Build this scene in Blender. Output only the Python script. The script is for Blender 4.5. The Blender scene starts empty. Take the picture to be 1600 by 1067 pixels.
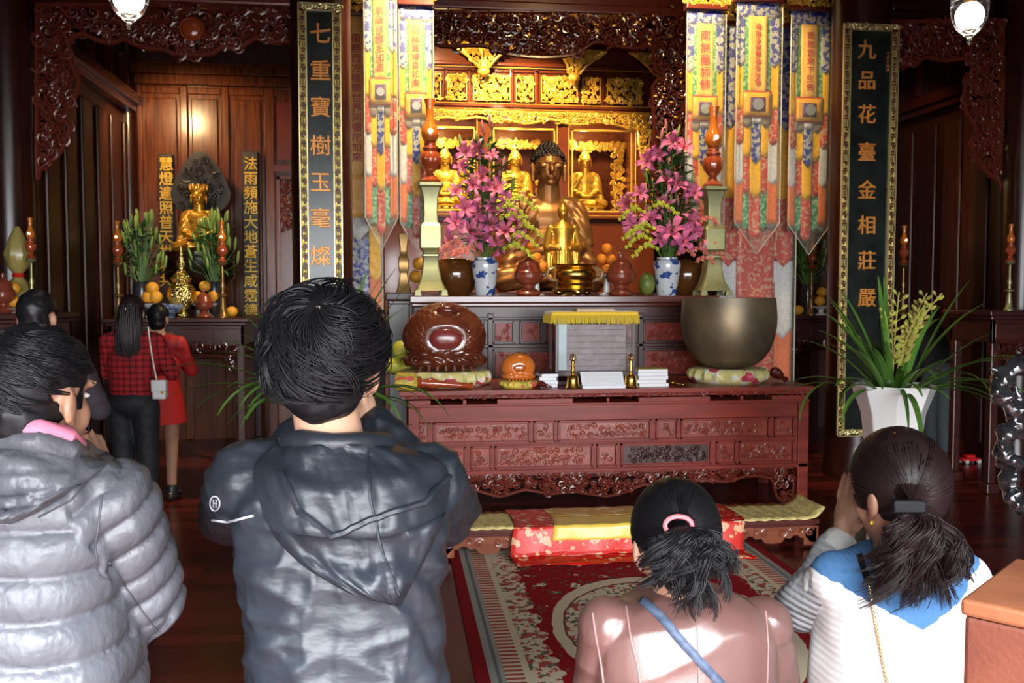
import bpy, bmesh, math, random
import numpy as np
from mathutils import Vector, Matrix, noise
R = random.Random(7)
scene = bpy.context.scene
COL = scene.collection
# ---------------------------------------------------------------- camera
F = 1450.0; CX, CY = 800.0, 533.5
CAM = Vector((0, 0, 1.6)); YAW = math.radians(7.2); PITCH = math.radians(3.08)
cam_d = bpy.data.cameras.new('camera'); cam = bpy.data.objects.new('camera', cam_d); COL.objects.link(cam)
cam_d.sensor_width = 36.0; cam_d.lens = 36.0 * F / 1600.0; cam_d.clip_start = 0.05
cam.location = CAM; cam.rotation_euler = (math.pi / 2 - PITCH, 0, -YAW)
scene.camera = cam
cam_d.dof.use_dof = False
FW = Vector((math.sin(YAW) * math.cos(PITCH), math.cos(YAW) * math.cos(PITCH), -math.sin(PITCH)))
RT = Vector((math.cos(YAW), -math.sin(YAW), 0)); UP = RT.cross(FW)
def at(px, py, Y):
    d = FW + RT * ((px - CX) / F) + UP * ((CY - py) / F)
    return CAM + d * (Y / d.y)
def fl(px, py, z=0.0):
    d = FW + RT * ((px - CX) / F) + UP * ((CY - py) / F)
    return CAM + d * ((z - CAM.z) / d.z)
def X_(px, Y): return at(px, 455, Y).x
def Z_(py, Y, px=800): return at(px, py, Y).z
# ---------------------------------------------------------------- world, light, exposure
vs = scene.view_settings
vs.view_transform = 'Standard'; vs.look = 'None'; vs.gamma = 1.0; vs.use_curve_mapping = False
vs.exposure = 0.15
w = bpy.data.worlds.new('world'); scene.world = w; w.use_nodes = True
w.node_tree.nodes['Background'].inputs[0].default_value = (0.62, 0.78, 1.0, 1)
w.node_tree.nodes['Background'].inputs[1].default_value = 0.35
scene.cycles.max_bounces = 6; scene.cycles.diffuse_bounces = 3; scene.cycles.glossy_bounces = 3
scene.cycles.transmission_bounces = 6; scene.cycles.transparent_max_bounces = 12
scene.cycles.sample_clamp_indirect = 4.0; scene.cycles.caustics_reflective = False; scene.cycles.caustics_refractive = False
def area(name, loc, target, sx, sy, power, col):
    l = bpy.data.lights.new(name, 'AREA'); l.shape = 'RECTANGLE'; l.size = sx; l.size_y = sy; l.energy = power; l.color = col
    o = bpy.data.objects.new(name, l); COL.objects.link(o); o.location = loc
    o.rotation_euler = (Vector(target) - Vector(loc)).to_track_quat('-Z', 'Y').to_euler(); return o
def spot(name, loc, target, power, col, ang=60, rad=0.05, blend=0.5):
    l = bpy.data.lights.new(name, 'SPOT'); l.energy = power; l.color = col; l.spot_size = math.radians(ang); l.spot_blend = blend; l.shadow_soft_size = rad
    o = bpy.data.objects.new(name, l); COL.objects.link(o); o.location = loc
    o.rotation_euler = (Vector(target) - Vector(loc)).to_track_quat('-Z', 'Y').to_euler(); return o
def point(name, loc, power, col, rad=0.05):
    l = bpy.data.lights.new(name, 'POINT'); l.energy = power; l.color = col; l.shadow_soft_size = rad
    o = bpy.data.objects.new(name, l); COL.objects.link(o); o.location = loc; return o
WARM = (1.0, 0.66, 0.30)
area('daylight_horizon', (0.9, -25, 5.6), (0.9, 3.0, 1.2), 30, 11, 19000, (0.94, 0.97, 1.0))
area('daylight_sky', (0.9, -7.5, 8.1), (0.9, 2.0, 0.7), 11, 3.0, 15500, (0.90, 0.95, 1.0))
area('daylight_door', (0.7, -0.95, 1.3), (0.7, 6, 1.0), 5.0, 2.2, 18, (0.80, 0.90, 1.0))
# halogen spots over the altar and chapels, plus an added fill on the centre arch
spot('altar_spot', (1.1, 9.75, 4.7), (1.75, 11.3, 2.9), 620, WARM, 75, 0.03)
spot('altar_spot', (0.3, 9.75, 4.6), (1.0, 11.3, 3.0), 260, WARM, 90, 0.03)
spot('altar_spot', (1.5, 7.6, 4.7), (1.75, 9.6, 2.2), 260, WARM, 60, 0.05)
spot('banner_spot', (0.55, 7.25, 4.6), (-0.05, 8.25, 2.6), 430, (1.0, .78, .42), 80, 0.05)
spot('arch_fill', (1.7, 7.3, 4.6), (1.8, 9.3, 3.5), 110, WARM, 95, 0.05)  # added warm fill to brighten the dark arch, not a known lamp
spot('banner_spot', (2.2, 7.2, 4.6), (3.1, 8.3, 2.9), 260, (1.0, .78, .42), 80, 0.05)
spot('chapel_spot', (X_(312, 9.6) - .42, 9.15, 3.6), (X_(312, 10.4), 10.3, 2.6), 85, WARM, 120, 0.05)
spot('chapel_spot', (X_(1330, 9.3), 8.6, 3.9), (X_(1330, 10.4), 10, 2.0), 18, WARM, 110, 0.05)

# ---------------------------------------------------------------- materials
MATS = {}
def nt(m): return m.node_tree.nodes, m.node_tree.links
def mat(name, col, rough=0.5, metal=0.0, spec=0.5, **k):
    if name in MATS: return MATS[name]
    m = bpy.data.materials.new(name); m.use_nodes = True; n, l = nt(m); b = n['Principled BSDF']
    b.inputs['Base Color'].default_value = (*col, 1); b.inputs['Roughness'].default_value = rough
    b.inputs['Metallic'].default_value = metal; b.inputs['Specular IOR Level'].default_value = spec
    if 'coat' in k: b.inputs['Coat Weight'].default_value = k['coat']; b.inputs['Coat Roughness'].default_value = k.get('coat_rough', .12)
    if 'sss' in k: b.inputs['Subsurface Weight'].default_value = k['sss']; b.inputs['Subsurface Scale'].default_value = .01; b.inputs['Subsurface Radius'].default_value = (1, .35, .2)
    if 'emit' in k: b.inputs['Emission Color'].default_value = (*k['emit'], 1); b.inputs['Emission Strength'].default_value = k.get('power', 1)
    if 'trans' in k: b.inputs['Transmission Weight'].default_value = k['trans']
    if 'sheen' in k: b.inputs['Sheen Weight'].default_value = k['sheen']
    sc = k.get('scale'); 
    tc = None
    if 'col2' in k or 'bump' in k:
        tc = n.new('ShaderNodeTexCoord'); mp = n.new('ShaderNodeMapping'); mp.inputs['Scale'].default_value = k.get('stretch', (1, 1, 1))
        l.new(tc.outputs['Object'], mp.inputs[0])
    if 'col2' in k:
        t = n.new('ShaderNodeTexNoise'); t.inputs['Scale'].default_value = k.get('scale', 8); t.inputs['Detail'].default_value = k.get('detail', 4)
        l.new(mp.outputs[0], t.inputs['Vector'])
        r = n.new('ShaderNodeValToRGB'); r.color_ramp.elements[0].position = k.get('p0', .35); r.color_ramp.elements[1].position = k.get('p1', .65)
        r.color_ramp.elements[0].color = (*col, 1); r.color_ramp.elements[1].color = (*k['col2'], 1)
        l.new(t.outputs['Fac'], r.inputs[0]); l.new(r.outputs[0], b.inputs['Base Color'])
    if 'bump' in k:
        t = n.new('ShaderNodeTexNoise'); t.inputs['Scale'].default_value = k.get('bscale', 40); t.inputs['Detail'].default_value = 3
        l.new(mp.outputs[0], t.inputs['Vector'])
        bp = n.new('ShaderNodeBump'); bp.inputs['Strength'].default_value = k['bump']; bp.inputs['Distance'].default_value = k.get('bdist', .005)
        l.new(t.outputs['Fac'], bp.inputs['Height']); l.new(bp.outputs[0], b.inputs['Normal'])
    MATS[name] = m; return m
W_DARK = mat('dark_lacquered_wood', (.040, .0075, .0045), .28, col2=(.016, .004, .003), scale=5, stretch=(6, 6, .6), spec=.5)
W_WALL = mat('panel_wood', (.060, .013, .006), .42, col2=(.028, .007, .004), scale=4, stretch=(7, 7, .5))
W_CHAP = mat('chapel_wall_wood', (.17, .047, .017), .24, col2=(.085, .022, .009), scale=4, stretch=(9, 9, .6))
W_CARV = mat('carved_wood', (.15, .024, .013), .30, coat=.25)
W_CARVD = mat('carved_wood_dark', (.055, .010, .007), .22, coat=.5)
W_TAB = mat('table_wood', (.26, .038, .024), .36, col2=(.17, .025, .017), scale=3.5, stretch=(.8, 6, 6), spec=.3)
W_TABP = mat('table_panel_wood', (.30, .055, .028), .34, col2=(.19, .030, .018), scale=3, stretch=(.8, 6, 6), coat=.15)
W_TABD = mat('table_panel_dark', (.06, .013, .010), .38, col2=(.035, .009, .007), scale=3, stretch=(.8, 6, 6), coat=.05)
W_BENCH = mat('bench_wood', (.19, .045, .022), .3, col2=(.28, .08, .035), scale=4, stretch=(.8, 6, 6), coat=.3)
W_BOX = mat('worn_box_wood', (.15, .042, .022), .5, col2=(.09, .022, .014), scale=3, stretch=(2, 2, 2), bump=.2, bscale=60)
GOLD = mat('gilding', (.90, .54, .09), .38, .55, bump=.3, bscale=90, bdist=.003)
GOLDL = mat('pale_gilding', (.85, .74, .36), .38, .85, bump=.3, bscale=90, bdist=.003)
GOLDTXT = mat('gold_paint', (.82, .50, .06), .42, .35)
GOLDST = mat('gold_leaf_statue', (.95, .60, .08), .34, .6)
GOLDAMB = mat('aged_gold_statue', (.72, .36, .05), .28, .75)
BRONZE = mat('bronze_buddha', (.33, .15, .05), .36, .6)
BLACKH = mat('black_hair_bronze', (.018, .012, .010), .4, .2)
CENSER = mat('brass_censer', (.80, .48, .10), .26, 1.0)
GBRASS = mat('greenish_brass', (.44, .42, .20), .42, .7, col2=(.34, .34, .18), scale=6)
DBRASS = mat('dull_brass', (.36, .22, .08), .38, .8)
LAMPWOOD = mat('turned_red_wood', (.36, .062, .018), .2, coat=1)
LAMPTOP = mat('turned_amber_wood', (.62, .16, .02), .18, coat=1)
def vividm(name, col, r=.6, **k): return mat(name, col, r, 0, .3, **k)
# ---------------------------------------------------------------- helpers
class MB:
    def __init__(s): s.v = []; s.f = []; s.mi = []; s.m = 0
    def add(s, vs_, fs):
        o = len(s.v); s.v.extend([tuple(p) for p in vs_]); s.f.extend([tuple(i + o for i in f) for f in fs]); s.mi.extend([s.m] * len(fs)); return s
    def box(s, x0, x1, y0, y1, z0, z1):
        v = [(x0, y0, z0), (x1, y0, z0), (x1, y1, z0), (x0, y1, z0), (x0, y0, z1), (x1, y0, z1), (x1, y1, z1), (x0, y1, z1)]
        return s.add(v, [(0, 3, 2, 1), (4, 5, 6, 7), (0, 1, 5, 4), (1, 2, 6, 5), (2, 3, 7, 6), (3, 0, 4, 7)])
    def obox(s, c, hx, hy, hz, rot):
        v = [Vector(c) + rot @ Vector((a * hx, b * hy, d * hz)) for a, b, d in [(-1, -1, -1), (1, -1, -1), (1, 1, -1), (-1, 1, -1), (-1, -1, 1), (1, -1, 1), (1, 1, 1), (-1, 1, 1)]]
        return s.add(v, [(0, 3, 2, 1), (4, 5, 6, 7), (0, 1, 5, 4), (1, 2, 6, 5), (2, 3, 7, 6), (3, 0, 4, 7)])
    def lathe(s, cx, cy, prof, n=28, z0=0.0, sq=None, sy=1.0, flute=None):
        vs_ = []; m = len(prof)
        for (r, z) in prof:
            for i in range(n):
                a = 2 * math.pi * i / n; rr = r
                if sq: rr = r / max(abs(math.cos(a + sq)), abs(math.sin(a + sq)))**1.0
                if flute and flute[0] <= z <= flute[1]: rr = r * (1 + .045 * math.cos(a * flute[2]))
                vs_.append((cx + rr * math.cos(a), cy + rr * math.sin(a) * sy, z0 + z))
        fs = []
        for j in range(m - 1):
            for i in range(n):
                a = j * n + i; b = j * n + (i + 1) % n; fs.append((a, b, b + n, a + n))
        if prof[0][0] > 1e-4: fs.append(tuple(range(n - 1, -1, -1)))
        if prof[-1][0] > 1e-4: fs.append(tuple(range((m - 1) * n, m * n)))
        return s.add(vs_, fs)
    def sqlathe(s, cx, cy, prof, z0=0.0, ch=0.0):
        vs_ = []
        for (r, z) in prof:
            c = r * .12
            for (a, b) in [(-r, -r + c), (-r + c, -r), (r - c, -r), (r, -r + c), (r, r - c), (r - c, r), (-r + c, r), (-r, r - c)]: vs_.append((cx + a, cy + b, z0 + z))
        n = 8; m = len(prof); fs = []
        for j in range(m - 1):
            for i in range(n):
                a = j * n + i; b = j * n + (i + 1) % n; fs.append((a, b, b + n, a + n))
        fs.append(tuple(range(n - 1, -1, -1))); fs.append(tuple(range((m - 1) * n, m * n)))
        return s.add(vs_, fs)
    def tube(s, pts, r, n=6, flat=1.0, cap=True, nrm=None):
        pts = [Vector(p) for p in pts]; m = len(pts)
        if m < 2: return s
        rs = r if isinstance(r, (list, tuple)) else [r] * m
        t0 = (pts[1] - pts[0]).normalized()
        ref = Vector(nrm) if nrm else (Vector((0, 0, 1)) if abs(t0.z) < .9 else Vector((0, 1, 0)))
        u = t0.cross(ref).normalized(); vs_ = []
        for i, p in enumerate(pts):
            t = (pts[min(i + 1, m - 1)] - pts[max(i - 1, 0)])
            if t.length < 1e-9: t = t0.copy()
            t.normalize(); u = (u - t * u.dot(t))
            if u.length < 1e-6: u = t.orthogonal()
            u.normalize(); w_ = t.cross(u)
            for k in range(n):
                a = 2 * math.pi * k / n; vs_.append(p + (u * math.cos(a) + w_ * math.sin(a) * flat) * rs[i])
        fs = []
        for j in range(m - 1):
            for i in range(n):
                a = j * n + i; b = j * n + (i + 1) % n; fs.append((a, b, b + n, a + n))
        if cap: fs.append(tuple(range(n - 1, -1, -1))); fs.append(tuple(range((m - 1) * n, m * n)))
        return s.add(vs_, fs)
    def ell(s, c, r, rot=None, nu=16, nv=10):
        if not isinstance(r, (list, tuple)): r = (r, r, r)
        vs_ = []; c = Vector(c)
        for j in range(1, nv):
            ph = math.pi * j / nv
            for i in range(nu):
                a = 2 * math.pi * i / nu; p = Vector((r[0] * math.sin(ph) * math.cos(a), r[1] * math.sin(ph) * math.sin(a), r[2] * math.cos(ph)))
                if rot: p = rot @ p
                vs_.append(c + p)
        t = Vector((0, 0, r[2])); 
        if rot: t = rot @ t
        vs_.append(c + t); vs_.append(c - t); T = len(vs_) - 2; fs = []
        for j in range(nv - 2):
            for i in range(nu):
                a = j * nu + i; b = j * nu + (i + 1) % nu; fs.append((a, a + nu, b + nu, b))
        for i in range(nu):
            fs.append((T, i, (i + 1) % nu)); b = (nv - 2) * nu; fs.append((T + 1, b + (i + 1) % nu, b + i))
        return s.add(vs_, fs)
    def cap(s, a, b, ra, rb=None, n=12):
        rb = ra if rb is None else rb; a = Vector(a); b = Vector(b)
        s.tube([a, b], [ra, rb], n); s.ell(a, ra, nu=n, nv=8); s.ell(b, rb, nu=n, nv=8); return s
    def prism(s, out, y0, y1):
        n = len(out); vs_ = [(x, y0, z) for x, z in out] + [(x, y1, z) for x, z in out]
        fs = [tuple(range(n)), tuple(range(2 * n - 1, n - 1, -1))] + [(i, i + n, (i + 1) % n + n, (i + 1) % n) for i in range(n)]
        return s.add(vs_, fs)
    def sheet(s, P):  # P: rows x cols of points
        m = len(P); n = len(P[0]); return s.add([p for r_ in P for p in r_], [(j * n + i, j * n + i + 1, (j + 1) * n + i + 1, (j + 1) * n + i) for j in range(m - 1) for i in range(n - 1)])
    def build(s, name, m, parent=None, origin=None, bevel=0, smooth=45, solid=0, sub=0):
        me = bpy.data.meshes.new(name)
        if origin is None: origin = parent['_o'] if (parent is not None and '_o' in parent) else (0, 0, 0)
        ox, oy, oz = origin
        me.from_pydata([(x - ox, y - oy, z - oz) for x, y, z in s.v], [], s.f)
        ms = m if isinstance(m, (list, tuple)) else [m]
        for q in ms: me.materials.append(q)
        if len(ms) > 1: me.polygons.foreach_set('material_index', s.mi)
        if smooth:
            me.polygons.foreach_set('use_smooth', [True] * len(me.polygons))
            if smooth < 180: me.set_sharp_from_angle(angle=math.radians(smooth))
        me.update()
        return link(name, me, parent, origin, bevel, solid, sub)
def link(name, me, parent, origin=None, bevel=0, solid=0, sub=0):
    o = bpy.data.objects.new(name, me); COL.objects.link(o)
    if parent is not None: o.parent = parent; o['_o'] = tuple(parent['_o']) if origin is None else tuple(origin)
    else:
        o.location = origin or (0, 0, 0); o['_o'] = tuple(origin or (0, 0, 0))
    if solid: q = o.modifiers.new('s', 'SOLIDIFY'); q.thickness = solid; q.offset = 0
    if bevel: q = o.modifiers.new('b', 'BEVEL'); q.width = bevel; q.segments = 2; q.limit_method = 'ANGLE'
    if sub: q = o.modifiers.new('u', 'SUBSURF'); q.levels = sub; q.render_levels = sub
    return o
def thing(name, label, cat, loc, group=None):
    o = bpy.data.objects.new(name, None); COL.objects.link(o); o.location = loc; o['_o'] = tuple(loc); o.empty_display_size = .1
    o['label'] = label; o['category'] = cat
    if group: o['group'] = group
    return o
def tag(o, label=None, cat=None, group=None, kind=None):
    if label: o['label'] = label
    if cat: o['category'] = cat
    if group: o['group'] = group
    if kind: o['kind'] = kind
    return o
def struct(o): o['kind'] = 'structure'; return o
def dup(o, loc, label=None, group=None, scale=None, rz=None):
    r_ = o.copy(); COL.objects.link(r_); r_.location = loc
    if label: r_['label'] = label
    if group: r_['group'] = group
    if scale: r_.scale = (scale,) * 3 if not isinstance(scale, tuple) else scale
    if rz is not None: r_.rotation_euler.z = rz
    for ch in [c for c in bpy.data.objects if c.parent == o]:
        c = ch.copy(); COL.objects.link(c); c.parent = r_
        for g in [q for q in bpy.data.objects if q.parent == ch]:
            d = g.copy(); COL.objects.link(d); d.parent = c
    return r_
def remesh(mb, voxel, smooth=3, fac=.5):
    me = bpy.data.meshes.new('t'); me.from_pydata(mb.v, [], mb.f); me.update()
    bm = bmesh.new(); bm.from_mesh(me); bmesh.ops.recalc_face_normals(bm, faces=bm.faces); bm.to_mesh(me); bm.free()
    o = bpy.data.objects.new('t', me); COL.objects.link(o)
    q = o.modifiers.new('r', 'REMESH'); q.mode = 'VOXEL'; q.voxel_size = voxel
    if smooth: q = o.modifiers.new('s', 'SMOOTH'); q.iterations = smooth; q.factor = fac
    dg = bpy.context.evaluated_depsgraph_get(); ev = o.evaluated_get(dg); m2 = bpy.data.meshes.new_from_object(ev)
    bpy.data.objects.remove(o); bpy.data.meshes.remove(me)
    n = len(m2.vertices); V = np.empty(n * 3); m2.vertices.foreach_get('co', V); V = V.reshape(-1, 3)
    Nn = np.empty(n * 3); m2.vertices.foreach_get('normal', Nn); Nn = Nn.reshape(-1, 3)
    Fs = [tuple(p.vertices) for p in m2.polygons]; bpy.data.meshes.remove(m2)
    return V, Nn, Fs
def blob(name, mb, voxel, m, parent, smooth=3, disp=None, origin=None, matfn=None, fac=.5):
    V, Nn, Fs = remesh(mb, voxel, smooth, fac)
    if disp is not None: V = V + Nn * np.asarray(disp(V, Nn)).reshape(-1, 1)
    b = MB(); b.v = [tuple(p) for p in V]; b.f = Fs
    if matfn is not None:
        Fc = np.array([V[list(f)].mean(axis=0) for f in Fs]); b.mi = [int(i) for i in matfn(Fc)]
    else: b.mi = [0] * len(Fs)
    return b.build(name, m, parent, origin=origin, smooth=180)
def text(name, body, size, loc, m, parent=None, extrude=.004, line=1.0, bold=.0, rot=(math.pi / 2, 0, 0), sx=1.0):
    cu = bpy.data.curves.new('t', 'FONT'); cu.body = body; cu.size = size; cu.extrude = extrude; cu.align_x = 'CENTER'; cu.align_y = 'CENTER'
    cu.space_line = line; cu.bevel_depth = bold * .62; cu.bevel_resolution = 0; cu.resolution_u = 2
    o = bpy.data.objects.new('t', cu); COL.objects.link(o); bpy.context.view_layer.update()
    dg = bpy.context.evaluated_depsgraph_get(); me = bpy.data.meshes.new_from_object(o.evaluated_get(dg))
    bpy.data.objects.remove(o)
    me.transform(Matrix.Diagonal((sx, 1, 1, 1)))
    me.transform(Matrix.Translation(loc) @ Matrix.Rotation(rot[2], 4, 'Z') @ Matrix.Rotation(rot[0], 4, 'X'))
    if parent is not None:
        me.transform(Matrix.Translation(-Vector(parent['_o'])))
    me.materials.clear(); me.materials.append(m)
    return link(name, me, parent)
def spiral(mb, cx, cz, Rr, y, turns, sgn, a0, r, n=5, seg=14, ydep=0.0):
    pts = []
    for i in range(seg + 1):
        t = i / seg; rr = Rr * (1 - t * .82); a = a0 + sgn * 2 * math.pi * turns * t
        pts.append((cx + rr * math.cos(a), y - ydep * t, cz + rr * math.sin(a)))
    mb.tube(pts, [r * (1 - .3 * i / seg) for i in range(seg + 1)], n, nrm=(0, 1, 0)); mb.ell(pts[-1], r * 1.3, nu=6, nv=4)
def scrolls(mb, inside, bb, cell, y, r, seed=1, layers=1, conn=True, seg=12, asp=1.0):
    q = random.Random(seed); pts = []
    x = bb[0]; row = 0
    nz = max(1, int((bb[3] - bb[1]) / (cell * .86))); nx = max(1, int((bb[2] - bb[0]) / cell))
    for j in range(nz + 1):
        for i in range(nx + 1):
            px = bb[0] + (i + .5 * (j % 2)) * (bb[2] - bb[0]) / nx + q.uniform(-.18, .18) * cell
            pz = bb[1] + (j + .3) * (bb[3] - bb[1]) / (nz + .6) + q.uniform(-.18, .18) * cell
            if inside(px, pz): pts.append((px, pz))
    for k, (px, pz) in enumerate(pts):
        sg = q.choice((-1, 1)); spiral(mb, px, pz, cell * q.uniform(.48, .62), y - q.uniform(0, r * 1.2), q.uniform(1.1, 1.6), sg, q.uniform(0, 6.28), r, seg=seg, ydep=r * .8)
        if conn:
            near = sorted(pts, key=lambda p: (p[0] - px)**2 + (p[1] - pz)**2)[1:3]
            for nb in near[:1 + (k % 2)]:
                mx = (px + nb[0]) / 2 + q.uniform(-.25, .25) * cell; mz = (pz + nb[1]) / 2 + q.uniform(-.25, .25) * cell
                P = [((1 - t)**2 * px + 2 * t * (1 - t) * mx + t * t * nb[0], y, (1 - t)**2 * pz + 2 * t * (1 - t) * mz + t * t * nb[1]) for t in (0, .25, .5, .75, 1)]
                mb.tube(P, r * .8, 5, nrm=(0, 1, 0))
        if k % 3 == 0:
            a = q.uniform(0, 6.28)
            mb.ell((px + cell * .4 * math.cos(a), y - r, pz + cell * .4 * math.sin(a)), (r * 2.4, r, r * 1.2), Matrix.Rotation(a, 3, 'Y'), 6, 4)
def poly_inside(poly):
    def f(x, z):
        c = False; n = len(poly)
        for i in range(n):
            x1, z1 = poly[i]; x2, z2 = poly[(i + 1) % n]
            if (z1 > z) != (z2 > z) and x < (x2 - x1) * (z - z1) / (z2 - z1) + x1: c = not c
        return c
    return f
def fretpoly(mb, poly, cell, y, r, seed, border=True, layers=1, **k):
    xs = [p[0] for p in poly]; zs = [p[1] for p in poly]; ins = poly_inside(poly)
    scrolls(mb, ins, (min(xs), min(zs), max(xs), max(zs)), cell, y, r, seed, **k)
    if border: mb.tube([(x, y, z) for x, z in poly + [poly[0]]], r * 1.5, 6, nrm=(0, 1, 0))
def smoothpoly(pts, sub=4):
    out = []; n = len(pts)
    for i in range(n - 1):
        p0 = Vector(pts[max(i - 1, 0)]); p1 = Vector(pts[i]); p2 = Vector(pts[i + 1]); p3 = Vector(pts[min(i + 2, n - 1)])
        for s_ in range(sub):
            t = s_ / sub; out.append(tuple(.5 * ((2 * p1) + (p2 - p0) * t + (2 * p0 - 5 * p1 + 4 * p2 - p3) * t * t + (3 * p1 - p0 - 3 * p2 + p3) * t**3)))
    out.append(tuple(pts[-1])); return out
def fnoise(V, sc, seed=0.0):
    return np.array([noise.noise(Vector((p[0] * sc[0] + seed, p[1] * sc[1], p[2] * sc[2]))) for p in V])
# ---------------------------------------------------------------- the room
def planks():
    m = bpy.data.materials.new('floor_planks'); m.use_nodes = True; n, l = nt(m); b = n['Principled BSDF']
    tc = n.new('ShaderNodeTexCoord'); br = n.new('ShaderNodeTexBrick'); l.new(tc.outputs['Object'], br.inputs[0])
    br.inputs['Scale'].default_value = 1; br.inputs['Brick Width'].default_value = 1.1; br.inputs['Row Height'].default_value = .11
    br.inputs['Mortar Size'].default_value = .002; br.inputs['Color1'].default_value = (.15, .018, .012, 1); br.inputs['Color2'].default_value = (.035, .007, .006, 1); br.inputs['Mortar'].default_value = (.01, .003, .003, 1)
    t = n.new('ShaderNodeTexNoise'); mp = n.new('ShaderNodeMapping'); mp.inputs['Scale'].default_value = (.8, 9, 1); l.new(tc.outputs['Object'], mp.inputs[0]); l.new(mp.outputs[0], t.inputs[0]); t.inputs['Scale'].default_value = 4
    mx = n.new('ShaderNodeMix'); mx.data_type = 'RGBA'; mx.blend_type = 'OVERLAY'; mx.inputs[0].default_value = .55
    l.new(br.outputs[0], mx.inputs[6]); l.new(t.outputs[0], mx.inputs[7]); l.new(mx.outputs[2], b.inputs['Base Color'])
    b.inputs['Roughness'].default_value = .24; b.inputs['Specular IOR Level'].default_value = .5
    bp = n.new('ShaderNodeBump'); bp.inputs['Strength'].default_value = .12; bp.inputs['Distance'].default_value = .01; l.new(t.outputs[0], bp.inputs['Height']); l.new(bp.outputs[0], b.inputs['Normal'])
    return m
XL = X_(50, 7.6); XR = X_(1592, 7.6)
struct(MB().box(-6.5, 9.5, -3.2, 13, -.1, 0).build('floor', planks(), smooth=0))
struct(MB().box(-6.5, 9.5, -1.2, 13, 5.6, 5.7).build('ceiling', W_DARK, smooth=0))
struct(MB().box(-6.6, -6.5, -1.2, 13, 0, 5.6).build('wall_left', W_WALL, smooth=0))
struct(MB().box(9.5, 9.6, -1.2, 13, 0, 5.6).build('wall_right', W_WALL, smooth=0))
# front wall with the wide door opening the daylight comes through
o = MB().box(-6.5, -2.3, -1.15, -1.05, 0, 5.6).box(3.9, 9.5, -1.15, -1.05, 0, 5.6).box(-2.3, 3.9, -1.15, -1.05, 2.85, 5.6).build('wall_front', W_WALL, smooth=0); struct(o)
o = MB().box(-9, 11, -10, -3.2, -.12, -.02).build('bounce_ground', mat('pale_bounce', (.5, .49, .46), .8), smooth=0); struct(o)  # unseen pale ground outside, added to bounce daylight in low
YB = 10.4
bxr = X_(455, 10.4) + .35
# left chapel back wall: header beam, frame, three raised panels, right-hand lattice door
zb = lambda py: Z_(py, YB, 312)
b = MB(); b.box(XL, X_(600, YB), YB, YB + .1, 0, 5.6); struct(b.build('wall_back', W_WALL, smooth=0))
b = MB(); xa, xb2 = X_(217, YB), X_(560, YB)
b.box(xa - .03, xb2, YB - .16, YB, zb(137), zb(122)); b.box(xa - .06, xb2, YB - .2, YB, zb(122), zb(108)); b.box(xa, xb2, YB - .12, YB, zb(108), zb(100))
struct(b.build('trim_1', W_CHAP, bevel=.01, smooth=0))
t = struct(MB().box(xa, xb2, YB - .05, YB, 0, zb(137)).build('wall_chapel', W_CHAP, smooth=0))
b = MB()
cols = [217, 234, 289, 300, 353, 363, 418, 430, 447]
def railx(px0, px1, z0, z1, d=.09): b.box(X_(px0, YB), X_(px1, YB), YB - d, YB - .05, z0, z1)
railx(217, 231, 0, zb(137)); railx(289, 301, 0, zb(137)); railx(352, 364, 0, zb(137)); railx(418, 434, 0, zb(137))
for p0, p1 in ((231, 289), (301, 352), (364, 418), (434, 560)): railx(p0, p1, zb(150), zb(139)); railx(p0, p1, zb(560), zb(550))
struct(b.build('trim_2', W_CHAP, bevel=.012, smooth=0))
b = MB()
for p0, p1 in ((236, 284), (306, 347), (369, 413)): b.box(X_(p0, YB), X_(p1, YB), YB - .075, YB - .05, zb(545), zb(156))
struct(b.build('trim_3', W_CHAP, bevel=.02, smooth=0))
b = MB(); b.box(X_(438, YB), X_(470, YB), YB - .1, YB - .05, zb(250), zb(160)); b.box(X_(432, YB), X_(480, YB), YB - .12, YB - .05, zb(268), zb(258))
for z0, z1 in ((560, 275),):
    b.box(X_(436, YB), X_(441, YB), YB - .1, YB - .05, zb(z0), zb(z1)); b.box(X_(436, YB), X_(480, YB), YB - .1, YB - .05, zb(z1 + 5), zb(z1))
scrolls(b, lambda x, z: True, (X_(443, YB), zb(360), X_(470, YB), zb(282)), .06, YB - .06, .009, 5)
struct(b.build('trim_4', W_CARV, smooth=40))
# corner post + left side wall with cornice, transom lattice and plank seams
b = MB(); b.lathe(X_(206, YB - .1), YB - .12, [(.10, 0), (.10, 5.4)], 20); struct(b.build('trim_5', W_DARK))
def sidewall(X, sgn, y0, y1, name, tn):
    struct(MB().box(min(X, X - sgn * .1), max(X, X - sgn * .1), y0, y1, 0, 5.6).build(name, W_WALL, smooth=0))
    b = MB(); xx = lambda a, c: (min(X + sgn * a, X + sgn * c), max(X + sgn * a, X + sgn * c))
    zc = 3.55
    x0, x1 = xx(0, .16); b.box(x0, x1, y0, y1, zc, zc + .10); x0, x1 = xx(0, .11); b.box(x0, x1, y0, y1, zc - .07, zc)
    x0, x1 = xx(0, .05); b.box(x0, x1, y0, y1, zc + .10, zc + .16); b.box(x0, x1, y0, y1, zc + .50, zc + .54); b.box(x0, x1, y0, y1, zc + .95, zc + 1.0)
    x0, x1 = xx(0, .08)
    k = 0; y = y0 + .15
    while y < y1 - .1:
        b.box(x0, x1, y, y + .05, zc + .16, zc + .50); b.box(x0, x1, y + .27, y + .32, zc + .54, zc + .95); y += .54; k += 1
    struct(b.build(tn, W_CARVD, bevel=.006, smooth=0))
    b = MB(); x0, x1 = xx(0, .035); y = y0 + .1
    while y < y1 - .2:
        b.box(x0, x1, y + .05, y + .34, .7, zc - .2); b.box(x0, x1, y + .05, y + .34, .12, .6); y += .44
    struct(b.build(tn[:-1] + str(int(tn[-1]) + 1), W_WALL, bevel=.02, smooth=0))
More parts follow.
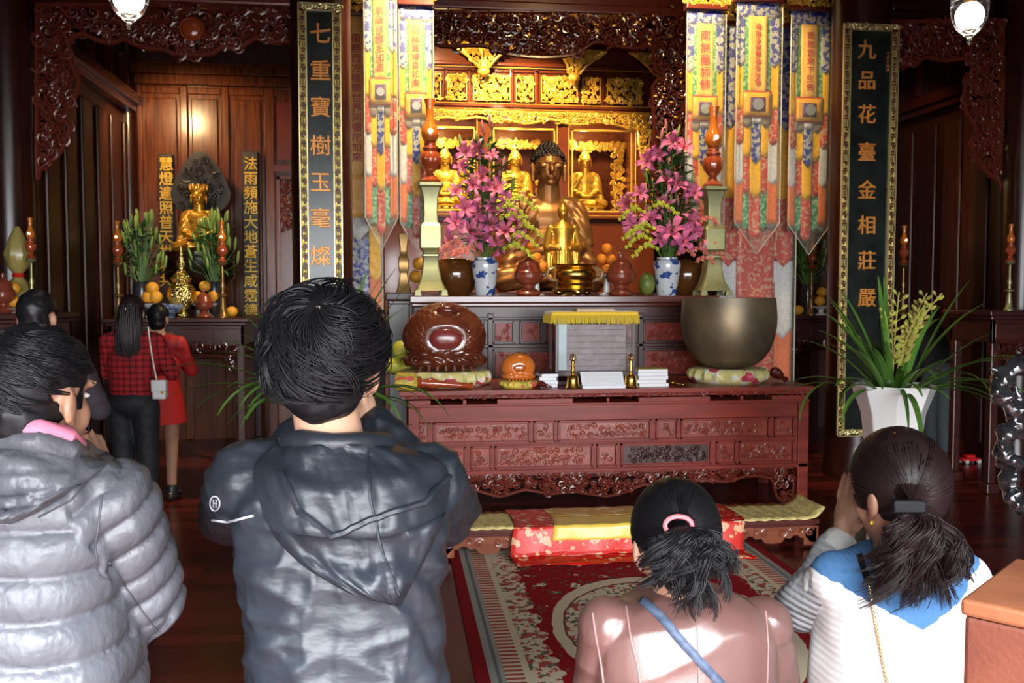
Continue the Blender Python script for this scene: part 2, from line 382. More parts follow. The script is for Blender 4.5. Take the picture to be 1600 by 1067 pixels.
sidewall(XL, 1, 7.75, YB, 'wall_chapel_left', 'trim_6')
XR2 = X_(1600, 7.6) + .15
sidewall(XR2, -1, 7.75, YB, 'wall_chapel_right', 'trim_8')
struct(MB().box(X_(1200, YB), XR2, YB, YB + .1, 0, 5.6).build('wall_chapel_back', W_WALL, smooth=0))
struct(MB().box(X_(380, 11.9), X_(1300, 11.9), 11.9, 12, 0, 5.6).build('wall_altar_back', W_WALL, smooth=0))
# inner partition walls between the chapels and the altar bay
for i, px in enumerate((560, 1215)):
    x = X_(px, YB); struct(MB().box(x - .05, x + .05, 9.4, 11.9, 0, 5.6).build('wall_partition_' + ('left', 'right')[i], W_DARK, smooth=0))
# pillars
def pillar(px, Y, r, label):
    x = X_(px, Y); t = thing('pillar', label, 'pillar', (x, Y, 0))
    MB().lathe(x, Y, [(r, .28), (r * 1.02, 2.5), (r, 5.6)], 36).build('shaft', W_DARK, t)
    MB().lathe(x, Y, [(r * 1.06, 0), (r * 1.1, .05), (r * 1.05, .1), (r * 1.01, .28)], 36).build('base', W_DARK, t)
    return x
PXL = pillar(505, 7.62, .235, 'dark round pillar behind the left tall black plaque')
PXR = pillar(1337, 7.62, .235, 'dark round pillar behind the right tall black plaque')
pillar(20, 7.62, .17, 'dark round pillar at the far left edge')
pillar(1592, 7.75, .17, 'reddish round pillar at the far right edge')
# top beams
b = MB(); b.box(XL, PXL - .1, 7.56, 7.76, Z_(6, 7.6, 300), 5.0); struct(b.build('trim_11', W_CARV, bevel=.02, smooth=0))
b = MB(); b.box(PXR + .1, XR, 8.05, 8.35, Z_(30, 8.1, 1480), 5.0)
b.box(X_(1395, 7.9), X_(1470, 7.9), 8.0, 8.1, Z_(17, 8.0, 1450), Z_(4, 8.0, 1450)); b.box(X_(1385, 7.9), X_(1590, 7.9), 7.98, 8.1, Z_(35, 8.0, 1450), Z_(28, 8.0, 1450)); struct(b.build('trim_12', W_DARK, bevel=.01, smooth=0))
YA = 9.3
b = MB(); b.box(X_(560, YA), X_(1240, YA), YA, YA + .25, Z_(18, YA, 850), 5.4); struct(b.build('trim_13', W_CARVD, bevel=.02, smooth=0))
b = MB(); b.box(X_(560, YA), X_(1240, YA), YA - .05, YA + .05, Z_(20, YA, 850), Z_(5, YA, 850)); struct(b.build('trim_14', W_CARVD, bevel=.02, smooth=0))

# carved fretwork arches
def arch(name, pxpts, Y, cell, r, m, label, seed, backing=None, gold=0):
    poly = [(at(px, py, Y).x, at(px, py, Y).z) for px, py in smoothpoly(pxpts, 3)]
    base = (sum(p[0] for p in poly) / len(poly), Y, min(p[1] for p in poly)); t = thing(name, label, 'carved arch', base)
    b = MB(); fretpoly(b, poly, cell, Y, r, seed); fretpoly(b, poly, cell * .8, Y + r * 2.5, r * .8, seed + 9, border=False)
    b.build('fretwork', m, t)
    if gold:
        g = MB(); q = random.Random(seed); ins = poly_inside(poly); xs = [p[0] for p in poly]; zs = [p[1] for p in poly]; n = 0
        while n < gold:
            x, z = q.uniform(min(xs), max(xs)), q.uniform(min(zs), max(zs))
            if ins(x, z): g.ell((x, Y - r * 1.3, z), (r * q.uniform(.7, 1.8), r * .6, r * q.uniform(.5, 1.1)), Matrix.Rotation(q.uniform(0, 3), 3, 'Y'), 6, 4); n += 1
        g.build('gilded_leaves', GOLD, t)
    return t
t = arch('carved_arch', [(58, 8), (58, 262), (64, 262), (82, 250), (98, 232), (108, 205), (108, 196), (100, 188), (100, 180), (112, 160), (122, 132), (121, 118), (112, 100), (107, 72), (112, 60), (130, 53), (150, 62), (172, 67), (190, 62), (192, 59), (208, 68), (228, 75), (255, 77), (272, 84), (300, 86), (330, 84), (346, 75), (372, 75), (392, 63), (408, 58), (425, 66), (440, 65), (452, 66), (455, 70), (455, 8)], 7.66, .115, .013, W_CARV, 'red carved openwork arch over the left chapel', 3)
c = at(299, 45, 7.62); b = MB(); b.ell((c.x, 7.63, c.z), (.075, .03, .075), nu=24); b.tube([(c.x + .085 * math.cos(a * .3142), 7.62, c.z + .085 * math.sin(a * .3142)) for a in range(21)], .01, 6, nrm=(0, 1, 0)); b.build('rosette', LAMPWOOD, t)
arch('carved_arch', [(1387, 33), (1387, 104), (1389, 104), (1425, 102), (1440, 92), (1452, 90), (1475, 95), (1500, 92), (1512, 95), (1520, 108), (1512, 120), (1507, 145), (1508, 170), (1522, 195), (1526, 208), (1517, 222), (1522, 240), (1535, 262), (1560, 282), (1567, 283), (1567, 33)], 7.8, .10, .012, W_CARV, 'red carved openwork arch over the right chapel', 4)
arch('carved_arch', [(640, 18), (640, 45), (668, 58), (690, 72), (740, 71), (765, 74), (790, 84), (845, 90), (895, 86), (915, 75), (935, 66), (990, 76), (1018, 70), (1022, 90), (1024, 110), (1038, 120), (1020, 135), (1022, 200), (1018, 240), (1028, 300), (1032, 345), (1078, 345), (1078, 18)], YA - .02, .12, .014, W_CARVD, 'dark carved arch with gilded leaves above the big seated statue', 5, gold=95)
# ---------------------------------------------------------------- node maths helper
class E:
    def __init__(s, m, so): s.m = m; s.o = so
    def _op(s, op, *a):
        n, l = nt(s.m); q = n.new('ShaderNodeMath'); q.operation = op
        for i, v in enumerate((s,) + a):
            if isinstance(v, E): l.new(v.o, q.inputs[i])
            else: q.inputs[i].default_value = v
        return E(s.m, q.outputs[0])
    def __add__(s, b): return s._op('ADD', b)
    def __sub__(s, b): return s._op('SUBTRACT', b)
    def __mul__(s, b): return s._op('MULTIPLY', b)
    def __truediv__(s, b): return s._op('DIVIDE', b)
    def abs(s): return s._op('ABSOLUTE')
    def gt(s, b): return s._op('GREATER_THAN', b)
    def lt(s, b): return s._op('LESS_THAN', b)
    def sin(s): return s._op('SINE')
    def pow(s, b): return s._op('POWER', b)
    def mod(s, b): return s._op('FLOORED_MODULO', b)
    def min(s, b): return s._op('MINIMUM', b)
    def sqrt(s): return s._op('SQRT')
def pmat(name, rough=.6, spec=.3, metal=0.0):
    m = bpy.data.materials.new(name); m.use_nodes = True; n, l = nt(m); b = n['Principled BSDF']
    b.inputs['Roughness'].default_value = rough; b.inputs['Specular IOR Level'].default_value = spec; b.inputs['Metallic'].default_value = metal
    tc = n.new('ShaderNodeTexCoord'); sp = n.new('ShaderNodeSeparateXYZ'); l.new(tc.outputs['Object'], sp.inputs[0])
    return m, E(m, sp.outputs[0]), E(m, sp.outputs[1]), E(m, sp.outputs[2]), tc.outputs['Object']
def nz(m, vec, scale, detail=2, st=None, kind='N'):
    n, l = nt(m)
    if st: mp = n.new('ShaderNodeMapping'); mp.inputs['Scale'].default_value = st; l.new(vec, mp.inputs[0]); vec = mp.outputs[0]
    t = n.new('ShaderNodeTexNoise' if kind == 'N' else 'ShaderNodeTexVoronoi'); t.inputs['Scale'].default_value = scale
    if kind == 'N': t.inputs['Detail'].default_value = detail
    l.new(vec, t.inputs['Vector']); return E(m, t.outputs[0])
def colmix(m, fac, a, b_):
    n, l = nt(m); q = n.new('ShaderNodeMix'); q.data_type = 'RGBA'
    if isinstance(fac, E): l.new(fac.o, q.inputs[0])
    else: q.inputs[0].default_value = fac
    for i, c in ((6, a), (7, b_)):
        if isinstance(c, tuple): q.inputs[i].default_value = (*c, 1)
        else: l.new(c, q.inputs[i])
    return q.outputs[2]
def finish(m, c): m.node_tree.links.new(c, m.node_tree.nodes['Principled BSDF'].inputs['Base Color']); return m
def bumpn(m, h, strength=.3, dist=.003):
    n, l = nt(m); bp = n.new('ShaderNodeBump'); bp.inputs['Strength'].default_value = strength; bp.inputs['Distance'].default_value = dist
    l.new(h.o, bp.inputs['Height']); l.new(bp.outputs[0], n['Principled BSDF'].inputs['Normal'])
def brocade(name, base, fig, scale=30, thr=.56, rough=.35, third=None):
    m, x, y, z, v = pmat(name, rough, .25); a = nz(m, v, scale, 2); c = colmix(m, a.gt(thr), base, fig)
    if third: c = colmix(m, nz(m, v, scale * .7, 1, (1, 1, 1.3)).gt(.62), c, third)
    bumpn(m, nz(m, v, scale * 3, 2), .35, .004); return finish(m, c)
# ---------------------------------------------------------------- carpet
ca, cb_ = fl(713, 882), fl(731, 1064); cr = fl(1190, 863)
CXL = (ca.x + cb_.x) / 2; CXR = cr.x + .03; CY1 = 5.75; CY0 = 1.2
m, x, y, z, v = pmat('carpet_pattern', .95, .1)
cxm = (CXL + CXR) / 2; hw = (CXR - CXL) / 2
dx = (x - cxm).abs() * -1 + hw; dy = (y - (CY1 + CY0) / 2).abs() * -1 + (CY1 - CY0) / 2; d = dx.min(dy)
RED = (.33, .012, .018); CREAM = (.78, .66, .46); GREEN = (.10, .16, .11); PINK = (.50, .09, .08)
n1 = nz(m, v, 9, 2); n2 = nz(m, v, 26, 2); n3 = nz(m, v, 34, 1)
ladder = ((y * 150).sin()).gt(0)
fld = colmix(m, nz(m, v, 11, 3).gt(.64), RED, CREAM)
fld = colmix(m, (n3 - nz(m, v, 11, 3) * -.4).gt(.86), fld, GREEN)
flor = colmix(m, n2.gt(.56), CREAM, PINK); flor = colmix(m, n3.gt(.62), flor, GREEN)
rag = d + n1 * .14
c = colmix(m, rag.lt(.43), fld, flor)
c = colmix(m, d.lt(.235), c, CREAM); c = colmix(m, d.lt(.205), c, colmix(m, ladder, CREAM, PINK))
c = colmix(m, d.lt(.125), c, (.42, .40, .36)); c = colmix(m, (d - .098).abs().lt(.008), c, (.2, .2, .2)); c = colmix(m, d.lt(.06), c, (.30, .015, .022))
ex = (x - cxm) / .56; ey = (y - 4.15) / .80; rr = (ex * ex + ey * ey).sqrt(); rr2 = rr + n1 * .05
med = colmix(m, n2.gt(.57), CREAM, PINK); med = colmix(m, n3.gt(.6), med, GREEN)
c = colmix(m, rr2.lt(1.03), c, CREAM); c = colmix(m, rr2.lt(.93), c, (.20, .06, .05)); c = colmix(m, rr2.lt(.91), c, med)
c = colmix(m, (rr2 - .62).abs().lt(.02), c, (.16, .05, .05)); c = colmix(m, (rr2 - .52).abs().lt(.07), c, CREAM); c = colmix(m, (rr2 - .40).abs().lt(.014), c, PINK)
bumpn(m, nz(m, v, 260, 1), .5, .003)
CARP = finish(m, c)
o = MB().box(CXL, CXR, CY0, CY1, .0, .014).build('carpet', CARP, origin=(0, 0, 0), bevel=.004, smooth=0)
tag(o, 'red floral carpet with cream border and oval medallion on the wood floor', 'carpet')

# ---------------------------------------------------------------- tables and altars
def panel(b, bc, x0, x1, z0, z1, Y, frame=.018, cell=.05, r=.0045, seed=1):
    """frame moulding into b, plate + relief into bc"""
    for q in ((x0, x1, z0, z0 + frame * .6), (x0, x1, z1 - frame * .6, z1), (x0, x0 + frame * .6, z0, z1), (x1 - frame * .6, x1, z0, z1)): b.box(q[0], q[1], Y - .022, Y + .01, q[2], q[3])
    bc.box(x0 + frame * 1.1, x1 - frame * 1.1, Y - .006, Y + .01, z0 + frame * 1.1, z1 - frame * 1.1)
    i0, i1, j0, j1 = x0 + frame * 2.4, x1 - frame * 2.4, z0 + frame * 2, z1 - frame * 2
    if i1 > i0 and j1 > j0: scrolls(bc, lambda x, z: i0 < x < i1 and j0 < z < j1, (i0, j0, i1, j1), cell, Y - .008, r, seed, seg=9)
YT = 6.62; zt = lambda py: Z_(py, YT, 1000); xt = lambda px: X_(px, YT)
TZ = zt(606)
x0, x1 = xt(636), xt(1266)
T = thing('altar_table', 'long red-brown carved front table with openwork apron', 'table', ((x0 + x1) / 2, YT + .4, 0))
b = MB(); b.box(x0 - .06, x1 + .03, YT - .05, YT + .86, TZ - .028, TZ); b.box(x0 - .04, x1 + .015, YT - .035, YT + .84, TZ - .055, TZ - .028)
scrolls(b, lambda x, z: True, (x0, TZ - .036, x1 - .02, TZ - .03), .045, YT - .038, .005, 21, seg=7)
b.build('tabletop', W_TAB, T, bevel=.006, smooth=40)
b = MB()
for p0, p1 in ((636, 672), (722, 728), (776, 895), (948, 952), (998, 1110), (1158, 1162), (1207, 1264)): b.box(xt(p0), xt(p1), YT - .025, YT + .05, zt(628), zt(620))
b.box(x0, x1, YT - .03, YT + .8, zt(631), zt(627))
b.box(x0, x1, YT, YT + .05, zt(655), zt(631)); b.box(x0, x1, YT, YT + .04, zt(735), zt(655)); b.box(x0, x1, YT - .02, YT + .03, zt(735), zt(729)); b.box(x0, x1, YT - .01, YT + .02, zt(690), zt(686))
b.box(x0, x1, YT + .76, YT + .8, zt(735), zt(631)); b.box(x0, x0 + .04, YT, YT + .8, zt(735), zt(631)); b.box(x1 - .04, x1, YT, YT + .8, zt(735), zt(631))
bx_ = MB()
b.build('frame', W_TAB, T, bevel=.004, smooth=0)
for i, (p0, p1) in enumerate(((640, 670), (676, 828), (834, 868), (872, 1018), (1026, 1060), (1065, 1204), (1212, 1243))):
    q = MB(); c_ = MB(); panel(q, c_, xt(p0), xt(p1), zt(687), zt(655), YT, seed=i); h = q.build('panel', W_TAB, T, smooth=0); c_.build('carving', W_TABP, h, smooth=40)
for i, (p0, p1) in enumerate(((640, 652), (658, 727), (735, 768), (773, 927), (933, 965), (971, 1113), (1121, 1152), (1157, 1243))):
    q = MB(); c_ = MB(); panel(q, c_, xt(p0), xt(p1), zt(727), zt(692), YT, seed=i + 20); h = q.build('panel', W_TAB, T, smooth=0); c_.build('carving', W_TABD if i == 5 else W_TABP, h, smooth=40)
for xl, yy in ((x0, YT - .02), (x1 - .085, YT - .02), (x0, YT + .72), (x1 - .085, YT + .72)):
    MB().box(xl, xl + .085, yy, yy + .085, 0, zt(631)).build('leg', W_TAB, T, bevel=.008, smooth=0)
prof = [(640, 736), (640, 755), (680, 752), (700, 762), (740, 758), (780, 770), (820, 760), (860, 768), (900, 765), (948, 774), (985, 766), (1010, 757), (1060, 760), (1090, 752), (1140, 756), (1170, 748), (1208, 752), (1215, 770), (1222, 786), (1243, 788), (1243, 736)]
poly = [(xt(a), zt(c_)) for a, c_ in smoothpoly(prof, 2)]
b = MB(); fretpoly(b, poly, .062, YT + .0, .0085, 77); b.build('apron', W_CARV, T)

# tiered altar behind it
Y2 = 7.75; z2 = lambda py: Z_(py, Y2, 880); x2 = lambda px: X_(px, Y2); Z2 = z2(462)
T2 = thing('tiered_altar', 'tall dark carved altar cabinet behind the front table', 'altar', (x2(880), Y2 + .5, 0))
b = MB(); b.box(x2(640), x2(1122), Y2 - .04, Y2 + .85, Z2 - .06, Z2); b.box(x2(643), x2(1119), Y2 - .02, Y2 + .85, Z2 - .09, Z2 - .06)
b.build('top', mat('altar_top_wood', (.10, .020, .012), .25, coat=.4), T2, bevel=.008, smooth=0)
b = MB(); b.box(x2(646), x2(1116), Y2 + .02, Y2 + .8, 0, Z2 - .09)
for p in (646, 762, 880, 998, 1104): b.box(x2(p), x2(p) + .05, Y2, Y2 + .05, .1, Z2 - .15)
b.box(x2(646), x2(1116), Y2 - .0, Y2 + .04, z2(500), z2(495)); b.box(x2(646), x2(1116), Y2 - .0, Y2 + .04, z2(543), z2(537)); b.box(x2(646), x2(1116), Y2 - .0, Y2 + .04, 0, .12)
b.build('body', W_TABD, T2, bevel=.006, smooth=0)
for i, (p0, p1, a, c_) in enumerate(((652, 720, 536, 501), (727, 758, 536, 501), (770, 803, 536, 501), (812, 846, 536, 501), (852, 875, 536, 501), (888, 990, 536, 501), (1005, 1100, 536, 501), (770, 870, 590, 546), (888, 990, 590, 546), (1005, 1100, 590, 546))):
    q = MB(); cc = MB(); panel(q, cc, x2(p0), x2(p1), z2(a), z2(c_), Y2, seed=i + 40); h = q.build('panel', W_TABD, T2, smooth=0); cc.build('carving', W_TAB, h, smooth=40)
Y3 = 8.62; Z3 = Z_(457, Y3, 880)
T3 = thing('rear_altar', 'wider dark red altar step at the back carrying the big statue', 'altar', (X_(880, Y3), Y3 + .4, 0))
b = MB(); b.box(X_(602, Y3), X_(1150, Y3), Y3, Y3 + 1.15, Z3 - .07, Z3); b.build('top', W_TABD, T3, bevel=.01, smooth=0)
b = MB(); b.box(X_(606, Y3), X_(1146, Y3), Y3 + .03, Y3 + 1.1, 0, Z3 - .07); b.box(X_(606, Y3), X_(640, Y3), Y3, Y3 + .1, 0, Z3 - .1); b.build('body', W_DARK, T3, bevel=.01, smooth=0)

# low bench with runners
YB0 = 5.42; zb0 = .185
bx0, bx1 = X_(684, YB0), X_(1288, YB0)
B = thing('low_bench', 'long low reddish carved bench on the floor under the draped cloths', 'bench', ((bx0 + bx1) / 2, YB0 + .2, 0))
b = MB(); b.box(bx0, bx1, YB0, YB0 + .44, zb0 - .03, zb0); b.box(bx0 + .02, bx1 - .02, YB0 + .015, YB0 + .42, zb0 - .045, zb0 - .03); b.build('seat', mat('bench_top_wood', (.09, .018, .014), .3), B, bevel=.006, smooth=0)
prof = []
n = 8; L = bx1 - bx0
for k in range(n):
    u0 = bx0 + L * k / n; u1 = bx0 + L * (k + 1) / n; s_ = (u1 - u0)
    prof += [(u0 + .0 * s_, zb0 - .15), (u0 + .18 * s_, zb0 - .145), (u0 + .26 * s_, zb0 - .115), (u0 + .38 * s_, zb0 - .12), (u0 + .46 * s_, zb0 - .10), (u0 + .54 * s_, zb0 - .10), (u0 + .62 * s_, zb0 - .12), (u0 + .74 * s_, zb0 - .115), (u0 + .82 * s_, zb0 - .145)]
prof += [(bx1, zb0 - .15)]
b = MB(); b.prism(prof + [(bx1, zb0 - .045), (bx0, zb0 - .045)], YB0 + .02, YB0 + .05)
for k in range(n):
    cx_ = bx0 + L * (k + .5) / n
    for s_ in (-1, 1): spiral(b, cx_ + s_ * .09, zb0 - .082, .03, YB0 + .018, 1.3, s_, .5, .007); spiral(b, cx_ + s_ * .03, zb0 - .072, .018, YB0 + .018, 1.2, -s_, 2, .005)
b.build('apron', W_BENCH, B, smooth=40)
for k in range(0, n + 1, 2):
    cx_ = bx0 + L * k / n; cx_ = min(max(cx_, bx0 + .05), bx1 - .05)
    for yy in (YB0 + .02, YB0 + .34): MB().box(cx_ - .045, cx_ + .045, yy, yy + .07, .014, zb0 - .045).build('leg', W_BENCH, B, bevel=.01, smooth=0)
RUN = brocade('yellow_runner', (.95, .78, .30), (.68, .56, .24), 34, .52, .5)
def clothgrid(fn, nu, nv):
    return MB().sheet([[fn(i / nu, j / nv) for i in range(nu + 1)] for j in range(nv + 1)])
def runner(x0, x1, lift0, lift1, label):
    f = lambda u, v: (x0 + (x1 - x0) * u, YB0 - .01 + .44 * v, zb0 + .006 + lift1 * max(0, u - .8)**2 * 25 + lift0 * max(0, .2 - u)**2 * 25 + .003 * math.sin(u * 40 + v * 5))
    o = clothgrid(f, 40, 6).build('table_runner', RUN, smooth=180, solid=.003, origin=((x0 + x1) / 2, YB0, zb0)); tag(o, label, 'cloth')
cx0, cx1 = X_(802, YB0), X_(1168, YB0)
runner(bx0 + .03, cx0 + .02, .0, 0, 'yellow brocade runner on the left end of the low bench'); runner(cx1 - .02, bx1 + .03, 0, .07, 'yellow brocade runner with curled corner on the right end of the low bench')
SATR = brocade('red_satin', (.70, .012, .006), (.85, .50, .28), 20, .585, .32)
SATP = brocade('pink_red_satin', (.75, .05, .04), (.88, .50, .30), 20, .60, .28)
SATG = brocade('gold_satin', (.62, .33, .03), (.85, .66, .32), 14, .58, .28)
SATY = mat('yellow_satin', (.95, .66, .10), .28, bump=.2, bscale=12, bdist=.02)
def drape(u, v):  # v 0 back edge of the bench, .55 front edge, 1 on the carpet
    x = cx0 + (cx1 - cx0) * u + .02 * math.sin(v * 6)
    if v < .52: y = YB0 + .44 - .45 * v / .52; z = zb0 + .012
    elif v < .78: t = (v - .52) / .26; y = YB0 - .012 - .03 * t - .012 * math.sin(u * 22) * t; z = zb0 + .010 - (zb0 - .03) * t
    else: t = (v - .78) / .22; y = YB0 - .045 - .19 * t; z = .026 + .012 * math.sin(t * 7 + u * 9)**2
    return (x, y, z + .0025 * math.sin(u * 60 + v * 9))
def dr(u0, u1, v0, v1, m, off=.0):
    b = clothgrid(lambda u, v: tuple(Vector(drape(u0 + (u1 - u0) * u, v0 + (v1 - v0) * v)) + Vector((0, -off, off))), max(4, int(40 * (u1 - u0))), max(4, int(44 * (v1 - v0)))); return b.build('panel', m, DR, smooth=180, solid=.002)
DR = thing('draped_cloth', 'red and gold satin cloth draped over the middle of the low bench', 'cloth', ((cx0 + cx1) / 2, YB0, 0))
dr(0, 1, 0, .50, SATR); dr(0, 1, .50, .80, SATP); dr(0, 1, .80, 1, SATR); dr(.17, .83, .0, .26, SATG, .004); dr(.17, .83, .26, .66, SATY, .004)

# ---------------------------------------------------------------- tall plaques with fret borders
PBLK = mat('black_lacquer', (.010, .013, .012), .26, col2=(.022, .028, .024), scale=5)
def fret_border(b, x0, x1, z0, z1, y, vert=True, r=.0055):
    """key fret between x0..x1 running along z"""
    wd = x1 - x0; n = max(1, round((z1 - z0) / (wd * 1.5))); h = (z1 - z0) / n
    for k in range(n):
        a = z0 + k * h; s = 1 if k % 2 else -1; f = lambda u, v: ((x0 + x1) / 2 + s * (u - .5) * wd * .78, y, a + v * h)
        if k % 4 == 3:
            b.tube([f(.5 + .34 * math.cos(q * .785), .5 + .34 * math.sin(q * .785)) for q in range(9)], r, 4, nrm=(0, 1, 0)); b.tube([f(0, .05), f(.3, .5), f(0, .95)], r, 4, nrm=(0, 1, 0)); b.tube([f(1, .05), f(.7, .5), f(1, .95)], r, 4, nrm=(0, 1, 0))
        else:
            b.tube([f(0, .03), f(0, .88), f(.72, .88), f(.72, .42), f(.36, .42), f(.36, .64)], r, 4, nrm=(0, 1, 0)); b.tube([f(1, .97), f(1, .14), f(.3, .14)], r, 4, nrm=(0, 1, 0))
def plaque(px0, px1, py0, py1, Y, chars, label, bottom=True, small=''):
    a = at(px0, py0, Y); c = at(px1, py1, Y); x0, x1, z1, z0 = a.x, c.x, a.z, c.z
    t = thing('couplet_plaque', label, 'plaque', ((x0 + x1) / 2, Y, z0)); bw = .058
    MB().box(x0 + .01, x1 - .01, Y, Y + .03, z0 + .01, z1 - .01).build('board', PBLK, t, bevel=.004, smooth=0)
    b = MB()
    for q in ((x0, x0 + .009, z0, z1), (x1 - .009, x1, z0, z1), (x0 + bw, x0 + bw + .007, z0 + bw, z1 - bw), (x1 - bw - .007, x1 - bw, z0 + bw, z1 - bw), (x0, x1, z1 - .009, z1), (x0, x1, z0, z0 + .009), (x0 + bw, x1 - bw, z1 - bw, z1 - bw + .007), (x0 + bw, x1 - bw, z0 + bw - .007, z0 + bw)): b.box(q[0], q[1], Y - .022, Y + .0, q[2], q[3])
    fret_border(b, x0 + .01, x0 + bw, z0 + bw, z1 - bw, Y - .012); fret_border(b, x1 - bw, x1 - .01, z0 + bw, z1 - bw, Y - .012)
    g = [(x, y, z) for x, y, z in MB().v]
    scrolls(b, lambda x, z: True, (x0 + bw * .6, z1 - bw * .6, x1 - bw * .6, z1 - bw * .45), .045, Y - .012, .006, 5); scrolls(b, lambda x, z: True, (x0 + bw * .6, z0 + bw * .5, x1 - bw * .6, z0 + bw * .6), .045, Y - .012, .006, 6)
    b.build('fret_border', GOLDL, t, smooth=35)
    MB().box(x0 + .012, x0 + bw - .003, Y - .003, Y + .001, z0 + .01, z1 - .01).box(x1 - bw + .003, x1 - .012, Y - .003, Y + .001, z0 + .01, z1 - .01).build('border_ground', mat('border_red', (.12, .02, .012), .4), t, smooth=0)
    for ch, py in chars:
        p = at((px0 + px1) / 2, py, Y)
        q = text('character', ch, .165, (p.x, Y - .004, p.z), mat('copper_gold_paint', (.78, .30, .055), .4, .25), t, extrude=.008, bold=.0035)
    if small: text('inscription', "\n".join(small), .032, (x1 - bw - .03, Y - .004, at(px0, 95, Y).z), mat('copper_gold_paint', (0, 0, 0)), t, extrude=.002)
    return t
plaque(465, 537, 4, 486, 7.33, list(zip('七重寶樹玉毫燦', (55, 113, 170, 230, 287, 343, 402))), 'tall black plaque with gold fret border on the left pillar')
plaque(1318, 1390, 36, 680, 7.33, list(zip('九品花臺金相莊嚴', (80, 128, 181, 240, 299, 354, 409, 467))), 'tall black plaque with gold fret border on the right pillar, behind the potted orchid', small='丁亥年仲秋')
def splaque(px0, px1, py0, py1, Y, chars, label, pys):
    a = at(px0, py0, Y); c = at(px1, py1, Y)
    t = thing('couplet_board', label, 'plaque', ((a.x + c.x) / 2, Y, c.z))
    MB().box(a.x, c.x, Y, YB - .045, c.z, a.z).build('board', mat('brown_board', (.045, .028, .018), .45), t, bevel=.01, smooth=0)
    for ch, py in zip(chars, pys): p = at((px0 + px1) / 2, py, Y); text('character', ch, .150, (p.x, Y - .003, p.z), GOLDTXT, t, extrude=.005, bold=.0045)
splaque(246, 274, 240, 505, 10.22, '慧燈遍照普天世界共', 'narrow brown board of yellow characters left of the chapel statue', [258 + i * 22.7 for i in range(9)])
splaque(377, 407, 236, 520, 10.22, '法雨頻施大地蒼生咸霑德澤', 'narrow brown board of yellow characters right of the chapel statue', [257 + i * 22.9 for i in range(12)])
# ---------------------------------------------------------------- gilded cabinet at the very back
YC = 11.1; xc = lambda px: X_(px, YC); zc_ = lambda py: Z_(py, YC, 850)
LACQ = mat('lacquered_cabinet', (.13, .030, .012), .22, coat=.6)
CAB = thing('shrine_cabinet', 'red lacquer shrine cabinet with gilded openwork and glass cases', 'cabinet', (xc(810), YC, 0))
b = MB(); xa, xb2 = xc(600), xc(1022)
b.box(xa, xb2, YC, YC + .7, 0, zc_(348)); b.box(xa, xb2, YC + .05, YC + .65, zc_(170), zc_(106)); b.box(xa, xb2, YC - .03, YC + .65, zc_(106), zc_(100)); b.box(xa, xb2, YC, YC + .6, zc_(176), zc_(163))
b.box(xa, xb2, YC + .66, YC + .7, zc_(348), zc_(106))
for p0, p1 in ((746, 766), (870, 888), (992, 1022), (650, 668)): b.box(xc(p0), xc(p1), YC, YC + .66, zc_(348), zc_(176))
for p in (700, 736, 802, 840, 905, 942, 1003): b.box(xc(p) - .035, xc(p) + .01, YC + .02, YC + .1, zc_(165), zc_(108))
b.box(xa, xb2, YC - .05, YC + .1, zc_(342), zc_(331)); b.box(xa, xb2, YC + .05, YC + .3, zc_(104), zc_(60))
b.build('body', LACQ, CAB, bevel=.01, smooth=0)
b = MB()
for p0, p1 in ((678, 690), (701, 730), (741, 797), (807, 833), (846, 901), (910, 937), (948, 1000)):
    x0, x1, z0, z1 = xc(p0), xc(p1), zc_(158), zc_(120); y = YC + .03
    q = MB(); scrolls(q, lambda x, z: x0 < x < x1 and z0 < z < z1, (x0, z0, x1, z1), .06, y - .01, .011, int(p0), seg=10)
    for e in ((x0, x1, z0 - .006, z0 + .006), (x0, x1, z1 - .006, z1 + .006), (x0 - .006, x0 + .006, z0, z1), (x1 - .006, x1 + .006, z0, z1)): q.box(e[0], e[1], y - .02, y, e[2], e[3])
    q.build('gilded_panel', GOLD, CAB, smooth=40)
for e in (('h', 165, 600, 1018), ('h', 109, 600, 1018), ('h', 337, 600, 1018), ('h', 174, 600, 1020)): b.tube([(xc(e[2]), YC - .05, zc_(e[1])), (xc(e[3]), YC - .05, zc_(e[1]))], .007, 4)
for p in (746, 766, 870, 888, 992, 1008, 1018, 668): b.tube([(xc(p), YC - .008, zc_(332)), (xc(p), YC - .008, zc_(176))], .007, 4)
b.build('gold_lining', GOLD, CAB, smooth=40)
prof = [(600, 177), (600, 190), (680, 190), (700, 187), (722, 190), (745, 186), (768, 190), (800, 191), (820, 195), (842, 191), (860, 187), (880, 192), (905, 194), (925, 190), (950, 190), (975, 197), (994, 200), (996, 222), (1000, 240), (1002, 262), (1011, 270), (1012, 177)]
poly = [(xc(a), zc_(c_)) for a, c_ in smoothpoly(prof, 2)]
b = MB(); fretpoly(b, poly, .075, YC - .03, .013, 8); b.build('gilded_valance', GOLD, CAB)
for pc, l_, r_ in ((755, 54, 48), (893, 26, 50), (1026, 48, 0)):
    b = MB()
    top = 76 if pc < 800 else 82
    for d_, wd in ((-1, l_), (1, r_)):
        if wd:
            tri = [(pc + d_ * 2, top), (pc + d_ * wd, top), (pc + d_ * wd * .62, top + 12), (pc + d_ * wd * .38, top + 22), (pc + d_ * 9, top + 34), (pc + d_ * 3, top + 38)]
            fretpoly(b, [(xc(a), zc_(c_)) for a, c_ in tri], .06, YC - .12, .013, pc + d_)
    b.ell((xc(pc), YC - .12, zc_(top + 42)), (.075, .06, .06), nu=8, nv=6); b.tube([(xc(pc), YC - .12, zc_(top + 42)), (xc(pc), YC - .12, zc_(top + 50))], [.05, .02], 8)
    b.build('gilded_bracket', GOLD, CAB)
